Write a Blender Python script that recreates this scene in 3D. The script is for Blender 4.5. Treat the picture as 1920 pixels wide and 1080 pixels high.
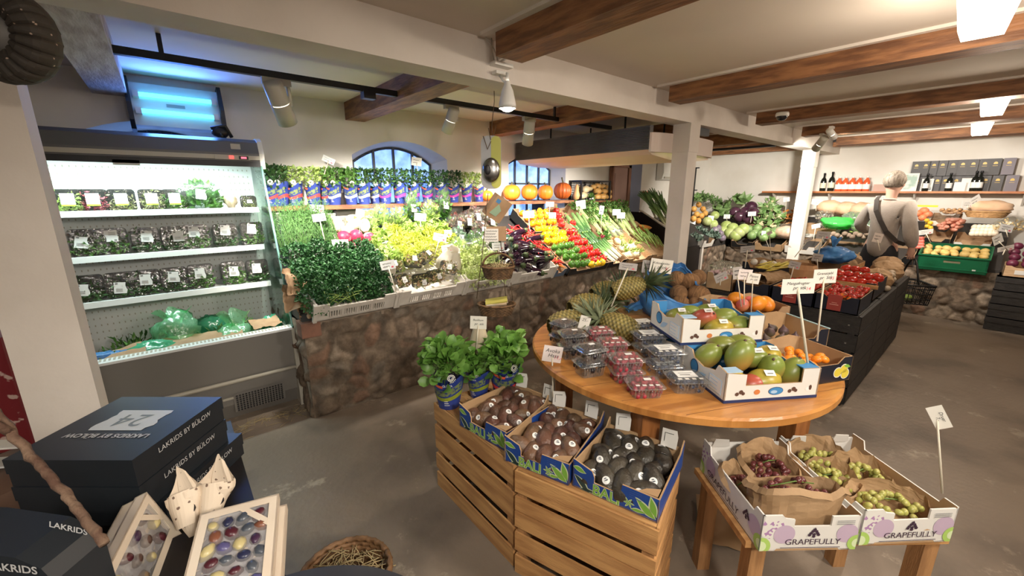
import bpy, bmesh, math, random
from mathutils import Matrix, Vector, noise
PI=math.pi
R=random.Random(7)
sc=bpy.context.scene
for o in list(bpy.data.objects): bpy.data.objects.remove(o)
COL=sc.collection
# ---------------------------------------------------------------- camera
H=1.55; FPX=760.0; PIT=math.radians(13.5); YAW=math.radians(50)
cd=bpy.data.cameras.new('camera'); cam=bpy.data.objects.new('camera',cd); COL.objects.link(cam)
cam.location=(0,0,H); cam.rotation_euler=(PI/2-PIT,0,YAW-PI/2)
cd.sensor_width=36; cd.lens=36*FPX/1920; cd.clip_start=.02; cd.clip_end=60
sc.camera=cam
# ---------------------------------------------------------------- world, exposure
w=bpy.data.worlds.new('world'); sc.world=w; w.use_nodes=True
w.node_tree.nodes['Background'].inputs[0].default_value=(.30,.52,1,1)
w.node_tree.nodes['Background'].inputs[1].default_value=.9
vs=sc.view_settings; vs.view_transform='Standard'; vs.look='None'; vs.exposure=0.35; vs.gamma=1; vs.use_curve_mapping=False
sc.cycles.transparent_max_bounces=16; sc.cycles.max_bounces=7; sc.cycles.sample_clamp_indirect=4
# ---------------------------------------------------------------- lights (most have fixtures below; those behind the camera are unseen additions)
def lamp(kind,name,loc,energy,color,aim=None,**k):
    d=bpy.data.lights.new(name,kind); d.energy=energy; d.color=color
    for a,b in k.items(): setattr(d,a,b)
    o=bpy.data.objects.new(name,d); COL.objects.link(o); o.location=loc
    if aim is not None: o.rotation_euler=(Vector(aim)-Vector(loc)).to_track_quat('-Z','Y').to_euler()
    return o
WARM=(1,.84,.67); NEUT=(1,.93,.82); COOL=(.80,1,.96)
FIX=[((.60,2.84,2.18),(1.05,3.45,1.12),1.25,140),((1.78,2.84,2.18),(1.72,3.5,1.2),1.0,152),((2.58,2.84,2.18),(2.95,3.42,1.12),1.15,200),
     ((4.24,2.22,1.862),(4.0,3.3,1.0),.8,155),((5.95,1.5,2.19),(7.5,2.7,1.0),1.05,210),((5.85,1.40,2.25),(7.9,.9,1.1),.8,130),
     ((.1,-.9,2.18),(1.05,.95,.35),1.0,105),((1.9,-1.2,2.18),(1.9,.7,.5),1.0,75),((-.8,-.2,2.18),(.1,1.0,.8),1.0,28)]  # this row: unseen spots added behind the camera to light the near displays
def headpos(base,aim,s,k):
    h=Vector(base)+Vector((0,0,-.085*s)); return h+(Vector(aim)-h).normalized()*k*s
for a,b,s_,e in FIX: lamp('SPOT','spot_light',headpos(a,b,s_,.135),e,NEUT,b,spot_size=math.radians(104),spot_blend=.9,shadow_soft_size=.04 if a[1]>0 else .11)
lamp('SPOT','far_spot_light',(5.9,.45,2.10),95,NEUT,(7.7,.15,1.1),spot_size=math.radians(85),spot_blend=.8,shadow_soft_size=.04)
lamp('SPOT','clamp_light',(1.462,1.78,1.955),26,WARM,(1.5,1.7,0),spot_size=math.radians(125),spot_blend=.9,shadow_soft_size=.035)
LB=[(2.40,.17,2.07),(4.95,.19,2.07),(.45,-1.1,2.07),(2.2,-1.7,2.07),(6.6,.30,2.07)]  # the boxes behind the camera are unseen, added as fill light
for p,e in zip(LB,(18,25,20,20,13)): lamp('POINT','lamp_light',p,e,WARM,shadow_soft_size=.07)
lamp('AREA','fridge_light',(-.12,3.50,1.715),17,COOL,(-.12,3.75,.6),shape='RECTANGLE',size=1.15,size_y=.06)
for z in (2.17,2.05): lamp('AREA','tube_light',(.17,3.74,z),2.6,(.10,.26,1),(.17,2.2,z+.3),shape='RECTANGLE',size=.36,size_y=.04)
# ---------------------------------------------------------------- pixel rays
_c,_s,_cy,_sy=math.cos(PIT),math.sin(PIT),math.cos(YAW),math.sin(YAW)
def ray(px,py):
    r=px-960; d=py-540; f=FPX*_c-d*_s; u=-(FPX*_s+d*_c)
    return Vector((f*_cy+r*_sy,f*_sy-r*_cy,u))
EYE=Vector((0,0,H))
def Zp(px,py,z): d=ray(px,py); return EYE+d*((z-H)/d.z)
def Yp(px,py,Y): d=ray(px,py); return EYE+d*(Y/d.y)
def Xp(px,py,X): d=ray(px,py); return EYE+d*(X/d.x)
FWD=Vector((_c*_cy,_c*_sy,-_s))
RT=Vector((_sy,-_cy,0)); FW=Vector((_cy,_sy,0)); UP=Vector((0,0,1))
def Dp(px,py,p):                       # point in the plane through p that faces the way the camera looks
    d=ray(px,py); return EYE+d*((Vector(p)-EYE).dot(FWD)/d.dot(FWD))
# ---------------------------------------------------------------- materials
MATS={}
def mat(name,c=(.8,.8,.8),rough=.5,c2=None,scale=8.0,detail=3.0,bump=0.0,bscale=None,rnd=0.0,metal=0.0,emit=0.0,spec=.5,stretch=None,coord='Object',ramp=(.4,.6),trans=0.0,attr=None,rndhue=0.0,sheen=0,alpha=1.0,coat=0,ecol=None):
    if name in MATS: return MATS[name]
    m=bpy.data.materials.new(name); m.use_nodes=True; nt=m.node_tree; N=nt.nodes; L=nt.links
    b=N['Principled BSDF']; b.inputs['Roughness'].default_value=rough; b.inputs['Metallic'].default_value=metal
    b.inputs['Specular IOR Level'].default_value=spec; b.inputs['Base Color'].default_value=(*c,1); b.inputs['Coat Weight'].default_value=coat
    if sheen: b.inputs['Sheen Weight'].default_value=sheen
    col=None
    if c2 is not None or bump:
        tc=N.new('ShaderNodeTexCoord'); src=tc.outputs[coord]
        if stretch:
            mp=N.new('ShaderNodeMapping'); mp.inputs['Scale'].default_value=stretch; L.new(src,mp.inputs[0]); src=mp.outputs[0]
    if c2 is not None:
        n=N.new('ShaderNodeTexNoise'); n.inputs['Scale'].default_value=scale; n.inputs['Detail'].default_value=detail; L.new(src,n.inputs['Vector'])
        mr=N.new('ShaderNodeMapRange'); mr.inputs[1].default_value=ramp[0]; mr.inputs[2].default_value=ramp[1]; L.new(n.outputs[0],mr.inputs[0])
        mx=N.new('ShaderNodeMix'); mx.data_type='RGBA'; mx.inputs['A'].default_value=(*c,1); mx.inputs['B'].default_value=(*c2,1)
        L.new(mr.outputs[0],mx.inputs['Factor']); col=mx.outputs['Result']
    if attr:
        at=N.new('ShaderNodeAttribute'); at.attribute_name=attr
        if col is None: col=at.outputs['Color']
        else:
            mx=N.new('ShaderNodeMix'); mx.data_type='RGBA'; mx.blend_type='MULTIPLY'; mx.inputs['Factor'].default_value=1
            L.new(at.outputs['Color'],mx.inputs['A']); L.new(col,mx.inputs['B']); col=mx.outputs['Result']
    if rnd or rndhue:
        oi=N.new('ShaderNodeObjectInfo'); hs=N.new('ShaderNodeHueSaturation')
        if col is not None: L.new(col,hs.inputs['Color'])
        else: hs.inputs['Color'].default_value=(*c,1)
        for a,inp,mid in ((rnd,'Value',1),(rndhue,'Hue',.5)):
            if a:
                mr=N.new('ShaderNodeMapRange'); mr.inputs[3].default_value=mid-a; mr.inputs[4].default_value=mid+a
                L.new(oi.outputs['Random'],mr.inputs[0]); L.new(mr.outputs[0],hs.inputs[inp])
        col=hs.outputs[0]
    if col is not None: L.new(col,b.inputs['Base Color'])
    if bump:
        n=N.new('ShaderNodeTexNoise'); n.inputs['Scale'].default_value=bscale or scale; n.inputs['Detail'].default_value=4; L.new(src,n.inputs['Vector'])
        bp=N.new('ShaderNodeBump'); bp.inputs['Strength'].default_value=min(1,bump); bp.inputs['Distance'].default_value=.01; L.new(n.outputs[0],bp.inputs['Height']); L.new(bp.outputs[0],b.inputs['Normal'])
    if emit:
        b.inputs['Emission Color'].default_value=(*(ecol or c),1); b.inputs['Emission Strength'].default_value=emit
    if trans:                                  # thin leaf or paper: light passes through
        tr=N.new('ShaderNodeBsdfTranslucent'); ms=N.new('ShaderNodeMixShader'); ms.inputs[0].default_value=trans
        if col is not None: L.new(col,tr.inputs[0])
        else: tr.inputs[0].default_value=(*c,1)
        L.new(b.outputs[0],ms.inputs[1]); L.new(tr.outputs[0],ms.inputs[2]); L.new(ms.outputs[0],N['Material Output'].inputs[0])
    MATS[name]=m; return m
def film(name,tint=(1,1,1),base=.05,edge=.5,rough=.12,milk=0.0,bump=0.0,bscale=30):
    """clear or tinted plastic film: see-through, with gloss that grows at grazing angles"""
    if name in MATS: return MATS[name]
    m=bpy.data.materials.new(name); m.use_nodes=True; nt=m.node_tree; N=nt.nodes; L=nt.links
    N.remove(N['Principled BSDF']); out=N['Material Output']
    t=N.new('ShaderNodeBsdfTransparent'); t.inputs[0].default_value=(*tint,1)
    g=N.new('ShaderNodeBsdfGlossy'); g.inputs['Roughness'].default_value=rough; g.inputs[0].default_value=(.9,.9,.9,1)
    lw=N.new('ShaderNodeLayerWeight'); lw.inputs[0].default_value=.35
    mr=N.new('ShaderNodeMapRange'); mr.inputs[3].default_value=base; mr.inputs[4].default_value=edge; L.new(lw.outputs['Facing'],mr.inputs[0])
    ms=N.new('ShaderNodeMixShader'); L.new(mr.outputs[0],ms.inputs[0]); L.new(t.outputs[0],ms.inputs[1]); L.new(g.outputs[0],ms.inputs[2]); last=ms
    if bump:
        tc=N.new('ShaderNodeTexCoord'); n=N.new('ShaderNodeTexNoise'); n.inputs['Scale'].default_value=bscale; L.new(tc.outputs['Object'],n.inputs['Vector'])
        bp=N.new('ShaderNodeBump'); bp.inputs['Strength'].default_value=bump; bp.inputs['Distance'].default_value=.02; L.new(n.outputs[0],bp.inputs['Height'])
        L.new(bp.outputs[0],g.inputs['Normal'])
    if milk:
        d=N.new('ShaderNodeBsdfDiffuse'); d.inputs[0].default_value=(*[min(1,x) for x in tint],1); m2=N.new('ShaderNodeMixShader'); m2.inputs[0].default_value=milk
        L.new(ms.outputs[0],m2.inputs[1]); L.new(d.outputs[0],m2.inputs[2]); last=m2
    L.new(last.outputs[0],out.inputs[0]); MATS[name]=m; return m
# ---------------------------------------------------------------- mesh builder
def TM(loc=(0,0,0),rz=0,rx=0,ry=0,s=1):
    S=Matrix.Diagonal((*( (s,)*3 if isinstance(s,(int,float)) else s),1))
    return Matrix.Translation(loc)@Matrix.Rotation(rz,4,'Z')@Matrix.Rotation(ry,4,'Y')@Matrix.Rotation(rx,4,'X')@S
def frame(o,x,up=(0,0,1)):               # matrix with origin o, x axis along x, z axis near up
    x=Vector(x).normalized(); up=Vector(up); y=up.cross(x).normalized(); z=x.cross(y)
    m=Matrix((x,y,z)).transposed().to_4x4(); m.translation=Vector(o); return m
class MB:
    def __init__(s): s.v=[]; s.f=[]; s.mi=[]; s.sm=[]; s.M=Matrix(); s.col=None
    def add(s,vs,fs,m=0,smooth=False):
        n=len(s.v); M=s.M; s.v+=[M@Vector(p) for p in vs]
        for f in fs: s.f.append(tuple(i+n for i in f)); s.mi.append(m); s.sm.append(smooth)
        return s
    def box(s,a,b,m=0):
        x0,y0,z0=a; x1,y1,z1=b
        return s.add([(x0,y0,z0),(x1,y0,z0),(x1,y1,z0),(x0,y1,z0),(x0,y0,z1),(x1,y0,z1),(x1,y1,z1),(x0,y1,z1)],
            [(0,3,2,1),(4,5,6,7),(0,1,5,4),(1,2,6,5),(2,3,7,6),(3,0,4,7)],m)
    def cbox(s,c,d,m=0): return s.box([c[i]-d[i]/2 for i in range(3)],[c[i]+d[i]/2 for i in range(3)],m)
    def poly(s,pts,m=0): return s.add(pts,[tuple(range(len(pts)))],m)
    def prism(s,pts,d,m=0,m2=None):        # planar polygon pts pushed along vector d
        n=len(pts); d=Vector(d); vs=[Vector(p) for p in pts]+[Vector(p)+d for p in pts]
        s.add(vs,[tuple(range(n))[::-1]],m)
        s.add(vs,[tuple(range(n,2*n))],m if m2 is None else m2)
        return s.add(vs,[(i,(i+1)%n,n+(i+1)%n,n+i) for i in range(n)],m)
    def lathe(s,prof,n=16,m=0,lobe=None,cap=True,smooth=True):
        vs=[]; fs=[]
        for k,(r,z) in enumerate(prof):
            for i in range(n):
                a=2*PI*i/n; q=lobe(a,k/(len(prof)-1)) if lobe else 1
                vs.append((r*q*math.cos(a),r*q*math.sin(a),z))
        for k in range(len(prof)-1):
            for i in range(n): j=(i+1)%n; fs.append((k*n+i,k*n+j,k*n+n+j,k*n+n+i))
        if cap:
            fs.append(tuple(range(n))[::-1]); e=(len(prof)-1)*n; fs.append(tuple(range(e,e+n)))
        return s.add(vs,fs,m,smooth)
    def ball(s,c,r,nu=12,nv=8,m=0,fn=None):
        r=(r,)*3 if isinstance(r,(int,float)) else r; vs=[]; fs=[]
        for k in range(1,nv):
            t=PI*k/nv
            for i in range(nu):
                a=2*PI*i/nu; d=Vector((math.sin(t)*math.cos(a),math.sin(t)*math.sin(a),math.cos(t))); q=fn(d) if fn else 1
                vs.append((c[0]+d.x*r[0]*q,c[1]+d.y*r[1]*q,c[2]+d.z*r[2]*q))
        for z in (1,-1):
            d=Vector((0,0,z)); q=fn(d) if fn else 1; vs.append((c[0],c[1],c[2]+z*r[2]*q))
        for k in range(nv-2):
            for i in range(nu): j=(i+1)%nu; fs.append((k*nu+i,k*nu+nu+i,k*nu+nu+j,k*nu+j))
        t=len(vs)-2; e=(nv-2)*nu
        for i in range(nu): j=(i+1)%nu; fs.append((t,i,j)); fs.append((t+1,e+j,e+i))
        return s.add(vs,fs,m,True)
    def tube(s,pts,rad,n=6,m=0,smooth=True,cap=True):
        pts=[Vector(p) for p in pts]; K=len(pts); rad=[rad]*K if isinstance(rad,(int,float)) else rad
        vs=[]; fs=[]; pu=None
        for k in range(K):
            t=(pts[min(k+1,K-1)]-pts[max(k-1,0)]).normalized()
            if pu is None:
                pu=t.orthogonal().normalized()
            u=(pu-t*pu.dot(t)); u=u.normalized() if u.length>1e-6 else t.orthogonal().normalized(); pu=u; w=t.cross(u)
            for i in range(n):
                a=2*PI*i/n; vs.append(pts[k]+(u*math.cos(a)+w*math.sin(a))*rad[k])
        for k in range(K-1):
            for i in range(n): j=(i+1)%n; fs.append((k*n+i,k*n+j,k*n+n+j,k*n+n+i))
        if cap: fs.append(tuple(range(n))[::-1]); fs.append(tuple(range((K-1)*n,K*n)))
        return s.add(vs,fs,m,smooth)
    def grid(s,fn,nu,nv,m=0,smooth=True,close=False):
        vs=[fn(i/(nu if close else nu-1) if nu>1 else 0,j/(nv-1)) for j in range(nv) for i in range(nu)]; fs=[]
        for j in range(nv-1):
            for i in range(nu if close else nu-1):
                k=(i+1)%nu; fs.append((j*nu+i,j*nu+k,j*nu+nu+k,j*nu+nu+i))
        return s.add(vs,fs,m,smooth)
    def leaf(s,p,d,up,L,W,bend=.3,m=0,fold=.15,rnd=False):
        p=Vector(p); d=Vector(d).normalized(); up=Vector(up); x=d.cross(up); x=x.normalized() if x.length>1e-5 else d.orthogonal().normalized(); u=x.cross(d)
        vs=[p]; q=p+d*L*.5+u*L*bend*.3
        vs+=[q-x*W*.5+u*W*fold,q-u*0,q+x*W*.5+u*W*fold,p+d*L-u*L*bend*.35]
        if rnd:
            a=p+d*L*.2+u*L*bend*.15; b=p+d*L*.82+u*L*bend*.02; vs+=[a-x*W*.36+u*W*fold*.7,a+x*W*.36+u*W*fold*.7,b-x*W*.36+u*W*fold*.5,b+x*W*.36+u*W*fold*.5]
            return s.add(vs,[(0,2,5),(5,2,1),(0,6,2),(6,3,2),(1,2,7),(7,2,4),(2,3,8),(2,8,4)],m,True)
        return s.add(vs,[(0,2,1),(0,3,2),(1,2,4),(2,3,4)],m,False)
    def text(s,txt,size,m=0,M=None,align='CENTER',shear=0,sx=1,bold=0):
        vs,fs=text_geo(txt,align,shear,bold); Q=M or Matrix()
        return s.add([Q@Vector((x*size*sx,y*size,0)) for x,y in vs],fs,m)
    def mesh(s,name,mats,modf=None):
        me=bpy.data.meshes.new(name); me.from_pydata([tuple(v) for v in s.v],[],s.f)
        for mm in (mats if isinstance(mats,(list,tuple)) else [mats]): me.materials.append(mm)
        me.polygons.foreach_set('material_index',s.mi); me.polygons.foreach_set('use_smooth',s.sm)
        if s.col is not None:
            ca=me.color_attributes.new('Col','FLOAT_COLOR','POINT')
            ca.data.foreach_set('color',[x for c in s.col for x in (*c,1)])
        me.update(); return me
_tx={}
def text_geo(txt,align='CENTER',shear=0,bold=0):
    k=(txt,align,shear,bold)
    if k not in _tx:
        cu=bpy.data.curves.new('t','FONT'); cu.body=txt; cu.align_x=align; cu.align_y='CENTER'; cu.shear=shear; cu.offset=bold; cu.resolution_u=3
        o=bpy.data.objects.new('t',cu); me=bpy.data.meshes.new_from_object(o)
        _tx[k]=([(v.co.x,v.co.y) for v in me.vertices],[tuple(p.vertices) for p in me.polygons])
        bpy.data.objects.remove(o); bpy.data.meshes.remove(me); bpy.data.curves.remove(cu)
    return _tx[k]
# ---------------------------------------------------------------- objects
def meta(o,label,cat,group=None,kind=None):
    if label: o['label']=label
    if cat: o['category']=cat
    if group: o['group']=group
    if kind: o['kind']=kind
    return o
def put(name,me=None,M=None,parent=None):
    o=bpy.data.objects.new(name,me); COL.objects.link(o)
    if M is not None: o.matrix_world=M if not parent else o.matrix_world
    if parent: o.parent=parent; o.matrix_local=M if M is not None else Matrix()
    return o
def solid(name,mb,mats,M,label,cat,group=None,kind=None):            # a thing that is one mesh
    me=mb.mesh(name,mats) if isinstance(mb,MB) else mb
    return meta(put(name,me,M),label,cat,group,kind)
def struct(name,mb,mats,M=None): return meta(put(name,mb.mesh(name,mats),M or Matrix()),None,None,None,'structure')
def thing(name,M,label,cat,group=None): 
    o=put(name,None,M); o.empty_display_size=.05; return meta(o,label,cat,group)
def part(name,mb,mats,parent,M=None,label=None,kind=None):
    me=mb.mesh(name,mats) if isinstance(mb,MB) else mb
    return meta(put(name,me,M,parent),label,None,None,kind)
def make(proto,M,label,cat,group=None):
    """one more individual of a kind: proto=(name, body mesh or None, [(part name, mesh, [(sub-part name, mesh)])])"""
    r=put(proto[0],proto[1],M); meta(r,label,cat,group)
    for pn,pm,*sub in proto[2]:
        p=put(pn,pm,None,r)
        for sn,sm in (sub[0] if sub else []): put(sn,sm,None,p)
    return r
ORD=['first','second','third','fourth','fifth','sixth','seventh','eighth','ninth','tenth','eleventh','twelfth','13th','14th','15th','16th','17th','18th','19th','20th']
def nth(i,n,side='left'):
    if i==0: return 'leftmost' if side=='left' else 'nearest'
    if i==n-1: return 'rightmost' if side=='left' else 'farthest'
    return ORD[i]+' from '+('left' if side=='left' else 'the front')
# counter slope along the back wall
SA=math.atan(.6); SY,SZ=2.82,.72
def SL(u,v,w=0): return Vector((u,SY+v*math.cos(SA)-w*math.sin(SA),SZ+v*math.sin(SA)+w*math.cos(SA)))
def SM(u,v,w=0,rz=0,rx=0,ry=0,s=1):        # matrix standing on the slope
    return Matrix.Translation(SL(u,v,w))@Matrix.Rotation(SA,4,'X')@TM((0,0,0),rz,rx,ry,s)
def crumple(p,f,a,seed=0): return noise.noise(Vector(p)*f+Vector((seed*7.1,seed*3.3,seed)))*a
def rdir(rg=None,zmin=-1):
    g=rg or R
    while 1:
        v=Vector((g.uniform(-1,1),g.uniform(-1,1),g.uniform(-1,1)))
        if .05<v.length<1 and v.normalized().z>=zmin: return v.normalized()
# ================================================================ the room
mWall=mat('plaster',(.80,.77,.72),.85,(.74,.70,.64),1.7,4,.25,9)
mCeil=mat('ceiling_paint',(.72,.65,.57),.9,(.68,.61,.53),1.1,3,.08,20)
mBeam=mat('beam_paint',(.75,.69,.63),.8,(.67,.61,.55),2.2,5,.25,14)
mJoist=mat('old_oak',(.30,.135,.055),.6,(.15,.062,.026),5,6,.5,16,stretch=(6,1,6))
mPale=mat('pale_oak',(.58,.50,.44),.75,(.40,.31,.25),5,5,.4,15,stretch=(5,1,5))  # paler oak, used on one back joist only
mBlack=mat('black_metal',(.012,.012,.014),.45)
mWhiteP=mat('white_plastic',(.80,.79,.75),.45)
def floor_mat():
    m=mat('worn_concrete',(.175,.135,.102),.5,(.26,.205,.155),.9,6,.25,30,ramp=(.35,.72)); nt=m.node_tree; N=nt.nodes; L=nt.links
    b=N['Principled BSDF']; src=b.inputs['Base Color'].links[0].from_socket
    tc=N.new('ShaderNodeTexCoord'); n=N.new('ShaderNodeTexNoise'); n.inputs['Scale'].default_value=2.6; n.inputs['Detail'].default_value=8; n.inputs['Roughness'].default_value=.7; L.new(tc.outputs['Object'],n.inputs[0])
    mr=N.new('ShaderNodeMapRange'); mr.inputs[1].default_value=.585; mr.inputs[2].default_value=.64; mr.inputs[4].default_value=.50; L.new(n.outputs[0],mr.inputs[0])
    mx=N.new('ShaderNodeMix'); mx.data_type='RGBA'; mx.inputs['B'].default_value=(.50,.43,.33,1); L.new(src,mx.inputs['A']); L.new(mr.outputs[0],mx.inputs['Factor'])
    n2=N.new('ShaderNodeTexNoise'); n2.inputs['Scale'].default_value=2.3; n2.inputs['Detail'].default_value=7; L.new(tc.outputs['Generated'],n2.inputs[0])
    n3=N.new('ShaderNodeTexNoise'); n3.inputs['Scale'].default_value=1.6; n3.inputs['Detail'].default_value=6; L.new(tc.outputs['Object'],n3.inputs[0])
    r3=N.new('ShaderNodeMapRange'); r3.inputs[1].default_value=.50; r3.inputs[2].default_value=.64; r3.inputs[4].default_value=.6; L.new(n3.outputs[0],r3.inputs[0])
    m3=N.new('ShaderNodeMix'); m3.data_type='RGBA'; m3.inputs['B'].default_value=(.075,.058,.045,1); L.new(mx.outputs['Result'],m3.inputs['A']); L.new(r3.outputs[0],m3.inputs['Factor'])
    L.new(m3.outputs['Result'],b.inputs['Base Color'])
    rr=N.new('ShaderNodeMapRange'); rr.inputs[3].default_value=.30; rr.inputs[4].default_value=.65; L.new(n3.outputs[0],rr.inputs[0]); L.new(rr.outputs[0],b.inputs['Roughness'])
    return m
XL,XR,YB,YF,CZ=-2.6,8.4,3.9,-3.0,2.305
struct('floor',MB().box((XL,YF,-.1),(XR,YB+.4,0)),floor_mat())
struct('ceiling',MB().box((XL,YF,CZ),(XR,YB,CZ+.1)),mCeil)
struct('wall_left',MB().box((XL-.1,YF,0),(XL,YB,CZ)),mWall)
struct('wall_front',MB().box((XL,YF-.1,0),(XR,YF,CZ)),mWall)
struct('wall_right',MB().box((XR,YF,0),(XR+.12,YB+.4,CZ)),mWall)
# back wall with three arched window niches and a doorway niche
WINS=[(.05,.5),(1.87,.5),(3.72,.5)]
def arch(x,c,h): t=(x-c)/h; return 1.87+.15*(1-t*t)
wb=MB(); SILL=1.18; xs=[XL]; NS=14
def wallq(x0,x1,z0,z1,z1b=None,z0b=None):
    wb.add([(x0,YB,z0),(x1,YB,z0 if z0b is None else z0b),(x1,YB,z1 if z1b is None else z1b),(x0,YB,z1)],[(0,1,2,3)])
x=XL
for c,h in WINS:
    wallq(x,c-h,0,CZ)
    for i in range(NS):
        a=c-h+2*h*i/NS; b=c-h+2*h*(i+1)/NS
        wallq(a,b,0,SILL); wallq(a,b,arch(a,c,h),CZ,None,arch(b,c,h))
        ai=c+(a-c)*.84; bi=c+(b-c)*.84
        wb.add([(a,YB,arch(a,c,h)),(b,YB,arch(b,c,h)),(bi,YB+.24,arch(b,c,h)-.04),(ai,YB+.24,arch(a,c,h)-.04)],[(0,1,2,3)])
    for sgn in (-1,1):
        e=c+sgn*h; ei=c+sgn*h*.84
        wb.add([(e,YB,SILL),(e,YB,arch(e,c,h)),(ei,YB+.24,arch(e,c,h)-.04),(ei,YB+.24,SILL+.05)],[(0,1,2,3)])
    wb.add([(c-h,YB,SILL),(c+h,YB,SILL),(c+h*.84,YB+.24,SILL+.05),(c-h*.84,YB+.24,SILL+.05)],[(0,1,2,3)])
    x=c+h
wallq(x,5.66,0,CZ); wallq(5.66,6.04,2.03,CZ); wallq(6.04,XR,0,CZ)
struct('wall_back',wb,mWall)
mRev=mat('door_reveal_paint',(.62,.66,.80),.8)
struct('trim_1',MB().poly([(5.66,YB,0),(5.66,YB+.3,0),(5.66,YB+.3,2.03),(5.66,YB,2.03)]).poly([(6.04,YB,0),(6.04,YB+.3,0),(6.04,YB+.3,2.03),(6.04,YB,2.03)]).poly([(5.66,YB+.3,0),(6.04,YB+.3,0),(6.04,YB+.3,2.03),(5.66,YB+.3,2.03)]).poly([(5.66,YB,2.03),(6.04,YB,2.03),(6.04,YB+.3,2.03),(5.66,YB+.3,2.03)]),mRev)
d=meta(put('door_1'),None,None,None,'structure'); d.location=(5.2,YB-.06,0)
part('door_leaf',MB().box((0,0,0),(.36,.05,1.89)).box((.04,-.006,.2),(.32,0,.9)).box((.04,-.006,1.0),(.32,0,1.8)),mat('dusty_pink_paint',(.50,.33,.29),.7,(.42,.27,.24),2,3),d)
part('door_frame',MB().box((.37,-.02,0),(.43,.05,1.93)).box((-.03,-.02,0),(0,.05,1.93)).box((-.03,-.02,1.89),(.43,.05,1.93)),mat('brown_door_frame',(.33,.17,.12),.6,(.25,.12,.08),4,3,stretch=(6,6,1)),d)
# windows: iron bars and daylit obscure glass, set back in the niches
def pane_mat():
    m=bpy.data.materials.new('evening_lit_glass'); m.use_nodes=True; nt=m.node_tree; N=nt.nodes; L=nt.links
    b=N['Principled BSDF']; b.inputs['Roughness'].default_value=.2
    tc=N.new('ShaderNodeTexCoord'); n=N.new('ShaderNodeTexNoise'); n.inputs['Scale'].default_value=9; n.inputs['Detail'].default_value=6; L.new(tc.outputs['Object'],n.inputs[0])
    cr=N.new('ShaderNodeValToRGB'); cr.color_ramp.elements[0].position=.35; cr.color_ramp.elements[0].color=(.08,.22,.80,1); cr.color_ramp.elements[1].position=.7; cr.color_ramp.elements[1].color=(.34,.58,1,1)
    L.new(n.outputs[0],cr.inputs[0]); L.new(cr.outputs[0],b.inputs['Emission Color']); b.inputs['Emission Strength'].default_value=1.35; b.inputs['Base Color'].default_value=(.3,.4,.6,1)
    return m
mPane=pane_mat()
for i,(c,h) in enumerate(WINS):
    o=meta(put('window_%d'%(i+1)),None,None,None,'structure'); o.location=(c,YB+.24,0)
    hh=h*.84; g=MB(); f=MB(); K=4; zs=[SILL+.05,1.42,1.64,9]
    top=lambda q:1.83+.15*(1-(q/hh)**2)
    for k in range(12):
        a=-hh+2*hh*k/12; b=-hh+2*hh*(k+1)/12
        g.add([(a,0,SILL+.05),(b,0,SILL+.05),(b,0,top(b)),(a,0,top(a))],[(0,1,2,3)])
        f.tube([(a,-.01,top(a)-.01),(b,-.01,top(b)-.01)],.014,4)
    for k in range(K+1):
        q=-hh+2*hh*k/K; f.cbox((q,-.012,(SILL+top(q))/2),(.022,.024,top(q)-SILL))
    for z in zs[:3]: f.cbox((0,-.012,z),(2*hh,.024,.022))
    part('pane',g,mPane,o); part('window_frame',f,mat('window_iron',(.05,.06,.08),.5),o)
# main beam, posts, joists
struct('trim_2',MB().box((XL,1.85,2.115),(XR,2.03,CZ)),mBeam).name='main_beam'
for nm,x in (('trim_3',-.43),('trim_4',3.55),('trim_5',7.15)):
    pb=MB().box((x,1.85,0),(x+.16,2.0,2.115))
    if x>3: pb.box((x-.006,1.844,1.88),(x+.166,2.006,2.115))
    o=struct('pillar',pb,mBeam)
jx=[-.25,1.34,2.94,4.57,5.98,7.52]
for i,x in enumerate(jx):
    m=MB(); m.box((x,YF,2.185),(x+.17,1.72,CZ+.001)).box((x-.035,YF,2.29),(x,1.8,CZ+.001),1)
    struct('joist',m,[mJoist,mBeam])
    m=MB(); m.box((x,2.05,2.16),(x+.17,YB-.002,CZ+.001)); struct('joist',m,[mPale if i==0 else mJoist])
for x in (7.9,): struct('joist',MB().box((x,YF,2.20),(x+.14,1.84,CZ)),mat('new_oak',(.42,.19,.08),.6,(.27,.11,.045),5,6,.4,16,stretch=(6,1,6)))
struct('trim_6',MB().box((7.70,YF,2.25),(7.74,1.8,2.285)).box((6.3,2.1,2.12),(6.36,3.6,2.15)),mBlack)
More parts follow.
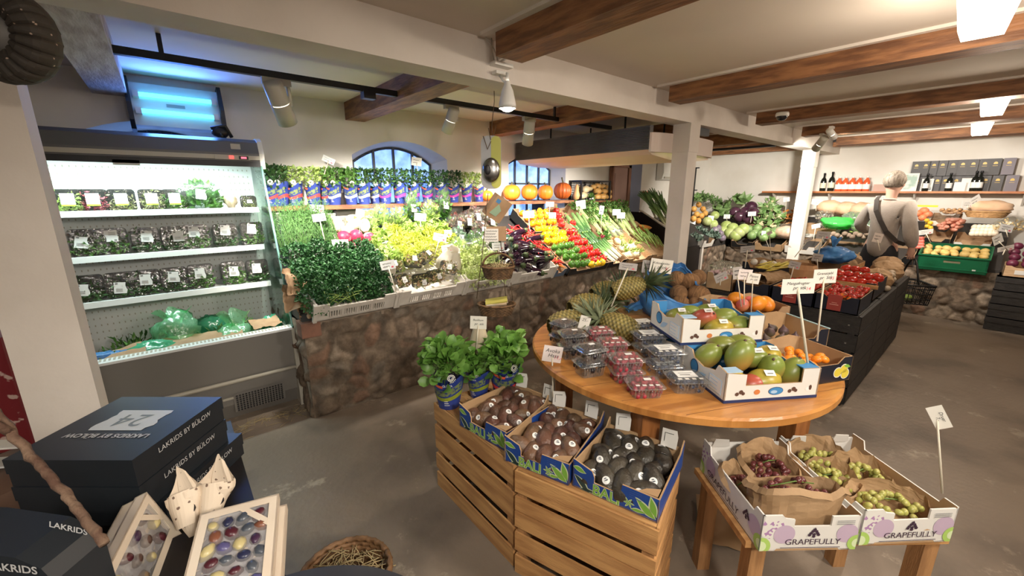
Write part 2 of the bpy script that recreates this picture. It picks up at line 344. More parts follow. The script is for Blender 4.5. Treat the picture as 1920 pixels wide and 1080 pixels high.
# ---- stone counters: rubble masonry with mortar
def rubble(nm,origin,ux,W,Hh,seed,label,step=.0125,stone=.135,group=None):
    g=random.Random(seed); cs=stone; nx=int(W/cs)+3; nz=int(Hh/cs)+3; C={}
    for i in range(-1,nx):
        for j in range(-1,nz): C[i,j]=(((i+.5+g.uniform(-.46,.46)))*cs,(j+.5+g.uniform(-.42,.42))*cs,g.uniform(.65,1.35),g.choice([(.20,.145,.10),(.23,.17,.12),(.18,.13,.09),(.29,.215,.155),(.235,.14,.092),(.21,.17,.13),(.38,.30,.225)]),g.uniform(.1,1.1))
    ux=Vector(ux).normalized(); nrm=ux.cross(Vector((0,0,1))); n1=int(W/step)+1; n2=int(Hh/step)+1; mb=MB(); vs=[]; col=[]
    for j in range(n2):
        for i in range(n1):
            x=W*i/(n1-1); z=Hh*j/(n2-1); wx=x+noise.noise((x*6,z*6,seed))*.05; wz=z+noise.noise((x*6+9,z*6,seed))*.05; a=int(wx/cs); b=int(wz/cs); best=[]
            for di in (-1,0,1,2):
                for dj in (-1,0,1,2):
                    q=C.get((a+di-1+0,b+dj-1+0)) or C.get((a+di-1,b+dj-1))
                    if q: best.append((math.hypot(wx-q[0],(wz-q[1])*1.15)/q[2],q))
            best.sort(key=lambda t:t[0]); e=(best[1][0]-best[0][0])/cs; q=best[0][1]; s=min(1,max(0,(e-.12)/.5)); s2=s*s*(3-2*s)
            edge=min(1,x/.03,(W-x)/.03,z/.02+.5)
            dpt=(s2**.8*.032*q[4]+noise.noise((x*25,z*25,seed))*.006+noise.noise((x*4,z*4,3))*.022)*edge
            p=Vector(origin)+ux*x+Vector((0,0,z))+nrm*dpt; vs.append(p)
            k=min(1,max(0,(e-.08)/.14)); mo=(.165,.122,.085); t=.78+.5*noise.noise((x*14,z*14,seed+4)); col.append(tuple((mo[c]*(1-k)+q[3][c]*k)*t for c in range(3)))
    mb.v=vs; mb.col=col
    for j in range(n2-1):
        for i in range(n1-1): mb.f.append((j*n1+i,j*n1+i+1,(j+1)*n1+i+1,(j+1)*n1+i)); mb.mi.append(0); mb.sm.append(True)
    return mb
mStone=mat('fieldstone',(1,1,1),.8,(.8,.78,.75),40,4,.4,60,attr='Col')
mMortar=mat('mortar',(.27,.21,.155),.9,(.20,.15,.11),9,4,.4,30)
mBoard=mat('dark_display_board',(.03,.026,.024),.7)
t=thing('stone_counter',TM((.58,2.84,0)),'long rubble stone counter base along the back wall','counter')
part('stone_front',rubble('s',(0,0,0),(1,0,0),4.55,.68,3,''),mStone,t)
part('stone_end',rubble('s',(0,1.0,0),(0,-1,0),1.0,.68,5,''),mStone,t)
part('ledge',MB().box((0,.0,.655),(4.55,.14,.69)).box((0,.03,.0),(.02,1.02,.69)),mMortar,t)
cm=MB().prism([(0,.02,.62),(0,.02,.70),(0,.93,1.25),(0,1.04,1.25),(0,1.04,.62)],(4.5,0,0)); part('display_board',cm,mBoard,t)
brk=MB().box((-.02,-.03,.60),(.10,.10,.70)); part('corner_brick',brk,mat('brick',(.22,.105,.07),.85,(.16,.08,.055),12,4,.3,30),t)
t=thing('stone_counter',TM((5.4,2.95,0)),'dark sided stone counter in the corner behind the white post','counter')
part('end_panel',MB().prism([(0,0,0),(0,0,.98),(0,.5,1.24),(0,.9,1.24),(0,.9,0)],(.03,0,0)),mat('black_board',(.012,.008,.008),.55),t)
part('front_panel',MB().box((0.03,0,0),(.93,.03,.72)),MATS['black_board'],t)
part('stone_front',rubble('s',(.98,0,0),(1,0,0),.85,.66,8,''),mStone,t)
part('corner_edge',MB().box((.93,-.03,0),(.98,.03,.70)),mBeam,t)
part('display_board',MB().prism([(0,.03,.60),(0,.03,.82),(0,.5,1.10),(0,.93,1.10),(0,.93,.60)],(2.9,0,0)),mBoard,t,Matrix.Translation((.03,0,0)))
t=thing('stone_counter',TM((7.2,-.1,0)),'stone counter base under the green potato crate','counter')
part('stone_front',rubble('s',(0,3.03,0),(0,-1,0),3.03,.63,11,''),mStone,t)
part('display_board',MB().prism([(.02,0,.58),(.02,0,.66),(1.18,0,1.12),(1.18,0,.58)],(0,3.0,0)),mBoard,t)
# ================================================================ ceiling and wall fixtures
mGreyP=mat('grey_beige_enamel',(.46,.43,.36),.4)
def mEm(n,c,e): return mat(n,c,.4,emit=e)
t=thing('lighting_track',TM((0,2.84,0)),'black lighting track running along the back under the joists','track')
part('rail',MB().box((-2.4,-.018,2.18),(3.75,.018,2.216)),mBlack,t)
for x in (-1.2,.1,1.5,2.9): part('hanger',MB().box((x-.01,-.008,2.2),(x+.01,.008,CZ)),mBlack,t)
m=MB().box((1.10,-.03,2.14),(1.18,.03,2.185)); part('power_feed',m,mBlack,t)
def spot(loc,aim,label,on=True,s=1.0,col=mGreyP):
    t=thing('track_spotlight',TM(loc),label,'spotlight','track spotlights')
    part('adapter',MB().box((-.06*s,-.017,-.03*s),(.06*s,.017,0)),col,t)
    part('bracket',MB().tube([(.045*s,0,-.02),(.05*s,0,-.06*s),(.05*s,0,-.11*s)],.009*s,6),col,t)
    q=(Vector(aim)-Vector(loc)).to_track_quat('-Z','Y').to_matrix().to_4x4(); q.translation=(0,0,-.085*s)
    b=MB().lathe([(.0,.075*s),(.034*s,.075*s),(.042*s,.065*s),(.043*s,-.02*s)],20,0,cap=False).lathe([(.043*s,-.024*s),(.044*s,-.12*s),(.039*s,-.12*s),(.036*s,-.03*s)],20,0,cap=False)
    p=part('lamp_head',b,col,t,q)
    part('lens',MB().lathe([(.0,-.06*s),(.036*s,-.06*s)],20,cap=False),mEm('spot_lens',(1,.9,.75),9) if on else mBlack,p)
for (a_,b_,s_,e_),l in zip(FIX,['beige spotlight on the black track right of the insect lamp','beige spotlight on the black track above the arched window','beige spotlight on the black track left of the grey ceiling cooler','small beige spotlight under the rounded end of the ceiling cooler','beige spotlight near the far white post, pointing at the cabbages','pale spotlight on the far track beside the dome camera','spotlight behind the camera aimed at the avocado crates','spotlight behind the camera aimed at the round table','spotlight behind the camera aimed at the sweets table']):
    spot(a_,b_,l,True,s_,mWhiteP if s_==.8 and a_[0]>5 else mGreyP)
# clamp lamp on the main beam
t=thing('clamp_lamp',TM((1.45,1.85,2.19)),'white clamp lamp with a lit bulb on the big white beam','lamp')
part('clamp',MB().box((-.05,-.05,-.01),(.07,0,.008)).box((-.04,-.045,-.05),(.04,-.005,-.035)).tube([(-.02,-.02,0),(.06,-.05,.05)],.006,6).tube([(0,-.02,-.05),(.0,-.05,-.08),(.01,-.07,-.10)],.007,6),mWhiteP,t)
p=part('lamp_shade',MB().lathe([(.014,.06),(.018,.04),(.03,.015),(.045,-.05),(.047,-.075),(.043,-.07),(.028,.01)],24,cap=False).lathe([(.008,.10),(.010,.055)],12),mWhiteP,t,Matrix.Translation((.012,-.07,-.145)))
part('bulb',MB().ball((0,0,-.06),(.040,.040,.03),16,10),mEm('lit_bulb',(1,.93,.82),16),p)
part('cable',MB().tube([(-.01,-.03,.0),(-.05,-.04,.06),(-.10,-.03,.11)],.003,5).tube([(-.03,-.02,0),(-.04,-.01,.06),(-.05,-.02,.12)],.0025,5),mGreyP,t)
# ceiling light boxes
for i,(x,y,z) in enumerate(LB):
    lab=['bright white ceiling light box nearest the camera at the upper right','smaller bright ceiling light box between the far joists','white ceiling light box behind the camera by the entrance','white ceiling light box behind the camera over the aisle','ceiling light box farthest along, near the bottle shelf'][i]
    t=thing('ceiling_light',TM((x,y,2.115)),lab,'light','ceiling light boxes')
    b=MB().prism([(-.07,-.055,0),(.07,-.055,0),(.07,.055,0),(-.07,.055,0)],(0,0,.001))
    b=MB(); lo=[(-.08,-.055,0),(.08,-.055,0),(.08,.055,0),(-.08,.055,0)]; hi=[(-.11,-.08,.14),(.11,-.08,.14),(.11,.08,.14),(-.11,.08,.14)]
    b.add(lo+hi,[(0,3,2,1),(0,1,5,4),(1,2,6,5),(2,3,7,6),(3,0,4,7)])
    part('diffuser',b,mEm('lamp_diffuser',(1,.92,.80),7),t)
    part('housing',MB().box((-.115,-.085,.14),(.115,.085,.185)),mat('brass_edge',(.75,.62,.20),.4),t)
# ceiling cooler
t=thing('ceiling_cooler',TM((3.3,2.08,0)),'long grey ribbed ceiling cooler with a rounded cream casing','cooler')
rb=MB(); rb.box((0,0,1.90),(.05,1.78,2.10))
for i in range(13): rb.box((-.012,0,1.905+i*.015),(0,1.78,1.912+i*.015))
part('coil_panel',rb,mat('dark_ribbed_metal',(.075,.068,.062),.45,(.11,.10,.09),3),t)
mCas=mat('cream_casing',(.72,.58,.46),.5)
cas=MB(); pr=[(.0,1.90),(.05,1.86),(.35,1.83),(.75,1.83),(1.12,1.86),(1.16,1.98),(1.0,2.02)]
cas.prism([(x,.0,z) for x,z in pr],(0,1.76,0)); part('casing',cas,mCas,t)
ec=MB(); n=20
for k in range(n):
    a=PI*k/n; b=PI*(k+1)/n; f=lambda q,z:(.58-.58*math.cos(q),-.10*math.sin(q),z)
    ec.add([f(a,1.88),f(b,1.88),f(b,2.04),f(a,2.04)],[(0,1,2,3)],0,True); ec.add([f(a,2.04),f(b,2.04),(.58,.02,2.05)],[(0,1,2)],0)
    i=lambda q:(.58-.50*math.cos(q),-.07*math.sin(q),1.88); ec.add([f(a,1.88),f(b,1.88),i(b),i(a)],[(0,1,2,3)],0)
part('rounded_end',ec,mat('pale_pink_casing',(.66,.56,.50),.5),t)
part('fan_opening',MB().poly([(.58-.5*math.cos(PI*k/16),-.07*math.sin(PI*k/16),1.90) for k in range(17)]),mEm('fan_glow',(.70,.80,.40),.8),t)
part('mounting_bracket',MB().box((.45,-.16,2.05),(.75,-.12,2.12)).tube([(.2,.4,2.03),(.2,.4,CZ)],.01,6).tube([(.9,.4,2.0),(.9,.4,CZ)],.01,6).tube([(.2,1.4,2.03),(.2,1.4,CZ)],.01,6).tube([(.9,1.4,2.0),(.9,1.4,CZ)],.01,6),mBlack,t)
t=thing('dome_camera',TM((4.08,1.335,2.187)),'small dome security camera under a wooden joist','camera')
part('camera_base',MB().lathe([(.045,0),(.05,-.015),(.048,-.03)],20),mWhiteP,t); part('dome',MB().ball((0,0,-.03),(.042,.042,.036),18,10),mat('smoked_dome',(.02,.02,.025),.05),t)
# insect lamp above the fridge
t=thing('insect_lamp',TM((.17,3.82,1.975),0,-.12),'wall insect lamp with two glowing blue green tubes','insect lamp')
part('housing',MB().box((-.24,-.02,0),(.24,.07,.27)),mat('pale_enamel',(.70,.74,.80),.4),t)
for s in (-1,1):
    part('end_cap',MB().prism([(s*.25-.012,-.07,.02),(s*.25-.012,-.08,.13),(s*.25-.012,-.04,.30),(s*.25-.012,.07,.30),(s*.25-.012,.07,-.03),(s*.25-.012,-.03,-.03)],(.024,0,0)),mBlack,t)
for z in (.085,.19):
    part('tube',MB().tube([(-.20,-.045,z),(.20,-.045,z)],.014,12),mat('uv_tube',(.25,.85,1),.4,emit=2.2,ecol=(.10,.72,1)),t)
    for s in (-1,1): part('tube_socket',MB().cbox((s*.21,-.04,z),(.03,.04,.04)),mWhiteP,t)
part('label_plate',MB().box((-.06,-.024,.13),(.04,-.02,.15)),mat('grey_print',(.25,.27,.3),.6),t)
# wall things near the far corner
t=thing('wall_heater',TM((6.45,3.88,1.72)),'white wall air unit with a curved bottom near the far corner','air unit')
part('casing',MB().prism([(0,0,.0),(0,-.10,.02),(0,-.13,.12),(0,-.12,.28),(0,0,.30)],(.6,0,0)),mWhiteP,t); part('outlet',MB().box((.05,-.125,.03),(.55,-.11,.06)),mGreyP,t)
solid('fire_alarm_box',MB().box((0,-.05,0),(.10,0,.11)).lathe([(.03,0),(.03,.01)],16),mat('alarm_red',(.62,.13,.06),.5),TM((6.10,3.90,1.43)),'small red fire alarm box on the wall by the door','alarm')
t=thing('shelf_rack',TM((7.25,3.6,0)),'thin dark metal rack upright by the leeks','rack')
part('upright',MB().box((0,0,0),(.022,.022,1.95)).box((0,.2,0),(.022,.222,1.95)),mBlack,t)
for z in (1.25,1.55,1.93): part('arm',MB().box((0,-.05,z),(.02,.25,z+.018)),mBlack,t)
# dark pleated lantern hanging close to the camera
lc=Dp(-14,58,EYE+FWD*.95)
t=thing('pleated_lantern',Matrix.Translation(lc)@(-FWD-UP*.25).to_track_quat('Z','Y').to_matrix().to_4x4()@Matrix.Scale(.74,4),'dark pleated lantern with pinhole stars at the upper left','lantern')
pl=MB()
def pleat(u,v):
    K=[(.062,.012),(.105,.03),(.145,.012),(.152,-.03),(.14,-.075),(.10,-.10)]; q=v*(len(K)-1); i=min(len(K)-2,int(q)); f=q-i; r=K[i][0]*(1-f)+K[i+1][0]*f; z=K[i][1]*(1-f)+K[i+1][1]*f; tri=abs(((u*22)%1)-.5)*2
    r*=1-.045*(1-tri)**3; z-=.010*(1-tri)**3; return Vector((r*math.cos(2*PI*u),r*math.sin(2*PI*u),z))
pl.grid(pleat,22*6,12,0,False,True)
def star_mat():
    m=mat('pinhole_light_pleats',(.045,.037,.030),.7); nt=m.node_tree; N=nt.nodes; L=nt.links
    tc=N.new('ShaderNodeTexCoord'); v=N.new('ShaderNodeTexVoronoi'); v.inputs['Scale'].default_value=42; L.new(tc.outputs['Object'],v.inputs[0])
    r=N.new('ShaderNodeMapRange'); r.inputs[1].default_value=.16; r.inputs[2].default_value=.10; L.new(v.outputs['Distance'],r.inputs[0])  # pale dots colour in the light shining through pinholes
    x=N.new('ShaderNodeMix'); x.data_type='RGBA'; x.inputs['A'].default_value=(.045,.037,.03,1); x.inputs['B'].default_value=(.55,.42,.33,1); L.new(r.outputs[0],x.inputs['Factor']); L.new(x.outputs['Result'],N['Principled BSDF'].inputs['Base Color']); return m
part('pleated_shade',pl,star_mat(),t); part('inner_cap',MB().ball((0,0,-.03),(.064,.064,.05),24,12),mat('grey_inner_cap',(.20,.19,.18),.5),t)
part('cord',MB().tube([(0,0,.03),(0,0,.09)],.004,6),mBlack,t)
# hanging string with a product card, a box and baskets
Yh=2.12
hp=lambda x,y:Yp(x,y,Yh)
mTwine=mat('twine',(.10,.065,.035),.9); mKraft=mat('kraft',(.40,.26,.15),.75,(.34,.21,.115),9,3,.15,40,rnd=.08)
solid('hanging_string',MB().tube([hp(925,75),hp(927,190),hp(922,235),hp(924,255)],.0025,5).tube([hp(916,240),hp(920,262),hp(926,255),hp(930,235)],.0025,5).tube([hp(906,255),hp(914,280),hp(922,262)],.003,5),mTwine,Matrix(),'thin twine hanging from the white beam above the product card','string')
c=hp(921,305); F=frame(c,(Vector((_sy,-_cy,0))),(0,0,1))    # x to the right, z up, y away
t=thing('product_card',F,'rounded blister card, half grey half lime, with a steel slicer','product card')
def rr(x0,x1,z0,z1,r,y=0,n=6):
    pts=[]
    for cx,cz,a0 in ((x1-r,z1-r,0),(x0+r,z1-r,PI/2),(x0+r,z0+r,PI),(x1-r,z0+r,1.5*PI)):
        for k in range(n+1): a=a0+PI/2*k/n; pts.append((cx+r*math.cos(a),y,cz+r*math.sin(a)))
    return pts
part('card_back',MB().prism(rr(-.063,.063,-.16,.16,.045),(0,.004,0)),mat('grey_card',(.32,.32,.33),.3),t)
part('lime_half',MB().prism(rr(.0,.061,-.155,.158,.03,-.002),(0,.001,0)),mat('lime_card',(.42,.42,.08),.5),t)
part('steel_oval',MB().ball((0,-.012,-.045),(.055,.02,.075),20,12),mat('steel',(.35,.34,.33),.22,metal=1),t)
part('dark_slots',MB().ball((-.022,-.030,-.045),(.022,.012,.03),12,8),mBlack,t)
F=frame(hp(932,390),Vector((_sy,-_cy,0)))
t=thing('diamond_box',F@Matrix.Rotation(.62,4,'Y')@Matrix.Rotation(.5,4,'Z'),'brown card box with a green window hanging on its corner','box')
part('carton',MB().box((-.062,-.03,-.075),(.062,.03,.075)),mKraft,t)
part('window_label',MB().prism([(-.045,-.032,-.05),(.01,-.032,-.05),(.02,-.032,.0),(-.02,-.032,.03)],(0,.001,0)),mat('pale_green_label',(.28,.40,.28),.5),t)
part('blue_label',MB().box((-.05,-.0315,.03),(-.02,-.0305,.055)),mat('blue_label',(.07,.22,.45),.5),t)
F=frame(hp(929,438),Vector((_sy,-_cy,0)))
t=thing('kraft_carton',F,'small brown carton with a handwritten notice, above the hanging baskets','carton')
part('carton_body',MB().box((-.06,-.03,-.045),(.07,.03,.045)),mKraft,t)
mCard=mat('sign_card',(.80,.78,.74),.6); mInk=mat('ink',(.02,.02,.022),.7); mRedInk=mat('pink_ink',(.75,.10,.16),.7)
nb=MB().box((-.07,-.036,-.05),(.02,-.034,.035))
for i,(a,b) in enumerate([(-.06,.012),(-.064,.0),(-.066,.008),(-.066,.012)]):
    z=.02-.018*i; nb.tube([(a+(b-a)*k/14,-.037,z+.004*math.sin(k*2.3+i)) for k in range(15)],.0013,4,1)
part('notice',nb,[mCard,mInk],t)
mWick=mat('wicker',(.20,.11,.05),.7,(.10,.055,.025),30,2,.5,60)
def basket(M,label,a,b,h,fill,n=44,handle=0,group='hanging wicker baskets',mt=None):
    t=thing('wicker_basket',M,label,'basket',group); w=MB()
    for k in range(9):
        z=h*k/8; s=.80+.20*k/8
        w.tube([((a*s+.004*(-1)**(i+k))*math.cos(2*PI*i/n),(b*s+.004*(-1)**(i+k))*math.sin(2*PI*i/n),z) for i in range(n+1)],h/13,5)
    w.lathe([(.0,0),(.8,0),(.8,.004)],24,cap=False); 
    for v in range(len(w.v)-72,len(w.v)): w.v[v]=Vector((w.v[v].x*a,w.v[v].y*b,w.v[v].z))
    part('weave',w,mt or mWick,t)
    part('rim',MB().tube([((a+.003)*math.cos(2*PI*i/n),(b+.003)*math.sin(2*PI*i/n),h+.006*math.sin(i*2.1)*.3) for i in range(n+1)],.008,6),mt or mWick,t)
    if handle: part('handle',MB().tube([(a*math.cos(PI*k/12),0,h+handle*math.sin(PI*k/12)) for k in range(13)],.007,6),mt or mWick,t)
    return t
rz0=math.atan2(-_cy,_sy)
B1=hp(934,520); t=basket(TM(B1,rz0),'upper hanging wicker basket holding beige straw',.105,.075,.075,None,handle=.09)
st=MB()
for i in range(60):
    a=R.uniform(0,6.28); r=R.uniform(0,.07); d=rdir(); st.tube([Vector((r*math.cos(a),r*.6*math.sin(a),.07))-d*.03,Vector((r*math.cos(a),r*.6*math.sin(a),.078)),Vector((r*math.cos(a),r*.6*math.sin(a),.07))+d*Vector((.03,.03,.006)).length],.0018,4)
solid('straw',st,mat('pale_straw',(.46,.36,.19),.8),TM(B1,rz0),'beige straw lining the upper hanging basket','straw',kind='stuff')
B2=hp(931,588); basket(TM(B2,rz0),'lower hanging wicker basket holding flat packets',.125,.085,.07,None)
for i,(dx,dz,rx,c) in enumerate([(-.04,.075,.5,(.55,.42,.28)),(.02,.092,.3,(.50,.44,.10)),(.05,.082,.45,(.52,.45,.36))]):
    solid('flat_packet',MB().box((-.075,-.03,-.004),(.075,.03,.006)).box((-.05,-.02,.006),(.05,.02,.0065)),mat('packet%d'%i,c,.55),TM(B2+Vector((0,0,dz)),rz0+.2*i-.2,.35,-.15),['cream packet at the left of the lower hanging basket','yellow packet lying across the lower hanging basket','beige packet at the right of the lower hanging basket'][i],'packet','packets in the hanging basket')
solid('basket_cord',MB().tube([hp(915,362),hp(905,470),hp(894,560)],.003,5).tube([hp(938,440),hp(944,520),hp(951,575)],.003,5).tube([hp(958,530),hp(962,570)],.003,5),mTwine,Matrix(),'brown cords carrying the two hanging wicker baskets','cord')
# ================================================================ leaves and packs shared by many things
gLeaf=mat('fresh_leaf',(.07,.19,.035),.5,(.14,.30,.06),14,rnd=.12,trans=.25)
gDark=mat('dark_leaf',(.03,.085,.020),.5,(.055,.14,.035),20,rnd=.12,trans=.2)
gLight=mat('pale_leaf',(.34,.50,.10),.5,(.48,.62,.20),12,rnd=.1,trans=.3)
gYel=mat('yellow_frilled_leaf',(.50,.58,.07),.5,(.66,.66,.16),10,rnd=.08,trans=.3)
gDill=mat('dill_green',(.06,.16,.035),.6,(.11,.24,.06),20,rnd=.08,trans=.2)
gBlue=mat('bluish_leaf',(.12,.24,.16),.5,(.22,.36,.24),12,rnd=.1,trans=.15)
gRed=mat('red_lettuce_leaf',(.15,.045,.04),.5,(.16,.18,.06),9,rnd=.1,trans=.2)
mClear=film('clear_film',(1,1,1),.05,.40,.10,0,.4,25); mBag=film('bag_film',(.97,1,.97),.05,.40,.14,.03,.8,22)
mGreenBag=film('green_bag_film',(.42,.88,.55),.08,.4,.2,.24,1,16); mBlueBag=mat('blue_bag',(.05,.19,.50),.30,(.09,.29,.62),9,4,.9,14,trans=.22)
mLab=mat('white_label',(.80,.80,.78),.5); mGreyInk=mat('grey_ink',(.22,.22,.22),.7)
def foliage(n,shape,L,W,m=0,bend=.4,mb=None,jit=.5,g=None,rnd=False):
    """n leaves; shape(g) gives a point and the way the leaf points"""
    g=g or R; mb=mb or MB()
    for i in range(n):
        p,d=shape(g); d=(Vector(d)+rdir(g)*jit).normalized(); s=g.uniform(.65,1.25)
        mb.leaf(p,d,rdir(g)+Vector((0,0,.8)),L*s,W*s,bend*g.uniform(-.5,1.4),m,.15,rnd)
    return mb
def dome(rx,ry,h,lo=.55):
    def f(g):
        d=rdir(g,0.02); k=g.uniform(lo,1); return Vector((d.x*rx*k,d.y*ry*k,d.z*h*k)),Vector((d.x,d.y,d.z+.3))
    return f
def slab(x,y,z,up=.6):
    def f(g): return Vector((g.uniform(-x,x),g.uniform(-y,y),g.uniform(0,z))),Vector((g.uniform(-1,1),g.uniform(-1,1),up))
    return f
def shell(a,b,h,seed,amp=.012,f=9,n=(20,12),mb=None,m=0,top=1.0):
    """wrinkled closed bag skin"""
    mb=mb or MB(); mb.ball((0,0,h/2),(a,b,h/2),n[0],n[1],m,lambda d:1+noise.noise(d*f*.25+Vector((seed,0,0)))*.28+noise.noise(d*f+Vector((0,seed,0)))*amp/a)
    for i,v in enumerate(mb.v):
        if v.z<0: v.z=0
    return mb
# ---- fridge
mSteel=mat('fridge_grey',(.27,.255,.235),.42,metal=.35); mLite=mat('fridge_white',(.78,.80,.79),.4)
t=thing('display_fridge',TM((0,0,0)),'open grey refrigerated display with three white shelves','fridge')
X0,X1=-.85,.56
b=MB().prism([(X0,3.10,.60),(X0,3.16,.12),(X0,3.22,.0),(X0,3.88,.0),(X0,3.88,.44),(X0,3.2,.44),(X0,3.15,.60)],(X1-X0+.02,0,0))
part('base_cabinet',b,mSteel,t)
part('bumper',MB().tube([(X0,3.122,.30),(X1,3.122,.30)],.014,8),mGreyP,t)
v=MB().add([(.16,3.14,.20),(.47,3.14,.20),(.47,3.162,.06),(.16,3.162,.06)],[(0,1,2,3)])
for i in range(8):
    for j in range(16): k=i/8; v.cbox((.18+j*.018,3.138+.018*(1-k)-.008*0,.072+k*.13),(.011,.012,.007),1)
part('vent_grille',v,[mSteel,mBlack],t)
part('type_plate',MB().box((.10,3.128,.175),(.16,3.132,.19)),mGreyP,t)
lip=MB().box((X0,3.085,.595),(X1,3.17,.61))
for i in range(70): lip.box((X0+.01+i*.02,3.12,.61),(X0+.02+i*.02,3.165,.613),1)
part('air_grille',lip,[mLite,mGreyP],t)
bp=MB().add([(X0,3.865,.44),(X1,3.865,.44),(X1,3.865,1.80),(X0,3.865,1.80)],[(0,1,2,3)])
for i in range(46):
    for j in range(26): bp.cbox((X0+.03+i*.03,3.864,.55+j*.048),(.006,.002,.012),1)
part('back_panel',bp,[mLite,mGreyP],t)
for k,z in enumerate((1.425,1.15,.875)):
    y0=(3.56,3.55,3.50)[k]
    s=part('shelf',MB().box((X0,y0+.01,z-.012),(X1-.03,3.86,z)),mLite,t)
    part('price_rail',MB().prism([(X0,y0,z+.006),(X0,y0-.006,z-.03),(X0,y0+.012,z-.03),(X0,y0+.014,z+.006)],(X1-.03-X0,0,0)),mLite,s)
side=[(3.45,1.74),(3.10,.61),(3.2,.55),(3.88,.55),(3.88,1.84),(3.47,1.84)]
part('end_glass',MB().prism([(X1,y,z) for y,z in side],(.012,0,0)),film('end_glass',(.80,.95,.90),.06,.5,.06),t)
part('glass_edge',MB().tube([(X1+.006,3.45,1.74),(X1+.006,3.10,.61)],.007,6),mat('glass_green_edge',(.20,.42,.36),.2),t)
part('end_post',MB().box((X1-.005,3.10,0),(X1+.035,3.17,.60)).box((X1-.005,3.17,.0),(X1+.02,3.88,.56)),mGreyP,t)
part('far_side',MB().prism([(X0-.02,y,z) for y,z in side],(.02,0,0)),mSteel,t)
cn=MB().prism([(X0,3.44,1.735),(X0,3.43,1.80),(X0,3.46,1.875),(X0,3.52,1.90),(X0,3.88,1.90),(X0,3.88,1.74)],(X1-X0,0,0))
part('canopy',cn,mat('canopy_grey',(.16,.16,.165),.35,metal=.3),t)
part('canopy_end',MB().prism([(X1,3.44,1.70),(X1,3.43,1.80),(X1,3.46,1.885),(X1,3.52,1.91),(X1,3.88,1.91),(X1,3.88,1.86),(X1,3.53,1.86),(X1,3.485,1.80),(X1,3.475,1.70)],(.03,0,0)),mWhiteP,t)
part('canopy_trim',MB().box((X0,3.425,1.758),(X1,3.435,1.785)).box((X0,3.43,1.712),(X1,3.44,1.748),1),[mGreyP,mBlack],t)
part('light_tube',MB().tube([(X0+.05,3.52,1.729),(X1-.1,3.52,1.729)],.012,8),mEm('fridge_tube',(.85,1,.96),6),t)
cp=part('control_panel',MB().box((.30,3.42,1.755),(.50,3.426,1.785)),mGreyP,t)
part('red_switch',MB().box((.38,3.414,1.76),(.405,3.42,1.78)),mEm('switch_glow',(.9,.06,.05),2),cp); part('display',MB().box((.435,3.414,1.758),(.49,3.42,1.78)).box((.447,3.412,1.763),(.478,3.414,1.775),1),[mBlack,mEm('digits',(1,.1,.15),2)],cp)
part('warning_sticker',MB().box((.40,3.44,1.815),(.455,3.446,1.86)),mGreyP,t)
part('lid_hook',MB().box((-.20,3.43,1.70),(-.08,3.436,1.73)).box((-.20,3.428,1.705),(-.08,3.43,1.71),1),[mGreyP,mLite],t)
solid('camera_bracket',MB().ball((0,0,.03),(.05,.03,.035),12,8,0,lambda d:1+.3*noise.noise(d*4)).tube([(-.05,0,.05),(.03,-.02,.07),(.06,0,.0)],.012,6).tube([(.0,-.02,.02),(.0,-.05,-.005)],.01,5),mBlack,TM((.36,3.49,1.905)),'small black clip-like gadget on top of the fridge','gadget')
# ---- packs in the fridge
def lab_mesh(w,h,strip=None,n=3):
    b=MB().poly([(-w/2,0,-h/2),(w/2*.9,0,-h/2),(w/2,0,-h*.2),(w/2*.72,0,h*.2),(w/2*.8,0,h/2),(-w/2,0,h/2)] if strip is None else [(-w/2,0,-h/2),(w/2,0,-h/2),(w/2,0,h/2),(-w/2,0,h/2)])
    for i in range(n): b.poly([(-w*.35,-.0006,-h*.32+i*h*.10),(w*.15,-.0006,-h*.32+i*h*.10),(w*.15,-.0006,-h*.28+i*h*.10),(-w*.35,-.0006,-h*.28+i*h*.10)],1)
    b.poly([(-w*.4,-.0006,h*.32),(-w*.2,-.0006,h*.32),(-w*.2,-.0006,h*.45),(-w*.4,-.0006,h*.45)],1)
    if strip: b.poly([(-w/2,-.0007,-h/2),(w/2,-.0007,-h/2),(w/2,-.0007,-h*.36),(-w/2,-.0007,-h*.36)],2)
    return b.mesh('label',[mLab,mGreyInk,strip or mLab])
def pack_proto(nm,w,h,d,leafm,n,strip=None,lw=.062,lh=.07,Lf=.03,dark=True,seed=1):
    g=random.Random(seed)
    c=MB(); c.prism([(x,0,z) for x,_,z in rr(-w/2,w/2,0,h,.015)],(0,.003,0)); tub=c
    body=MB().prism([(x,-d,z) for x,_,z in rr(-w/2,w/2,0,h,.02)],(0,d,0))
    back=MB().prism([(x,.002,z) for x,_,z in rr(-w/2-.004,w/2+.004,-.002,h+.004,.02)],(0,.006,0))
    fo=foliage(n,lambda g:(Vector((g.uniform(-w*.44,w*.44),g.uniform(-d*.85,-.01),abs(g.gauss(0,h*.40))%(h*.92))),Vector((g.uniform(-1,1),-.3,g.uniform(-.2,1)))),Lf,Lf*.42,0,.3,None,.4,g)
    return (nm,None,[('tub',body.mesh('tub',mClear)),('tray_back',back.mesh('tray_back',mat('black_tray',(.012,.015,.013),.35))),('leaves',fo.mesh('leaves',leafm)),('label',lab_mesh(lw,lh,strip))])
def lab_off(p,x,y,z):   # set the label where this pack has it
    for n,me,*_ in p[2]:
        pass
PK=[pack_proto('salad_pack',.138,.165,.06,gLeaf,150,seed=s) for s in (1,2,3)]+[pack_proto('salad_pack',.135,.16,.06,gDark,150,seed=s) for s in (4,5)]
def pack(proto,M,lx,lz,rot,label,cat,group):
    r=make(proto,M,label,cat,group)
    for c in r.children:
        if c.name.split('.')[0]=='label': c.matrix_local=TM((lx,-.0615,lz),0,0,rot)
    return r
def rowtext(i,n,what,where): return '%s, %s on %s'%(what,nth(i,n),where)
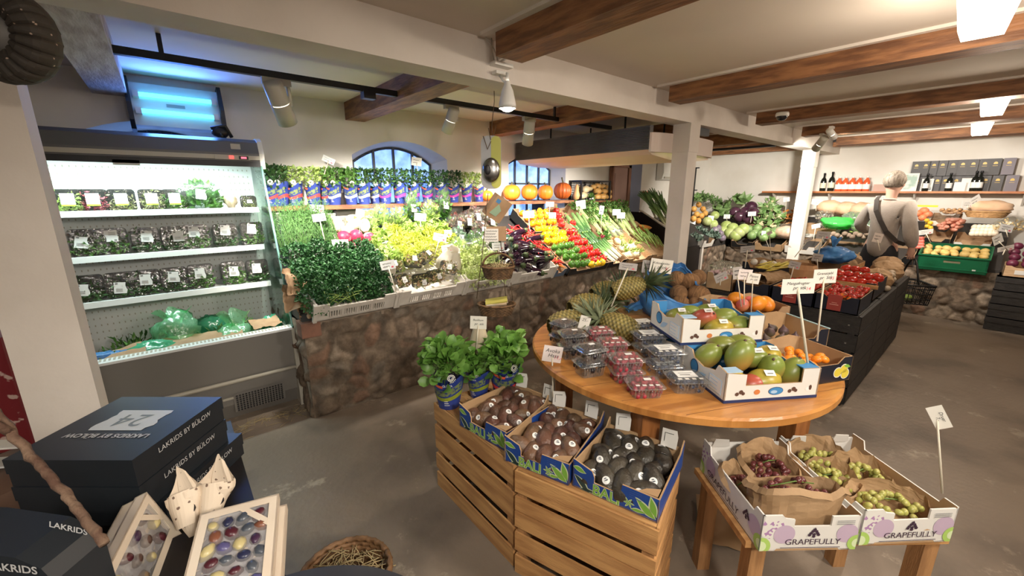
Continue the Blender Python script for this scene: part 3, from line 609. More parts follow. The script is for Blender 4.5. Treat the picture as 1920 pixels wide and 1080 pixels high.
s2=[(155,440),(207,437),(270,432),(325,430),(366,428),(421,424),(472,422)]
for i,(px,py) in enumerate(s2):
    x=Yp(px,py,3.60).x; whats=['tub of cress with a tilted label','tub of green shoots, label upside down','tub of dark rocket with a square label','half hidden tub of herbs','tub of thyme with bright stems','dark tub of mint leaves','tub of large basil leaves']
    pack(PK[(0,0,3,4,0,3,1)[i]],TM((x,3.63+(.02 if i==3 else 0),1.151),0,-.12),(-.01,.0,.01,.02,-.01,0,-.005)[i],(.085,.115,.10,.09,.115,.115,.115)[i],(.2,PI,.08,0,.05,.12,.15)[i],rowtext(i,7,whats[i],'the middle fridge shelf'),'salad pack','packs on the middle fridge shelf')
s3=[(160,520),(222,517),(272,513),(325,512),(376,507),(437,499),(482,492)]
for i,(px,py) in enumerate(s3):
    x=Yp(px,py,3.56).x; whats=['dark tub of herbs','dark tub with low label','dark tub of sage','dark tub with two loose stems','tub of small green leaves','tub of bright green purslane','narrow dark tub of herbs']
    pack(PK[(3,4,3,4,0,2,3)[i]],TM((x,3.58,.876),0,-.12),(-.02,.0,.0,.0,-.005,.0,-.01)[i],(.075,.065,.10,.10,.105,.095,.10)[i],(.12,.1,.05,.1,.05,.08,.06)[i],rowtext(i,7,whats[i],'the lowest fridge shelf'),'salad pack','packs on the lowest fridge shelf')
gs=mat('lime_strip',(.30,.60,.05),.5)
sprout=mat('mixed_sprouts',(.42,.38,.22),.6,(.30,.36,.12),40,rnd=.1); redsp=mat('red_sprouts',(.25,.03,.05),.6,(.40,.10,.12),30)
SP=[pack_proto('sprout_pack',.125,.13,.05,m,160,gs,.06,.075,.022,seed=9+i) for i,m in enumerate((gLight,redsp,sprout,sprout,gLeaf))]
for i,(px,lab) in enumerate(zip((125,172,225,282,325),('pack of yellow green sprouts','pack of dark red sprouts','pack of mixed brown sprouts','pack of pale sprouts with a shiny film','pack of green pods behind the spinach bag'))):
    pack(SP[i],TM((Yp(px,360,3.62).x,3.64,1.426),0,-.1),0,.065,0,rowtext(i,5,lab,'the top fridge shelf'),'sprout pack','sprout packs on the top fridge shelf')
def leafbag(name,M,a,b,h,lm,n,L,W,label,cat,group=None,filmm=None,tag=True,seed=1,jit=.6):
    t=thing(name,M,label,cat,group); g=random.Random(seed)
    part('leaves',foliage(n,dome(a*.9,b*.9,h*.9,.3),L,W,0,.4,None,jit,g),lm,t)
    part('bag',shell(a,b,h,seed),filmm or mBag,t)
    if tag: part('label',lab_mesh(.06,.075),[],t,TM((.0,-b*.95,h*.5),.0,-.5,.15))
    return t
leafbag('spinach_bag',TM((Yp(378,375,3.64).x,3.66,1.426)),.135,.09,.20,gLeaf,300,.055,.032,'large clear bag of spinach leaves with a white label on the top shelf','spinach')
solid('paper_pouch',shell(.04,.035,.11,5),mat('kraft_clear',(.55,.42,.28),.5),TM((Yp(432,370,3.6).x,3.64,1.426)),'small brown pouch right of the spinach bag','pouch')
pack(pack_proto('sprout_pack',.095,.085,.05,mat('moss_sprouts',(.16,.20,.06),.6),120,None,.035,.025,.015,seed=33),TM((Yp(466,372,3.6).x,3.62,1.426),0,-.05),0,.045,0,'small tub of moss green sprouts at the end of the top fridge shelf','sprout pack','sprout packs on the top fridge shelf')
# ---- bags lying in the fridge well
WZ=.44
def plastic_bag(M,a,b,h,seed,label,mt,cat='bag',group='plastic bags in the fridge well',knot=.0):
    t=thing('plastic_bag',M,label,cat,group); part('film',shell(a,b,h,seed,.03,7,(26,16)),mt,t)
    part('leaves',foliage(120,dome(a*.8,b*.8,h*.75,.2),.045,.012,0),gLeaf,t)
    if knot: 
        k=MB().grid(lambda u,v:Vector(((u-.5)*.14*(.5+v)+.02*math.sin(9*u),.03*math.sin(7*u+4*v),h*.85+v*knot+.02*math.sin(14*u))),14,7); part('twisted_top',k,mt,t)
    return t
mDeepGreen=film('deep_green_bag',(.12,.66,.38),.1,.5,.2,.36,1,16)
def well(px,py,y): q=Yp(px,py,y); return q
plastic_bag(TM((well(325,600,3.5).x,3.46,WZ)),.14,.13,.30,3,'tall pale green bag of herbs standing in the fridge well',mGreenBag,knot=.08)
plastic_bag(TM((well(280,620,3.3).x,3.28,WZ+.05)),.12,.08,.14,7,'bright green bag twisted shut at the front of the fridge well',mDeepGreen)
plastic_bag(TM((well(440,600,3.35).x,3.33,WZ+.04)),.12,.10,.16,9,'light green open bag draped over the front of the fridge well',mGreenBag,knot=.12)
plastic_bag(TM((well(505,585,3.45).x,3.45,WZ+.05)),.08,.08,.13,12,'teal green bag by the glass end of the fridge well',mDeepGreen)
plastic_bag(TM((well(205,645,3.22).x-.03,3.24,WZ+.08),.3,0,.2),.13,.06,.11,14,'blue bag hanging over the front of the fridge well',mBlueBag)
plastic_bag(TM((well(395,590,3.5).x,3.62,WZ)),.13,.12,.22,17,'dark green bag at the back of the fridge well',mDeepGreen)
for i,(px,py,y,m,n) in enumerate([(225,605,3.5,gLeaf,'leafy bunch of celery tops lying left in the fridge well'),(255,600,3.55,gDark,'dark leafy bunch lying behind the green bag in the fridge well'),(410,605,3.42,gDill,'bunch of loose parsley lying in the fridge well'),(450,590,3.5,gDill,'feathery dill bunch lying at the back of the fridge well')]):
    solid('herb_bunch',foliage(260,dome(.15,.11,.17,.3),.05,.016),m,TM((well(px,py,y).x,y,WZ)),n,'herbs','herb bunches in the fridge well')
def paper_sheet(x0,x1,y0,y1,z,seed,amp=.03,drop=0): 
    return MB().grid(lambda u,v:Vector((x0+(x1-x0)*u,y0+(y1-y0)*v,z+crumple((u*3,v*3,0),1,amp,seed)+crumple((u*9,v*9,0),1,amp*.5,seed)-drop*(1-v)**2)),18,12)
solid('paper_liner',paper_sheet(-.25,.28,3.13,3.40,.60,3,.03,.01),mKraft,Matrix(),'crumpled brown paper lining the front of the fridge well','paper')
solid('paper_liner',paper_sheet(-.75,-.22,3.14,3.34,.61,5,.03,.01),mKraft,Matrix(),'crumpled brown paper at the left front of the fridge well','paper')
solid('paper_liner',paper_sheet(.34,.52,3.18,3.42,.62,6,.02,.0),mKraft,Matrix(),'folded brown paper under the teal bag in the fridge well','paper')
# ================================================================ herb shelf on the back wall
mShelf=mat('rough_shelf_plank',(.30,.13,.06),.75,(.16,.06,.03),7,5,.6,25,stretch=(1,4,4))
t=thing('wall_shelf',TM((0,3.66,1.395)),'long rough edged wooden shelf carrying herb pots and pumpkins','shelf')
g=random.Random(4); pts=[]
for i in range(60): pts.append((.60+i*.06,-.012*g.random(),0))
part('plank',MB().prism(pts+[(4.15,.235,0),(.60,.235,0)],(0,0,.035)),mShelf,t)
for x in (1.1,2.55,3.6): part('bracket',MB().box((x,.02,-.12),(x+.02,.235,0)).box((x,.02,-.01),(x+.02,.05,0)),mBlack,t)
t=thing('wall_shelf',TM((4.15,3.66,1.392)),'short plank shelf under the small orange pumpkins and black wire crate','shelf')
part('plank',MB().box((0.0,0.0,0),(.98,.235,.025)),mShelf,t); part('bracket',MB().box((.5,.02,-.1),(.52,.235,0)),mBlack,t)
# herb pots in printed sleeves
mNavy=mat('navy_sleeve',(.022,.040,.20),.30,(.035,.060,.27),12,2); mFlag=mat('orange_red_band',(.70,.12,.05),.45); mSw=mat('swirl_white',(.72,.72,.66),.5)
bands={'red':mat('band_red',(.68,.06,.06),.45),'white':mat('band_white',(.72,.72,.68),.45),'pink':mat('band_pink',(.72,.05,.30),.45),'green':mat('band_lime',(.26,.30,.03),.45)}
def swirl(mb,M,r,m):
    o=mb.M; mb.M=M
    P=[]
    for k in range(40):
        a=k*.33; rr_=r*(1-.72*k/40); P.append((rr_*math.cos(a),rr_*math.sin(a)))
    for k in range(39):
        a,b=Vector(P[k]),Vector(P[k+1]); n=Vector((-(b-a).y,(b-a).x)).normalized()*r*.10
        mb.add([(*(a-n),0),(*(b-n),0),(*(b+n),0),(*(a+n),0)],[(0,1,2,3)],m)
    for k in range(5):
        a=-.2-k*.35; mb.add([(r*1.0*math.cos(a),r*1.0*math.sin(a),0),(r*1.35*math.cos(a-.1),r*1.35*math.sin(a-.1),0),(r*1.3*math.cos(a-.22),r*1.3*math.sin(a-.22),0),(r*.98*math.cos(a-.2),r*.98*math.sin(a-.2),0)],[(0,1,2,3)],m)
    mb.M=o
def herb_proto(band,leafm,seed,H1=.10,r0=.045,r1=.066,nl=130,L=.034,W=.022,top=.17,lettering=False,rnd=True):
    g=random.Random(seed); n=32
    def R_(z): return r0+(r1-r0)*z/H1
    def zt(a): return H1*(1.0+.13*math.cos(2*a+.6)+.05*math.cos(a))
    sl=MB().grid(lambda u,v:Vector((R_(zt(2*PI*u)*v)*math.cos(2*PI*u),R_(zt(2*PI*u)*v)*math.sin(2*PI*u),zt(2*PI*u)*v)),n,8,0,True,True)
    sl.poly([(r0*math.cos(2*PI*i/n),r0*math.sin(2*PI*i/n),.001) for i in range(n)])
    def ringband(mb,f0,f1,m,off=.001,a0=0,a1=2*PI,k=24):
        for i in range(k):
            A,B=a0+(a1-a0)*i/k,a0+(a1-a0)*(i+1)/k
            P=lambda a,f:((R_(zt(a)*f)+off)*math.cos(a),(R_(zt(a)*f)+off)*math.sin(a),zt(a)*f)
            mb.add([P(A,f0),P(B,f0),P(B,f1),P(A,f1)],[(0,1,2,3)],m,True)
    ringband(sl,.36,.50,1); ringband(sl,.90,1.0,2,.0012,1.3,4.4); ringband(sl,.56,.80,3,.001,-2.7,-.5)
    parts=[('sleeve',sl.mesh('sleeve',[mNavy,bands[band],mFlag,mat('printed_leaves',(.16,.20,.08),.5,(.03,.05,.16),70,2,ramp=(.5,.55))]))]
    lf=MB(); q=Matrix.Rotation(0,4,'Z')
    a=-1.35; M=Matrix.Translation((R_(H1)*1.05*math.cos(a),R_(H1)*1.05*math.sin(a),H1*1.12))@Matrix.Rotation(a+PI/2,4,'Z')@Matrix.Rotation(PI/2,4,'X')
    swirl(lf,M,.019,0)
    if lettering:
        M2=Matrix.Translation((0,-R_(H1*.84)-.002,H1*.86))@Matrix.Rotation(PI/2,4,'X'); lf.text('GLORIA',.017,0,M2,sx=.8)
    for k in range(3):
        zz=H1*(.16+.07*k); lf.add([((R_(zz)+.0015)*math.cos(b),(R_(zz)+.0015)*math.sin(b),zz+dz) for b,dz in ((-1.9,0),(-1.75,0),(-1.6,0),(-1.45-.1*k,0),(-1.45-.1*k,.0035),(-1.6,.0035),(-1.75,.0035),(-1.9,.0035))],[(0,1,6,7),(1,2,5,6),(2,3,4,5)],0)
    fm=MB().lathe([(R_(H1),H1),(r1*1.08,H1*1.35),(r1*1.12,top*.98)],20,cap=False)
    def sh(g):
        a=g.uniform(0,6.28); r=r1*1.15*math.sqrt(g.random()); z=H1*.75+(top*1.15-H1*.75)*g.random()**.6; return Vector((r*math.cos(a),r*math.sin(a),z)),Vector((math.cos(a)*.7,math.sin(a)*.7,.6))
    parts+=[('lettering',lf.mesh('lettering',[mSw])),('clear_collar',fm.mesh('clear_collar',mClear)),('leaves',foliage(nl,sh,L,W,0,.5,None,.6,g,rnd).mesh('leaves',leafm))]
    return ('herb_pot',None,parts)
HP={}
for b in ('red','white','pink'):
    for k,(lm,L,W) in enumerate(((gLeaf,.034,.02),(gDark,.03,.016),(gLight,.026,.014))): HP[b,k]=herb_proto(b,lm,k+len(b)*10,.165,.044,.062,170,L*1.1,W*1.2,.262)
hp_=[(513,'red',1,'behind the fridge glass'),(530,'red',1,''),(556,'red',2,''),(590,'red',2,''),(612,'red',2,''),(629,'white',0,''),(660,'white',0,''),(684,'white',1,''),(703,'white',1,''),(724,'pink',1,''),(752,'pink',1,''),(778,'pink',1,''),(800,'pink',1,''),(828,'pink',1,''),(852,'pink',1,''),(876,'pink',2,''),(896,'pink',2,'')]
for i,(px,b,k,x) in enumerate(hp_):
    back=i in (4,8,12,16); p=Yp(px,383,3.75 if not back else 3.84)
    make(HP[b,k],TM((p.x,3.755 if not back else 3.815,1.43),(-.9+.7*R.random()),0,0,1),'herb in navy sleeve with %s band, %s on the shelf'%(b,nth(i,17)),'herb pot','herb pots on the wall shelf')
# pumpkins
mPk=mat('orange_pumpkin',(.78,.26,.025),.42,(.66,.19,.015),5,3,.15,12,rnd=.06); mPk2=mat('deep_orange_pumpkin',(.52,.12,.02),.45,(.42,.09,.015),8,3,.2,20); mStem=mat('pumpkin_stem',(.10,.09,.04),.7)
def pumpkin(M,r,h,n,mt,label,amp=.06,group='pumpkins on the wall shelf',stem=.03,seed=0,cat='pumpkin',name='pumpkin'):
    t=thing(name,M,label,cat,group)
    def fn(d):
        a=math.atan2(d.y,d.x); return (1-amp*abs(math.sin(n*a/2+seed))**.7*(1-d.z*d.z)**.5)*(1-.18*max(0,abs(d.z)-.75)*4*.5)
    part('body',MB().ball((0,0,h/2),(r,r,h/2),48,16,0,fn),mt,t)
    part('stem',MB().tube([(0,0,h*.90),(.0,.0,h*.97),(.01,.0,h*.97+stem*.5),(.018,0,h*.97+stem)],[.016,.011,.009,.010],7),mStem,t)
pk=[(917,.075,.13,8,mPk,'small orange pumpkin half hidden behind the product card'),(960,.105,.20,10,mPk,'round bright orange pumpkin, left of the row of four'),(993,.105,.205,10,mPk,'bright orange pumpkin with a pale scar, second of the four'),(1023,.10,.20,10,mPk,'bright orange pumpkin, third of the four'),(1055,.125,.235,14,mPk2,'tall ribbed deep orange pumpkin with a dark stem')]
for i,(px,r,h,n,m_,l) in enumerate(pk):
    p=Yp(px,375,3.74); pumpkin(TM((p.x,3.745+(.04 if i==0 else 0),1.43),i*.7),r,h,n,m_,l,.05 if i<4 else .16,stem=.025 if i<4 else .06,seed=i)
mSq=mat('pale_squash',(.74,.60,.34),.4,(.80,.70,.48),6); mSq2=mat('peach_squash',(.78,.45,.20),.45)
def squash(M,label,m_,L=.22,r=.05):
    solid('squash',MB().tube([(0,0,0),(0,0,L*.06),(0,0,L*.3),(0.004,0,L*.6),(0.01,0,L*.85),(.012,0,L*.94),(.014,0,L)],[.01,r*.75,r,r*.62,r*.55,r*.4,.012],16),m_,M,label,'squash','squashes beside the pumpkins')
for px,dz,m_,l,ry in ((1078,.0,mSq2,'peach coloured squash standing beside the deep orange pumpkin',0),(1092,.05,mSq,'cream squash lying on its side, lower one in front of the wire crate',1.5),(1100,.13,mSq,'cream squash lying on top of another beside the wire crate',1.45)):
    p=Yp(px,375,3.74); squash(TM((p.x-(.06 if ry else 0),3.72+dz*.3,1.43+dz),.2,0,ry),l,m_,.26 if ry else .2)
solid('herb_bunch',foliage(50,dome(.05,.04,.07,.3),.05,.02),gLeaf,TM((Yp(1107,375,3.72).x,3.71,1.43)),'small sprig of green leaves between the squashes and little pumpkins','herbs')
g=random.Random(5); k=0
lp=mat('pale_orange_pumpkin',(.80,.48,.16),.45,(.74,.40,.12),6,rnd=.06)
pos=[(1118,0,.045),(1128,0,.05),(1139,0,.045),(1122,1,.05),(1134,1,.045),(1143,1,.04),(1126,2,.045),(1136,2,.04),(1142,2,.035),(1118,2,.035)]
for i,(px,lv,r) in enumerate(pos):
    p=Yp(px,375,3.74); pumpkin(TM((p.x,3.72+.045*lv,1.418+.075*lv),g.random()*6,g.uniform(-.3,.3)),r*1.25,r*2,8,lp,'little pale orange pumpkin by the black crate, %s'%(('bottom row','middle row','top row')[lv]+', '+nth([j for j in range(10) if pos[j][1]==lv and pos[j][0]<px].__len__(),sum(1 for q in pos if q[1]==lv))),.05,'little pumpkins in a heap',.012,seed=i)
wc=MB(); x0,x1,y0,y1,z0,z1=0,.62,0,.2,0,.27
for a in (x0,x1):
    for b in (y0,y1): wc.box((a-.012,b-.012,z0),(a+.012,b+.012,z1))
for z in (.0,.25): wc.box((x0,y0-.008,z),(x1,y0+.008,z+.02)).box((x0,y1-.008,z),(x1,y1+.008,z+.02)).box((x0-.008,y0,z),(x0+.008,y1,z+.02)).box((x1-.008,y0,z),(x1+.008,y1,z+.02))
wc.box((.3,y1-.008,0),(.33,y1+.008,z1))
for i in range(20): wc.tube([(x0+.031*i,y1,0),(x0+.031*i,y1,z1)],.0035,4)
for i in range(8): wc.tube([(x0,y1,.03*i+.02),(x1,y1,.03*i+.02)],.0035,4); wc.tube([(x0,y0,.03*i+.02),(x0,y1,.03*i+.02)],.0035,4)
solid('wire_crate',wc,mBlack,TM((4.30,3.685,1.417)),'black plastic grid crate behind the little orange pumpkins','crate')
# ================================================================ crates and heaps on the sloping back counter
mCr=mat('milk_white_plastic',(.66,.62,.56),.5,(.58,.53,.47),8,rnd=.05)
def white_crate(u0,u1,v0,v1,label,hw=.11,inside=None):
    W,Dp_=u1-u0,v1-v0; t=thing('plastic_crate',SM(u0,v0,.0),label,'crate','white slotted plastic crates')
    fr=MB(); T=.012
    fr.box((0,0,0),(W,Dp_,.01))
    def wall(p0,p1,ax):
        L=(Vector(p1)-Vector(p0)).length; F=frame(p0,Vector(p1)-Vector(p0)); o=fr.M; fr.M=F
        c=.09
        fr.box((0,0,0),(c,T,hw+.03)); fr.box((L-c,0,0),(L,T,hw+.03)); fr.box((c,0,0),(L-c,T,.022)); fr.box((c,0,hw-.035),(L-c,T,hw)); 
        n=int((L-2*c)/.016)
        for i in range(n):
            x=c+(L-2*c)*(i+.5)/n
            if i%6!=5: fr.box((x-.0035,0,.02),(x+.0035,T,hw-.03))
            else: fr.box((x-.010,0,.02),(x+.010,T,hw-.03))
        fr.M=o
    wall((0,0,0),(W,0,0),0); wall((W,Dp_,0),(0,Dp_,0),0); wall((W,0,0),(W,Dp_,0),1); wall((0,Dp_,0),(0,0,0),1)
    part('slotted_shell',fr,mCr,t)
    for i,(x,y) in enumerate(((0,0),(W,0),(W,Dp_),(0,Dp_))): part('corner',MB().box((x-.012,y-.012,0),(x+.012,y+.012,hw+.045)),mCr,t)
    return t
def card_tray(u0,u1,v0,v1,label,mo,hw=.10,mi=None,M=None,name='card_tray',group='card trays on the back counter',low=.55):
    W,D=u1-u0,v1-v0; t=thing(name,M or SM(u0,v0,0),label,'tray',group); T=.006; b=MB(); b.box((0,0,0),(W,D,.006),1)
    def wl(pts,o,x,flip=False):
        F=frame(o,x); bb=b.M; b.M=F
        P=[(a,0,z) for a,z in pts]; n=len(P); Q=[(a,T,z) for a,z in pts]
        b.poly(P,0); b.poly(Q[::-1],1); b.add(P+Q,[(i,(i+1)%n,n+(i+1)%n,n+i) for i in range(n)],1); b.M=bb
    c=min(.09,W*.2)
    pf=lambda L,lo:[(0,0),(L,0),(L,hw),(L-c,hw),(L-c-.03,hw*lo),(c+.03,hw*lo),(c,hw),(0,hw)]
    wl(pf(W,low),(0,0,0),(1,0,0)); wl(pf(W,low),(W,D,0),(-1,0,0)); wl(pf(D,.9),(W,0,0),(0,1,0)); wl(pf(D,.9),(0,D,0),(0,-1,0))
    part('tray_body',b,[mo,mi or mKraft],t); return t
white_crate(.64,1.20,-.03,.55,'white slotted crate of parsley at the fridge end of the counter')
white_crate(1.22,1.80,-.03,.50,'white slotted crate of salad packs, second from the fridge')
white_crate(1.82,2.30,-.03,.50,'white slotted crate of frisée, third from the fridge')
white_crate(2.32,2.86,-.03,.52,'white crate holding the aubergines')
white_crate(.66,1.0,.56,1.02,'white crate holding the dill at the back'); white_crate(1.0,1.36,.56,1.02,'white crate holding radicchio and chicory')
# parsley
g=random.Random(11); PAR=[]
for s in range(3):
    mb=foliage(520,dome(.125,.115,.13,.62),.026,.022,0,.8,None,1.0,random.Random(s+40)); 
    for i in range(14): 
        a=g.uniform(0,6.28); mb.tube([(0,0,-.03),(.03*math.cos(a),.03*math.sin(a),.02),(.09*math.cos(a),.09*math.sin(a),.07)],.0025,4)
    PAR.append(mb.mesh('parsley_bunch',mat('curly_parsley',(.018,.075,.020),.5,(.045,.15,.04),16,rnd=.15,trans=.15)))
rows=[(4,.105),(4,.24),(4,.37),(4,.50)]
for j,(n,v) in enumerate(rows):
    for i in range(n):
        o=put('parsley_bunch',PAR[(i+j)%3],SM(.69+.145*i+g.uniform(-.02,.02),v+g.uniform(-.02,.02),.07+.02*(j%2),g.uniform(0,6),g.uniform(-.2,.2),g.uniform(-.2,.2),g.uniform(.9,1.12)))
        meta(o,'bunch of curly parsley, %s in the %s of the parsley crate'%(nth(i,n),('front row','second row','third row','back row')[j]),'parsley','parsley bunches')
st=MB()
for i in range(26):
    p=Vector((g.uniform(-.1,.1),g.uniform(-.03,.06),0)); d=Vector((g.uniform(-1,1),g.uniform(-.6,.6),.3)).normalized(); st.tube([p-d*.05,p+Vector((0,0,.012)),p+d*.06],.0022,4)
solid('parsley_stalks',st,gLight,SM(.82,.0,.13),'loose pale parsley stalks hanging over the front of the parsley crate','parsley stalks',kind='stuff')
# dill
DI=[]
for s in range(2):
    mb=MB(); gg=random.Random(s+3)
    for i in range(46):
        x=gg.uniform(-.05,.05); d=Vector((gg.uniform(-.25,.25),1,gg.uniform(.1,.55))).normalized(); p=Vector((x,-.22,gg.uniform(.0,.03)))
        mb.tube([p,p+d*.2,p+d*.34],[.0022,.0016,.0008],4)
        for k in range(16): q=p+d*gg.uniform(.1,.42); mb.leaf(q,rdir(gg,-.2)+d*.6,(0,0,1),gg.uniform(.02,.05),.0035,.2)
    DI.append(mb.mesh('dill_bunch',gDill))
for i in range(5): make(('dill_bunch',DI[i%2],[]),SM(.66+.072*i,.80+.02*(i%2),.10+.02*(i%2),-.15+.05*i),'feathery dill bunch, %s in the dill crate'%nth(i,5),'dill','dill bunches')
# brown paper at the end of the counter
for (px,py,s,l) in ((555,530,.09,'upper piece'),(552,560,.085,'middle piece'),(575,580,.08,'lower piece')):
    u=px; m=MB().grid(lambda a,b,s=s:Vector(((a-.5)*2*s,(b-.5)*2.4*s,.05*math.sin(3*a+2*b)+crumple((a*3,b*3,s*90),1,.06)+crumple((a*8,b*8,s*50),1,.03))),14,14)
    q=Yp(px,py,2.98); solid('crumpled_paper',m,mKraft,TM(q,.3,.9,.2),'crumpled brown paper stuffed beside the parsley crate, %s'%l,'paper','crumpled paper by the parsley')
# radicchio and chicory
mRad=mat('radicchio',(.42,.03,.08),.4,(.75,.55,.55),5,2,ramp=(.55,.68),rnd=.1); mChi=mat('chicory',(.80,.72,.42),.4,(.86,.82,.66),4,2,rnd=.06)
def head_mesh(nm,mt,r=.055,n=16,L=1.0,seed=0):
    gg=random.Random(seed); mb=MB().ball((0,0,0),(r,r,r*L),14,10,0,lambda d:1+.06*noise.noise(d*3+Vector((seed,0,0))))
    for k in range(n):
        a=k*2.4; t=gg.uniform(-.3,.9)
        def fn(u,v,a=a,t=t):
            th=(1-v)*1.9+.15; ph=a+(u-.5)*1.5; q=r*(1.03+.10*v*v*gg.random()*0+.012*k/n+.06*v*math.sin(9*u+k))
            return Vector((q*math.sin(th)*math.cos(ph),q*math.sin(th)*math.sin(ph),q*L*math.cos(th)))
        mb.grid(fn,7,6,0)
    return mb.mesh(nm,mt)
RH=head_mesh('radicchio_head',mRad,.055,10,1.0,2); CH=head_mesh('chicory_head',mChi,.042,8,1.7,4)
for i,(u,v,w) in enumerate([(1.03,.60,.08),(1.12,.59,.09),(1.21,.60,.08),(1.06,.70,.12),(1.16,.71,.12),(1.26,.69,.10)]):
    make(('radicchio',RH,[]),SM(u,v,w,i*1.3,.5*i),'red radicchio head, %s in the %s row'%(nth(i%3,3),'front' if i<3 else 'back'),'radicchio','radicchio heads')
for i,(u,v,w) in enumerate([(1.03,.84,.13),(1.11,.80,.11),(1.18,.83,.15),(1.27,.82,.14),(1.07,.92,.12),(1.22,.93,.13)]):
    make(('chicory',CH,[]),SM(u,v,w,i*.9,1.35,.2*i),'pale chicory head, %s in the %s row above the radicchio'%(nth(i,4) if i<4 else nth(i-4,2),'front' if i<4 else 'back'),'chicory','chicory heads')
# frilly lettuces
def frill(seed,n,r,h,L,W,mt,nm,jit=.7): 
    gg=random.Random(seed); return foliage(n,dome(r,r,h,.35),L,W,0,.9,None,jit,gg).mesh(nm,mt)
FR=[frill(s,420,.115,.12,.045,.016,gYel,'frisee_lettuce',.8) for s in (1,2)]; LO=[frill(s,300,.105,.11,.045,.04,gLight,'lettuce_head',.6) for s in (3,4)]
k=0
fp=[(1.33,.40,0),(1.30,.56,0),(1.47,.42,1),(1.45,.58,1),(1.62,.44,1),(1.62,.60,1),(1.78,.50,1),(1.80,.66,1),(1.95,.58,1),(1.50,.72,1),(1.68,.75,0),(1.38,.70,0),(1.84,.80,0),(1.96,.74,0)]
for i,(u,v,y) in enumerate(fp):
    make(('frisee_lettuce',FR[i%2],[]) if y else ('leaf_lettuce',LO[i%2],[]),SM(u,v,.05,i*1.7,.1,.1,1.0),('yellow frilly lettuce' if y else 'light green leafy lettuce')+' in the lit middle of the counter, %s'%['front left','left of the second row','front middle','middle of the second row','front right','right of the second row','right end front','right end behind','far right beside the card','middle of the third row','right of the third row','left of the third row','back row right','back row far right'][i],'lettuce','loose lettuces')
# bagged lettuces at the back
bags=[(1.30,.86,.10,.20,gLight,'clear bag of pale lettuce, leftmost of the back row'),(1.46,.95,.10,.22,gLight,'clear bag of iceberg lettuce with a blue tie'),(1.62,.92,.09,.20,gLight,'clear bag of light green leaves behind the yellow lettuce'),(1.80,1.0,.075,.30,gLeaf,'tall pointed bag of romaine under the arched window'),(1.98,.98,.09,.24,gLight,'clear bag of pale romaine with a price card'),(2.16,1.02,.075,.32,gLeaf,'tall pointed bag of green romaine with a small label')]
for i,(u,v,a,h,lm,l) in enumerate(bags): leafbag('lettuce_bag',SM(u,v,.02,0,-.35),a,a*.8,h,lm,190,.06,.035,l,'bagged lettuce','bagged lettuces in the back row',tag=i in(3,5),seed=i+3)
for i,(u,v) in enumerate([(2.34,.86),(2.50,.94),(2.62,.84),(2.42,.70),(2.2,.82)]):
    leafbag('lollo_bag',SM(u,v,.02,0,-.3),.095,.085,.17,gRed,210,.045,.035,'clear bag of red frilled lettuce, %s by the hanging baskets'%['front left','back','right','front','far left'][i],'bagged lettuce','bagged red lettuces',tag=True,seed=20+i,jit=.9)
for i,(u,v,lm) in enumerate([(2.10,.62,gBlue),(2.28,.56,gLeaf),(2.42,.48,gLeaf),(2.22,.44,gLight),(2.02,.47,gLight)]):
    leafbag('salad_bag',SM(u,v,.03,0,-.2),.10,.085,.15,lm,170,.05,.03,'clear bag of %s, %s behind the hanging baskets'%(['lamb lettuce','mixed leaves','green leaves','pale leaves','crisp leaves'][i],['back left','back right','right','middle','left'][i]),'bagged lettuce','bags of salad leaves',seed=40+i)
mFri=mat('pale_frisee',(.52,.62,.22),.5,(.70,.76,.42),14,rnd=.06,trans=.3); IC=[frill(s,330,.11,.10,.05,.02,mFri,'frisee_head',.9) for s in (7,8)]
for i,(u,v) in enumerate([(1.88,.06),(2.06,.05),(2.22,.07),(1.92,.22),(2.10,.22),(2.26,.24),(1.96,.36),(2.16,.36)]):
    make(('curly_endive',IC[i%2],[]),SM(u,v,.05,i*2.1,0,0,.95),'pale curly endive in the third crate, %s of the %s row'%(('left','middle','right')[i%3] if i<6 else ('left','right')[i-6],('front','second','back')[i//3]),'endive','pale curly endives')
# salad packs standing in black trays
mMix=mat('mixed_salad',(.20,.26,.06),.5,(.35,.22,.12),30,3,rnd=.1,trans=.15)
SPK=[]
for s in (1,2): 
    p=pack_proto('salad_tray',.135,.10,.07,mMix,130,None,.04,.045,.03,seed=60+s); SPK.append(('salad_tray',None,p[2]))
for i,(u,v,w,rz,rx) in enumerate([(1.31,.10,.06,.1,-.9),(1.31,.28,.07,-.1,-1.0),(1.46,.09,.05,.0,-.5),(1.47,.27,.10,-.3,-1.1),(1.60,.10,.06,.1,-.7),(1.61,.28,.13,.5,-1.2),(1.72,.14,.10,-.5,-.8)]):
    r=make(SPK[i%2],SM(u,v,w,rz,rx),'tray of mixed salad, %s in second white crate'%['front left','back left','front middle','back middle','front right','back right with its lid up','right end, leaning on the white bag'][i],'salad tray','trays of mixed salad')
    for c in r.children:
        if c.name.startswith('label'): c.matrix_local=TM((0,-.0715,.05))
def sackcloth(M,a,b,h,label,mt,seed): 
    return solid('paper_wrap',MB().lathe([(a,0),(a*1.05,h*.3),(a*.75,h*.7),(a*.45,h*.95),(a*.55,h*1.05)],18,lobe=lambda q,k:1+.12*math.sin(5*q+seed)+.06*math.sin(11*q),cap=False),mt,M,label,'paper wrap','white paper wraps')
mPaper=mat('creamy_paper',(.72,.66,.55),.7,(.64,.57,.46),6,3,.3,20,trans=.15)
sackcloth(SM(1.80,.25,.05),.10,.08,.2,'cream paper wrap standing at the right of the salad trays',mPaper,1)
sackcloth(SM(1.24,.28,.06,0,.4),.06,.05,.16,'white paper wrap between parsley and salad trays',mPaper,4)
sackcloth(SM(2.56,.08,.03,0,.2),.05,.04,.1,'crumpled white paper at the left front of the aubergine crate',mPaper,7)
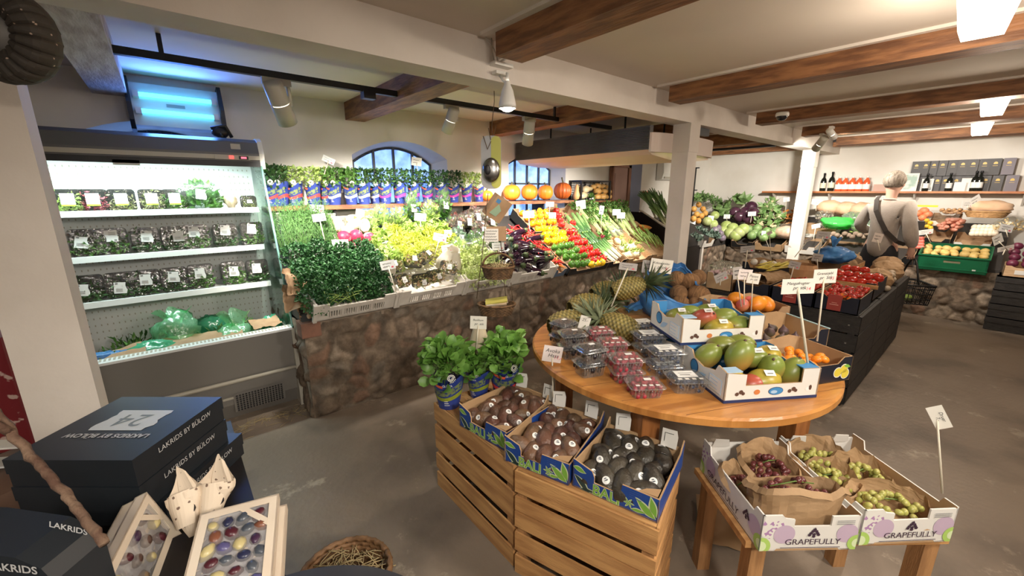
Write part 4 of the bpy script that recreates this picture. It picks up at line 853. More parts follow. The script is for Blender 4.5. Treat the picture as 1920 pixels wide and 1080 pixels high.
# aubergines
mAub=mat('aubergine_skin',(.011,.004,.010),.14,(.022,.006,.015),3,rnd=.3,coat=.4); mCal=mat('aubergine_calyx',(.05,.075,.022),.6)
ab=MB().tube([(0,0,0),(.004,0,.012),(.008,0,.05),(.010,0,.10),(.006,0,.15),(0,0,.185),(0,0,.20)],[.012,.035,.044,.041,.031,.022,.012],14).mesh('body',mAub)
ac=MB().tube([(0,0,.175),(0,0,.20),(0,0,.206),(.004,0,.235)],[.028,.024,.009,.007],10); 
for k in range(5): a=k*1.257; ac.leaf((.022*math.cos(a),.022*math.sin(a),.195),(math.cos(a)*.25,math.sin(a)*.25,-1),(math.cos(a),math.sin(a),0),.032,.018,-.2)
AUB=('aubergine',None,[('skin',ab),('calyx',ac.mesh('calyx',mCal))])
g=random.Random(8); i=0
for r,(n,v,w) in enumerate([(4,.03,.05),(5,.13,.08),(4,.24,.10),(4,.34,.12),(3,.44,.13)]):
    for k in range(n):
        make(AUB,SM(2.40+.38*(k+.5)/n+(.06 if r>2 else 0),v+.05,w,g.uniform(-.5,.5)+(1.2 if k%2 else -1.0),g.uniform(.9,1.5)),'glossy dark aubergine, %s in the %s row of the white crate'%(nth(k,n),ORD[r]),'aubergine','aubergines')
# chillies
mChl=mat('red_chilli',(.62,.02,.025),.28,rnd=.15,coat=.3); mChG=mat('chilli_stem',(.12,.20,.04),.6); mBird=mat('orange_chilli',(.75,.18,.02),.3,rnd=.15,rndhue=.04)
def chilli(L,r): return ('chilli',None,[('pod',MB().tube([(0,0,0),(.006,0,L*.25),(.004,0,L*.6),(-.006,0,L*.85),(-.012,0,L)],[r*.7,r,r*.85,r*.5,.0008],8).mesh('pod',mChl)),('stem',MB().tube([(0,0,.002),(0,0,-.012),(.006,0,-.03)],[r*.75,.002,.0022],6).mesh('stem',mChG))])
CHL=[chilli(.12,.0085),chilli(.10,.008)]
for i in range(95):
    v=g.uniform(.20,.62); u=2.70+(.62-v)*.12+g.uniform(0,.24)
    make(CHL[i%2],SM(u,v,.10+g.uniform(0,.06),g.uniform(0,6.28),g.uniform(1.2,1.9)),'slim red chilli in the heap between the aubergines and sweet peppers','chilli','red chillies in a heap')
c2=[('chilli',None,[('pod',MB().tube([(0,0,0),(.004,0,.03),(0,0,.06),(-.008,0,.08)],[.006,.009,.006,.0008],7).mesh('pod',mm)),CHL[0][2][1]]) for mm in (mBird,mChl)]
for i in range(34):
    make(c2[i%3==0],SM(2.93+g.uniform(-.06,.08),g.uniform(.0,.16),.07+g.uniform(0,.04),g.uniform(0,6.28),g.uniform(1.1,2)),'small orange and red chilli in the little blue tray at the front','chilli','small chillies in the blue tray')
card_tray(2.86,3.03,-.04,.24,'small grey blue card tray of little chillies',mat('grey_blue_card',(.09,.13,.19),.6))
card_tray(2.70,3.03,.22,.66,'card tray under the red chillies',mat('green_card',(.16,.34,.26),.6))
# sweet peppers
mPep={c:mat('pepper_'+c,v,.22,rnd=.1,coat=.5) for c,v in dict(red=(.62,.02,.015),yellow=(.80,.48,.01),green=(.06,.17,.02),orange=(.80,.28,.01)).items()}
mPst=mat('pepper_stem',(.16,.28,.05),.6)
def pepper(c):
    lob=lambda d:(1-.13*abs(math.cos(1.5*math.atan2(d.y,d.x)))**3*(1-.3*d.z))*(1-.38*math.exp(-((1-d.z)/.10)))*(1-.2*math.exp(-((1+d.z)/.12)))*(1+.10*d.z)
    b=MB().ball((0,0,0),(.042,.042,.05),22,14,0,lob); s=MB().tube([(0,0,.026),(.0,0,.036),(.004,0,.052),(.010,0,.064)],[.018,.007,.0055,.0065],8)
    return ('sweet_pepper',None,[('pod',b.mesh('pod',mPep[c])),('stem',s.mesh('stem',mPst))])
PEP={c:pepper(c) for c in mPep}
card_tray(3.06,3.70,-.06,.56,'black card tray of sweet peppers at the front of the counter',mat('black_card',(.014,.014,.015),.5),.10)
card_tray(3.06,3.70,.56,1.02,'black card tray of orange and yellow peppers at the back',MATS['black_card'],.12)
def pep_rows(c,us,vs,w,what):
    for r,v in enumerate(vs):
        n=len(us)
        for k,u in enumerate(us):
            make(PEP[c],SM(u+g.uniform(-.015,.015)+(r%2)*.02,v+g.uniform(-.01,.01),w+g.uniform(-.01,.015)+.01*(r%2),g.uniform(0,6),g.uniform(-.9,.5),g.uniform(-.5,.5),g.uniform(.88,1.08)),'%s sweet pepper, %s in the %s row of the %s ones'%(c,nth(k,n),ORD[r],c),'sweet pepper','%s sweet peppers'%c)
pep_rows('green',[3.12,3.21,3.30,3.39],[.0,.10,.20,.30],.085,'')
pep_rows('red',[3.48,3.57,3.65],[.02,.12,.22,.33,.44,.55],.085,'')
pep_rows('yellow',[3.12,3.21,3.30,3.39],[.40,.50,.60],.11,'')
pep_rows('orange',[3.10,3.19,3.28,3.37,3.46],[.70,.80,.90],.13,'')
for k in range(5): make(PEP['red'],SM(3.55+.05*k,.66+.09*(k%4),.12,k,.4),'red sweet pepper at the back beside the orange ones, %s'%nth(k,5),'sweet pepper','red sweet peppers at the back')
for k in range(3): make(PEP['yellow'],SM(3.42+.09*k,-.03,.085,k,.9,.3),'yellow green sweet pepper at the front rim, %s'%nth(k,3),'sweet pepper','yellow green peppers at the front')
# courgettes, leeks and cucumbers: long things lying up the slope
def grad_mat(n,stops,rough=.4,axis='Z',rnd=.1):
    m=bpy.data.materials.new(n); m.use_nodes=True; nt=m.node_tree; N=nt.nodes; L=nt.links; b=N['Principled BSDF']; b.inputs['Roughness'].default_value=rough
    tc=N.new('ShaderNodeTexCoord'); sx=N.new('ShaderNodeSeparateXYZ'); L.new(tc.outputs['Generated'],sx.inputs[0]); cr=N.new('ShaderNodeValToRGB'); L.new(sx.outputs[axis],cr.inputs[0])
    e=cr.color_ramp.elements; e[0].position,e[0].color=stops[0][0],(*stops[0][1],1); e[1].position,e[1].color=stops[-1][0],(*stops[-1][1],1)
    for p,c in stops[1:-1]: q=e.new(p); q.color=(*c,1)
    oi=N.new('ShaderNodeObjectInfo'); mr=N.new('ShaderNodeMapRange'); mr.inputs[3].default_value=1-rnd; mr.inputs[4].default_value=1+rnd; L.new(oi.outputs['Random'],mr.inputs[0])
    hs=N.new('ShaderNodeHueSaturation'); L.new(cr.outputs[0],hs.inputs['Color']); L.new(mr.outputs[0],hs.inputs['Value']); L.new(hs.outputs[0],b.inputs['Base Color']); return m
mLeek=grad_mat('leek',[(0,(.75,.72,.55)),(.30,(.70,.74,.42)),(.5,(.30,.46,.15)),(1,(.10,.22,.09))])
def leek_mesh(L=.5,seed=0):
    gg=random.Random(seed); mb=MB().tube([(0,0,0),(0,0,.02),(0,0,L*.45)],[.014,.016,.017],10)
    for k in range(16): a=k*.6; mb.tube([(0,0,.01),(.01*math.cos(a),.01*math.sin(a),-.01),(.02*math.cos(a),.02*math.sin(a),-.03)],.0012,3)
    for k in range(9):
        s=1 if k%2 else -1; sp=.02+.014*k; ln=L*(.75+.25*gg.random())
        mb.grid(lambda u,v,s=s,sp=sp,k=k,ln=ln:Vector((s*sp*max(0,v-.1)**1.5+.0,(u-.5)*(.028+.02*v*(1-v)*2)*(1-v**4*.7),L*.40+(ln-L*.40)*v))+Vector((abs(u-.5)*.02*s,0,0)),5,7,0)
    return mb.mesh('leek',mLeek)
LK=[leek_mesh(.5,s) for s in (1,2)]
mCou=mat('courgette',(.035,.10,.03),.3,(.07,.17,.05),40,rnd=.15); mCuc=mat('cucumber',(.13,.26,.08),.35,(.22,.36,.13),30,rnd=.1)
COU=('courgette',None,[('skin',MB().tube([(0,0,0),(0,0,.01),(.004,0,.1),(.002,0,.18),(0,0,.2)],[.012,.019,.021,.017,.012],10).mesh('skin',mCou)),('stem',MB().tube([(0,0,.198),(0,0,.222)],[.010,.011],8).mesh('stem',mPst))])
for r in range(3):
    for k in range(5): make(COU,SM(3.76+.045*k,.10+.2*r,.05+.02*r,g.uniform(-.3,.3),-1.45),'dark green courgette, %s in the %s row beside the red peppers'%(nth(k,5),ORD[r]),'courgette','courgettes')
CUC=MB().tube([(0,0,0),(0,0,.01),(.005,0,.15),(0,0,.29),(0,0,.30)],[.008,.017,.019,.016,.008],10).mesh('cucumber',mCuc)
for k in range(7): make(('cucumber',CUC,[]),SM(3.74+.042*k,.56,.09,g.uniform(-.15,.15)-.1,-1.4),'long green cucumber, %s in the bundle above the courgettes'%nth(k,7),'cucumber','cucumbers')
mSpr=grad_mat('spring_onion',[(0,(.80,.78,.66)),(.3,(.70,.76,.48)),(.55,(.22,.42,.12)),(1,(.07,.20,.06))])
so=MB(); gg=random.Random(2)
for k in range(14): a=gg.uniform(-.035,.035); so.tube([(a,gg.uniform(-.012,.012),0),(a*1.1,0,.12),(a*1.6,gg.uniform(-.02,.03),.3)],[.007,.005,.004],6)
SO=so.mesh('spring_onion_bunch',mSpr)
for k in range(3): make(('spring_onion_bunch',SO,[]),SM(3.86+.10*k,-.02+.03*k,.06,.5,-1.35),'bunch of spring onions at the front edge, %s'%nth(k,3),'spring onions','spring onion bunches')
card_tray(3.72,4.06,-.05,.80,'dark card tray of courgettes and cucumbers',MATS['black_card'],.09)
mWoodL=mat('pale_crate_wood',(.62,.42,.25),.7,(.50,.32,.17),6,4,.2,20,stretch=(1,8,8))
card_tray(4.08,4.58,-.06,.42,'pale wooden tray of turnips and fennel',mWoodL,.09,mWoodL); card_tray(4.60,5.08,-.06,.50,'pale wooden tray of celery and runner beans at the end of the counter',mWoodL,.09,mWoodL)
card_tray(4.08,5.05,.52,1.02,'long wooden tray of celery at the back of the counter',mWoodL,.11,mWoodL)
card_tray(3.72,4.06,.80,1.04,'brown card box at the back behind the cucumbers',mKraft,.16)
mTur=mat('parsley_root',(.72,.62,.42),.55,(.62,.50,.32),7,rnd=.06)
TUR=('celeriac',None,[('root',MB().ball((0,0,0),(.05,.05,.045),14,10,0,lambda d:1+.12*noise.noise(d*3.5)).mesh('root',mTur)),('leaf_stalks',foliage(16,lambda g:(Vector((g.uniform(-.01,.01),g.uniform(-.01,.01),.035)),Vector((g.uniform(-.4,.4),g.uniform(-.4,.4),1))),.09,.014).mesh('leaf_stalks',gLight))])
for i in range(9): make(TUR,SM(4.14+.085*(i%4)+.03*(i//4),.04+.11*(i//4),.06+.02*(i//4),i,.6*(i%3)-.5),'knobbly pale root, %s in the %s row of the wooden tray'%(nth(i%4,4) if i<8 else 'alone',ORD[i//4]),'root vegetable','pale knobbly roots')
mFen=mat('bean_green',(.20,.34,.07),.4,(.30,.42,.12),10,rnd=.12)
BE=MB().tube([(0,0,0),(.004,0,.05),(.01,0,.12),(.008,0,.18),(0,0,.20)],[.002,.006,.007,.006,.001],6).mesh('runner_bean',mFen)
for i in range(40): make(('runner_bean',BE,[]),SM(4.72+g.uniform(0,.32),.02+g.uniform(0,.30),.06+g.uniform(0,.05),g.uniform(-.4,.4)+.2,-1.3+g.uniform(-.2,.2)),'flat green runner bean in the end tray of the counter','bean','runner beans')
# celery bunches with leafy tops
def celery(seed):
    gg=random.Random(seed); mb=MB()
    for k in range(9):
        a=k*.7; x=.016*math.cos(a); y=.014*math.sin(a); mb.tube([(x*.4,y*.4,0),(x,y,.05),(x*1.2,y*1.2,.22),(x*2.4,y*2.4,.32)],[.012,.011,.008,.004],6)
    lv=foliage(70,lambda g:(Vector((g.uniform(-.05,.05),g.uniform(-.04,.04),g.uniform(.24,.40))),Vector((g.uniform(-1,1),g.uniform(-1,1),.8))),.05,.028,0,.5,None,.6,gg)
    return ('celery_bunch',None,[('stalks',mb.mesh('stalks',mat('celery_stalk',(.36,.48,.16),.4,(.50,.58,.28),9,rnd=.1))),('leafy_top',lv.mesh('leafy_top',gLeaf))])
CEL=[celery(1),celery(2)]
for r in range(3):
    n=(6,7,8)[r]
    for k in range(n): make(CEL[k%2],SM(4.10+.13*k+(.04 if r%2 else 0),.38+.13*r,.07+.02*r,g.uniform(-.3,.3),-1.38+g.uniform(-.08,.08),0,.92),'celery bunch with leafy tops, %s in the %s row'%(nth(k,n),ORD[r]),'celery','celery bunches')
mRd=mat('radish_red',(.60,.05,.12),.35)
rd=MB()
for k in range(9): rd.ball((gg.uniform(-.03,.03),gg.uniform(-.03,.03),gg.uniform(0,.03)),.014,8,6)
make(('radish_bunch',None,[('radishes',rd.mesh('radishes',mRd)),('radish_leaves',foliage(40,dome(.06,.05,.09,.3),.06,.028).mesh('radish_leaves',gLeaf))]),SM(4.02,.36,.10),'bunch of small red radishes above the spring onions','radishes')
solid('wooden_bowl',MB().lathe([(.0,0),(.05,.0),(.085,.05),(.09,.055),(.08,.05),(.045,.012)],20),mat('orange_bowl',(.68,.30,.07),.5),SM(5.0,.42,.10,0,-.3),'small orange wooden bowl perched on the right rim of the counter','bowl')
bl=MB()
for k in range(12): a=k*.2; bl.box((-.1,.012*k,0),(.1,.012*k+.010,.003))
solid('white_netting_bag',shell(.13,.10,.10,31,.03),mBag,SM(4.30,.42,.10),'clear bag lying across the celery','bag')
# ================================================================ wooden crates with avocado trays
mPine=mat('pine_board',(.60,.325,.125),.6,(.42,.205,.075),3.2,6,.25,30,stretch=(1.2,9,9),rnd=.06)
mPineY=mat('pine_board_across',(.60,.325,.125),.6,(.42,.205,.075),3.2,6,.25,30,stretch=(9,1.2,9))
def crate(M,W,D,Hh,label):
    t=thing('wooden_crate',M,label,'crate','slatted wooden crates')
    sl=[(.0,.10),(.125,.225),(.24,.335),(.36,.40)]; k=Hh/.5
    bands=[(Hh-.095,Hh),(Hh-.185,Hh-.122),(Hh-.258,Hh-.187),(Hh-.375,Hh-.288),(0,.085)]
    for nm,p,q,L in (('front',(0,0,0),(1,0,0),W),('back',(W,D,0),(-1,0,0),W),('right_side',(W,0,0),(0,1,0),D),('left_side',(0,D,0),(0,-1,0),D)):
        b=MB(); b.M=frame(p,q)
        for i,(z0,z1) in enumerate(bands):
            e=R.uniform(-.003,.003); b.box((0 if 'side' not in nm else .009,e*.4,max(0,z0+e)),(L if 'side' not in nm else L-.009,.008+e*.4,z1+e))
        part('slatted_'+nm,b,mPine if nm in('front','back') else mPineY,t)
    for x,y in ((.009,.009),(W-.049,.009),(.009,D-.049),(W-.049,D-.049)): part('corner_post',MB().box((x,y,0),(x+.04,y+.04,Hh-.003)),mat('pine_post',(.42,.22,.09),.65,(.30,.15,.06),5,4,.2,30,stretch=(9,9,1.2)),t)
    tp=MB()
    for i in range(4): tp.box((.003,.014+i*D/4,Hh-.012),(W-.003,.014+(i+1)*D/4-.03,Hh-.001))
    part('top_boards',tp,mPine,t)
a=Vector((.905,1.705,0)); b=Vector((.900,1.065,0)); CL=frame(a,b-a); crate(CL,.64,.40,.49,'slatted wooden crate standing on the floor under the basil and the leftmost avocado tray')
a2=Vector((.892,1.045,0)); b2=Vector((1.05,.535,0)); CR=frame(a2,b2-a2); crate(CR,.545,.335,.49,'slatted wooden crate nearest the camera under two avocado trays')
# avocado trays
mBlue=mat('royal_blue_card',(.012,.055,.26),.45,(.016,.065,.30),6); mWh=mat('white_card',(.72,.70,.66),.55); mPal=mat('palm_green',(.20,.42,.06),.5); mPalD=mat('palm_dark',(.02,.05,.05),.5); mPw=mat('print_cream',(.62,.68,.42),.5); mKr2=mat('tan_card',(.46,.30,.16),.7,(.40,.25,.13),8,2,.1,40)
def leaf2d(x,z,L,W,ang,n=10):
    P=[]
    for k in range(n+1): t=k/n; P.append((t*L,W*math.sin(PI*t)*(.4+.6*(1-t))))
    for k in range(n-1,0,-1): t=k/n; P.append((t*L,-W*.5*math.sin(PI*t)))
    c,s=math.cos(ang),math.sin(ang); return [(x+a*c-b*s,z+a*s+b*c) for a,b in P]
def bali_tray(p0,p1,D,label,hh=.115):
    p0=Vector((*p0,.49)); p1=Vector((*p1,.49)); M=frame(p0,p1-p0); W=(p1-p0).length
    t=thing('fruit_tray',M,label,'tray','blue avocado trays'); b=MB(); T=.006; b.box((0,0,0),(W,D,.006),1)
    def wl(P,o,x):
        F=frame(o,x); bb=b.M; b.M=F; n=len(P); A=[(q,0,z) for q,z in P]; B=[(q,T,z) for q,z in P]
        b.poly(A,0); b.poly(B[::-1],1); b.add(A+B,[(i,(i+1)%n,n+(i+1)%n,n+i) for i in range(n)],1); b.M=bb
    wl([(0,0),(W,0),(W,hh*.78),(W*.60,hh*.78),(W*.58,hh*.42),(W*.27,hh*.42),(W*.27,hh*.62),(W*.24,hh*.80),(.0,hh)],(0,0,0),(1,0,0))
    wl([(0,0),(W,0),(W,hh*.7),(0,hh*.7)],(W,D,0),(-1,0,0)); wl([(0,0),(D,0),(D,hh*1.0),(D-.05,hh*.72),(0,hh*.72)],(W,0,0),(0,1,0)); wl([(0,0),(D,0),(D,hh*.9),(.04,hh*.75),(0,hh)],(0,D,0),(0,-1,0))
    part('tray_body',b,[mBlue,mKr2],t)
    pr=MB(); y=-.001
    for (x,z,L,Wd,an) in ((.005,.055,.09,.018,-.75),(.0,.085,.05,.014,-.2),(W-.005,.012,.085,.02,2.5),(W-.004,.02,.07,.018,1.9),(W-.09,.012,.05,.010,.15),(.03,.004,.06,.01,.15)):
        pr.poly([(a,y,max(.002,c)) for a,c in leaf2d(x,z,L*1.08,Wd*1.35,an)],1); pr.poly([(a,y-.0004,max(.003,c)) for a,c in leaf2d(x+.002*math.cos(an),z,L,Wd*.95,an)],0 if an>.5 or L<.055 else 2)
    Q=frame((W*.46,y-.0006,hh*.20),(1,-.0,0))@Matrix.Rotation(PI/2,4,'X')
    pr.text('BALI',.056,1,Q@Matrix.Translation((-.012,0,0)),sx=.92,bold=.045); pr.text('BALI',.056,0,Q@Matrix.Translation((-.012,0,.0005)),sx=.92,bold=.012)
    pr.lathe([(0,0)],3) if 0 else None
    for k in range(6):
        a=k*1.05; pr.poly([(c[0],y-.0008,c[1]) for c in leaf2d(W*.46+.068,.032,.022,.006,a)],1); pr.poly([(c[0],y-.0012,c[1]) for c in leaf2d(W*.46+.068,.032,.018,.0035,a)],0)
    for k in range(4): pr.poly([(W*.68+.0,y-.0008,hh*.5+.008*k),(W*.82,y-.0008,hh*.5+.008*k),(W*.82,y-.0008,hh*.5+.008*k+.0025),(W*.68,y-.0008,hh*.5+.008*k+.0025)],3)
    part('printed_palms',pr,[mPal,mPw,mPalD,mat('faint_blue',(.05,.10,.34),.5)],t)
    for x,rz in ((.035,.25),(W-.085,-.1)):
        fl=MB().prism([(0,0,0),(.06,0,0),(.062,0,.05),(.055,0,.075),(.0,0,.07)],(0,.003,0)); fl.tube([(.012,-.001,.02),(.012,-.001,.055),(.045,-.001,.058)],.0012,4,1)
        part('white_flap',fl,[mWh,mInk],t,TM((x,D-.02,hh*.68),rz,-.15))
    part('folded_corner',MB().prism([(W-.07,.008,hh*.74),(W-.008,.008,hh*.78),(W-.008,.05,hh*.78),(W-.05,.03,hh*.76)],(0,0,.003)),mKr2,t)
    return t,M,W
mAvB=mat('hass_brown_skin',(.075,.045,.030),.40,(.135,.062,.038),6,4,.45,90,rnd=.3,rndhue=.02); mAvD=mat('hass_black_skin',(.018,.014,.012),.40,(.05,.042,.03),7,4,.5,90,rnd=.25)
avb=MB().lathe([(.002,-.052),(.022,-.048),(.034,-.032),(.037,-.012),(.034,.012),(.025,.034),(.014,.048),(.002,.053)],20)
avm={k:avb.mesh('skin',m) for k,m in (('b',mAvB),('d',mAvD))}; 
sk=MB()
P=[(.0125*math.cos(2*PI*k/20),.0095*math.sin(2*PI*k/20)) for k in range(20)]
def onav(x,z): r=.0372; return (x,-math.sqrt(max(0,r*r-x*x))-.0006,z)
sk.poly([onav(a*1.0,b*1.25-.004) for a,b in P],0); sk.add([onav(a,z) for a,z in ((-.006,-.006),(.006,-.006),(.006,-.002),(-.006,-.002))],[(0,1,2,3)],1); sk.add([onav(a,z) for a,z in ((-.004,.0),(.004,.0),(.004,.003),(-.004,.003))],[(0,1,2,3)],1)
skm=sk.mesh('sticker',[mLab,mat('sticker_ink',(.08,.09,.11),.6)])
def fill_avo(t,M,W,D,kind,rows,cols,what,seed):
    g=random.Random(seed)
    for r in range(rows):
        for k in range(cols):
            x=.045+(W-.09)*(k+.5*(r%2)*.6)/(cols-.6); y=.05+(D-.10)*r/(rows-1); z=.045+.012*(r%2)+g.uniform(-.004,.01)
            st=g.random()<.8
            m=M@TM((x,y,z),g.uniform(-1.1,1.1)+(PI if g.random()<.35 else 0),g.uniform(-1.5,-.75),g.uniform(-.4,.4),g.uniform(.95,1.1) if kind=='b' else g.uniform(1.02,1.18))
            o=make(('avocado',None,[('skin',avm[kind])]+([('sticker',skm)] if st else [])),m,'%s avocado%s, %s in %s row of %s'%('brown' if kind=='b' else 'black',' with white sticker' if st else '',nth(k,cols),ORD[r],what),'avocado','avocados in the %s'%what)
            for c in o.children:
                if c.name.startswith('sticker'):
                    q=m.to_3x3().inverted()@(UP*.75-FW*.65+RT*g.uniform(-.5,.5)); c.matrix_local=Matrix.Rotation(math.atan2(q.x,-q.y),4,'Z')
tA=bali_tray((.895,1.445),(.935,1.155),.375,'leftmost blue card tray of brown avocados beside the basil')
tB=bali_tray((.896,1.115),(.985,.850),.385,'middle blue card tray of brown avocados')
tC=bali_tray((.998,.842),(1.078,.545),.345,'rightmost blue card tray of black avocados')
fill_avo(*tA,.375,'b',5,4,'leftmost blue tray',1); fill_avo(*tB,.385,'b',5,4,'middle blue tray',2); fill_avo(*tC,.345,'d',5,4,'rightmost blue tray',3)
# basil pots on the left crate
mBasil=mat('basil_leaf',(.11,.26,.04),.42,(.20,.40,.08),9,rnd=.08,trans=.25)
def basil(M,band,seed,label):
    pr=herb_proto(band,mBasil,seed,.165,.052,.082,210,.056,.046,.275,True)
    return make(pr,M,label,'basil pot','basil pots on the wooden crate')
basil(TM((.955,1.635,.491),-.60),'green',1,'potted basil in a navy sleeve with a lime band, left corner of the crate')
basil(TM((1.13,1.62,.491),-1.1,0,0,.82),'green',2,'smaller basil pot in the middle, behind the other two')
basil(TM((1.235,1.535,.491),-.3,0,0,1.0),'red',3,'tallest basil pot with a torn navy sleeve, beside the leftmost avocado tray')
solid('paper_cone',MB().lathe([(.05,0),(.055,.1),(.03,.2),(.012,.25)],14,lobe=lambda a,k:1+.08*math.sin(3*a),cap=False),mat('cream_cone_paper',(.60,.50,.36),.7,trans=.1),TM((1.17,1.66,.66)),'cream paper cone standing behind the basil price card','paper cone')
# ================================================================ round table
TC=Vector((1.96,1.02,0)); TR=.735
mTab=mat('honey_pine_top',(.56,.25,.065),.32,(.38,.15,.035),2.2,6,.15,20,stretch=(1.2,10,1),coat=.2)
t=thing('round_table',TM(TC,-.42),'round honey coloured pine table covered with fruit','table')
part('table_top',MB().lathe([(.0,.708),(TR-.012,.708),(TR,.716),(TR,.742),(TR-.008,.75),(0,.75)],72,smooth=False),mTab,t)
pl=MB()
for k in range(-4,5): 
    y=k*.155; L=math.sqrt(max(0,TR*TR-y*y))-.004; pl.box((-L,y-.0012,.7495),(L,y+.0012,.7503))
part('board_joints',pl,mat('joint_dark',(.16,.06,.02),.7),t)
part('apron',MB().box((-.42,-.42,.62),(.42,-.395,.708)).box((-.42,.395,.62),(.42,.42,.708)).box((-.42,-.42,.62),(-.395,.42,.708)).box((.395,-.42,.62),(.42,.42,.708)),mat('apron_pine',(.28,.10,.03),.5,(.20,.07,.02),4,4,stretch=(3,3,8)),t)
for x,y in ((-.42,-.42),(.42,-.42),(.42,.42),(-.42,.42)): part('leg',MB().cbox((x,y,.354),(.085,.085,.708)),mat('leg_pine',(.34,.13,.038),.5,(.22,.08,.02),4,5,.1,20,stretch=(8,8,1)),t)
# ---- pineapples
mPin=mat('pineapple_skin',(1,1,1),.6,(.8,.75,.7),30,3,.2,60,attr='Col'); mCrown=mat('pineapple_crown',(.055,.085,.035),.5,(.12,.15,.07),12,rnd=.15); mCrownP=mat('dusty_crown',(.22,.25,.15),.55,(.14,.17,.09),12)
def pine_body(seed):
    nu,nv=88,70; mb=MB(); col=[]; L=.20; g=random.Random(seed)
    def rad(t): return .064*(math.sin(PI*(.06+.88*t))**.45)*(1-.10*t)
    vs=[]
    for j in range(nv):
        t=j/(nv-1)
        for i in range(nu):
            a=i/nu; u1=a*11+t*9; u2=a*11-t*9; c1=u1-math.floor(u1)-.5; c2=u2-math.floor(u2)-.5
            d=math.hypot(c1,c2)*1.6; bump=max(0,1-d*d); eye=max(0,1-(d/.28)**2)
            r=rad(t)+.0055*bump**.7+.003*eye; vs.append(Vector((r*math.cos(2*PI*a),r*math.sin(2*PI*a),t*L)))
            e=min(1,bump*1.4); h=noise.noise((math.floor(u1)*3.1,math.floor(u2)*1.7,seed))*.25
            base=Vector((.26+h*.2,.21+h*.12,.05)); dark=Vector((.045,.042,.018)); tip=Vector((.50,.42,.24)); c=dark.lerp(base,e).lerp(tip,eye); col.append(tuple(c))
    mb.v=vs; mb.col=col
    for j in range(nv-1):
        for i in range(nu): k=(i+1)%nu; mb.f.append((j*nu+i,j*nu+k,(j+1)*nu+k,(j+1)*nu+i)); mb.mi.append(0); mb.sm.append(True)
    return mb.mesh('fruit_body',mPin)
PB=[pine_body(s) for s in (1,2)]
def crown(seed,mt,n=46,L=.19):
    g=random.Random(seed); mb=MB()
    for k in range(n):
        a=k*2.4; f=k/n; el=.25+1.2*f; d=Vector((math.cos(a)*math.cos(el),math.sin(a)*math.cos(el),math.sin(el))); x=Vector((-math.sin(a),math.cos(a),0)); ln=L*(.55+.5*f if f<.6 else 1.1-.3*f); w=.013
        o=Vector((.018*math.cos(a)*(1-f),.018*math.sin(a)*(1-f),.195+.05*f)); pts=[]
        for s in range(5):
            q=s/4; p=o+d*ln*q-Vector((0,0,.10*ln*q*q*(1.5-f)))*2.2+Vector((math.cos(a),math.sin(a),0))*.02*q; ww=w*(1-q**1.6); up=d.cross(x)*ww*.4; pts+=[p-x*ww+up,p,p+x*ww+up]
        fs=[]
        for s in range(4): b=s*3; fs+=[(b,b+1,b+4,b+3),(b+1,b+2,b+5,b+4)]
        mb.add(pts,fs,0,True)
    return mb.mesh('crown',mt)
CRN=[crown(1,mCrown),crown(2,mCrownP),crown(3,mCrown)]
def pineapple(p,d,body,cr,label,s=1.15):
    q=Vector(d).to_track_quat('Z','Y').to_matrix().to_4x4(); q.translation=p; make(('pineapple',None,[('fruit_body',PB[body]),('crown',CRN[cr])]),q@Matrix.Scale(s,4),label,'pineapple','pineapples on the round table')
def pl_(px,py,z): return Zp(px,py,z)
pineapple(pl_(1030,612,.822),RT*.90+FW*.30+UP*.05,0,1,'pineapple lying in front with a dusty grey crown')
pineapple(pl_(1068,578,.83),RT*.85+FW*.35+UP*.07,1,0,'pineapple lying second from the front of the heap')
pineapple(pl_(1110,552,.85),RT*.80+FW*.40+UP*.06,0,2,'pineapple lying at the back of the heap')
pineapple(pl_(1148,548,.93),RT*.88+FW*.1+UP*.22,1,0,'pineapple on top at the right with a dark green crown',1.05)
pineapple(pl_(1198,625,.822),-RT*.75+FW*.5+UP*.16,0,1,'pineapple standing out to the right, its base towards the punnets',1.05)
# ---- coconuts in the blue bag
mCoc=mat('coconut_husk',(.17,.085,.035),.9,(.30,.16,.07),18,5,.9,60,rnd=.12,stretch=(1,1,6))
bg=Zp(1268,588,.75)
def cocobag():
    mb=MB(); nu,nv=48,20
    def fn(u,v):
        a=2*PI*u; d=RT*math.cos(a)+FW*math.sin(a); bk=math.sin(a); lf=-math.cos(a)
        rr_=.165+.065*math.sin(PI*min(1,v*.95+.05))-.01*v+.03*max(0,lf); hgt=.085+.10*(1+bk)/2+.055*max(0,bk)+.03*max(0,lf)
        w=noise.noise((math.cos(a)*2.2,math.sin(a)*2.2,v*1.5+3))*.030*(.3+v)+noise.noise((math.cos(a)*6,math.sin(a)*6,v*2))*.016+abs(noise.noise((math.cos(a)*15,math.sin(a)*15,v*1.2)))*.012
        return d*(rr_+w)+Vector((0,0,hgt*v*1.25+w*.6*v))
    mb.grid(fn,nu,nv,0,True,True); mb.poly([fn(i/nu,0) for i in range(nu)])
    def lip(u,v):
        p=fn(u,1); a=2*PI*u; d=RT*math.cos(a)+FW*math.sin(a); return p-d*(.030*math.sin(v*PI*.9))*-.6+Vector((0,0,.014*math.sin(v*PI)-.03*v))+d*noise.noise((math.cos(a)*9,math.sin(a)*9,v))*.014
    mb.grid(lip,nu,5,0,True,True)
    def tail(u,v): return -RT*(.16+.17*v)-FW*(.04-.14*u)+Vector((0,0,.13*(1-v)*(1-abs(u-.5)*1.2)+.012+abs(crumple((u*5,v*5,0),1,.03,4))))
    mb.grid(tail,14,14)
    return mb
solid('plastic_bag',cocobag(),mBlueBag,TM(bg+Vector((0,0,.002))),'open blue plastic bag full of coconuts on the round table','bag')
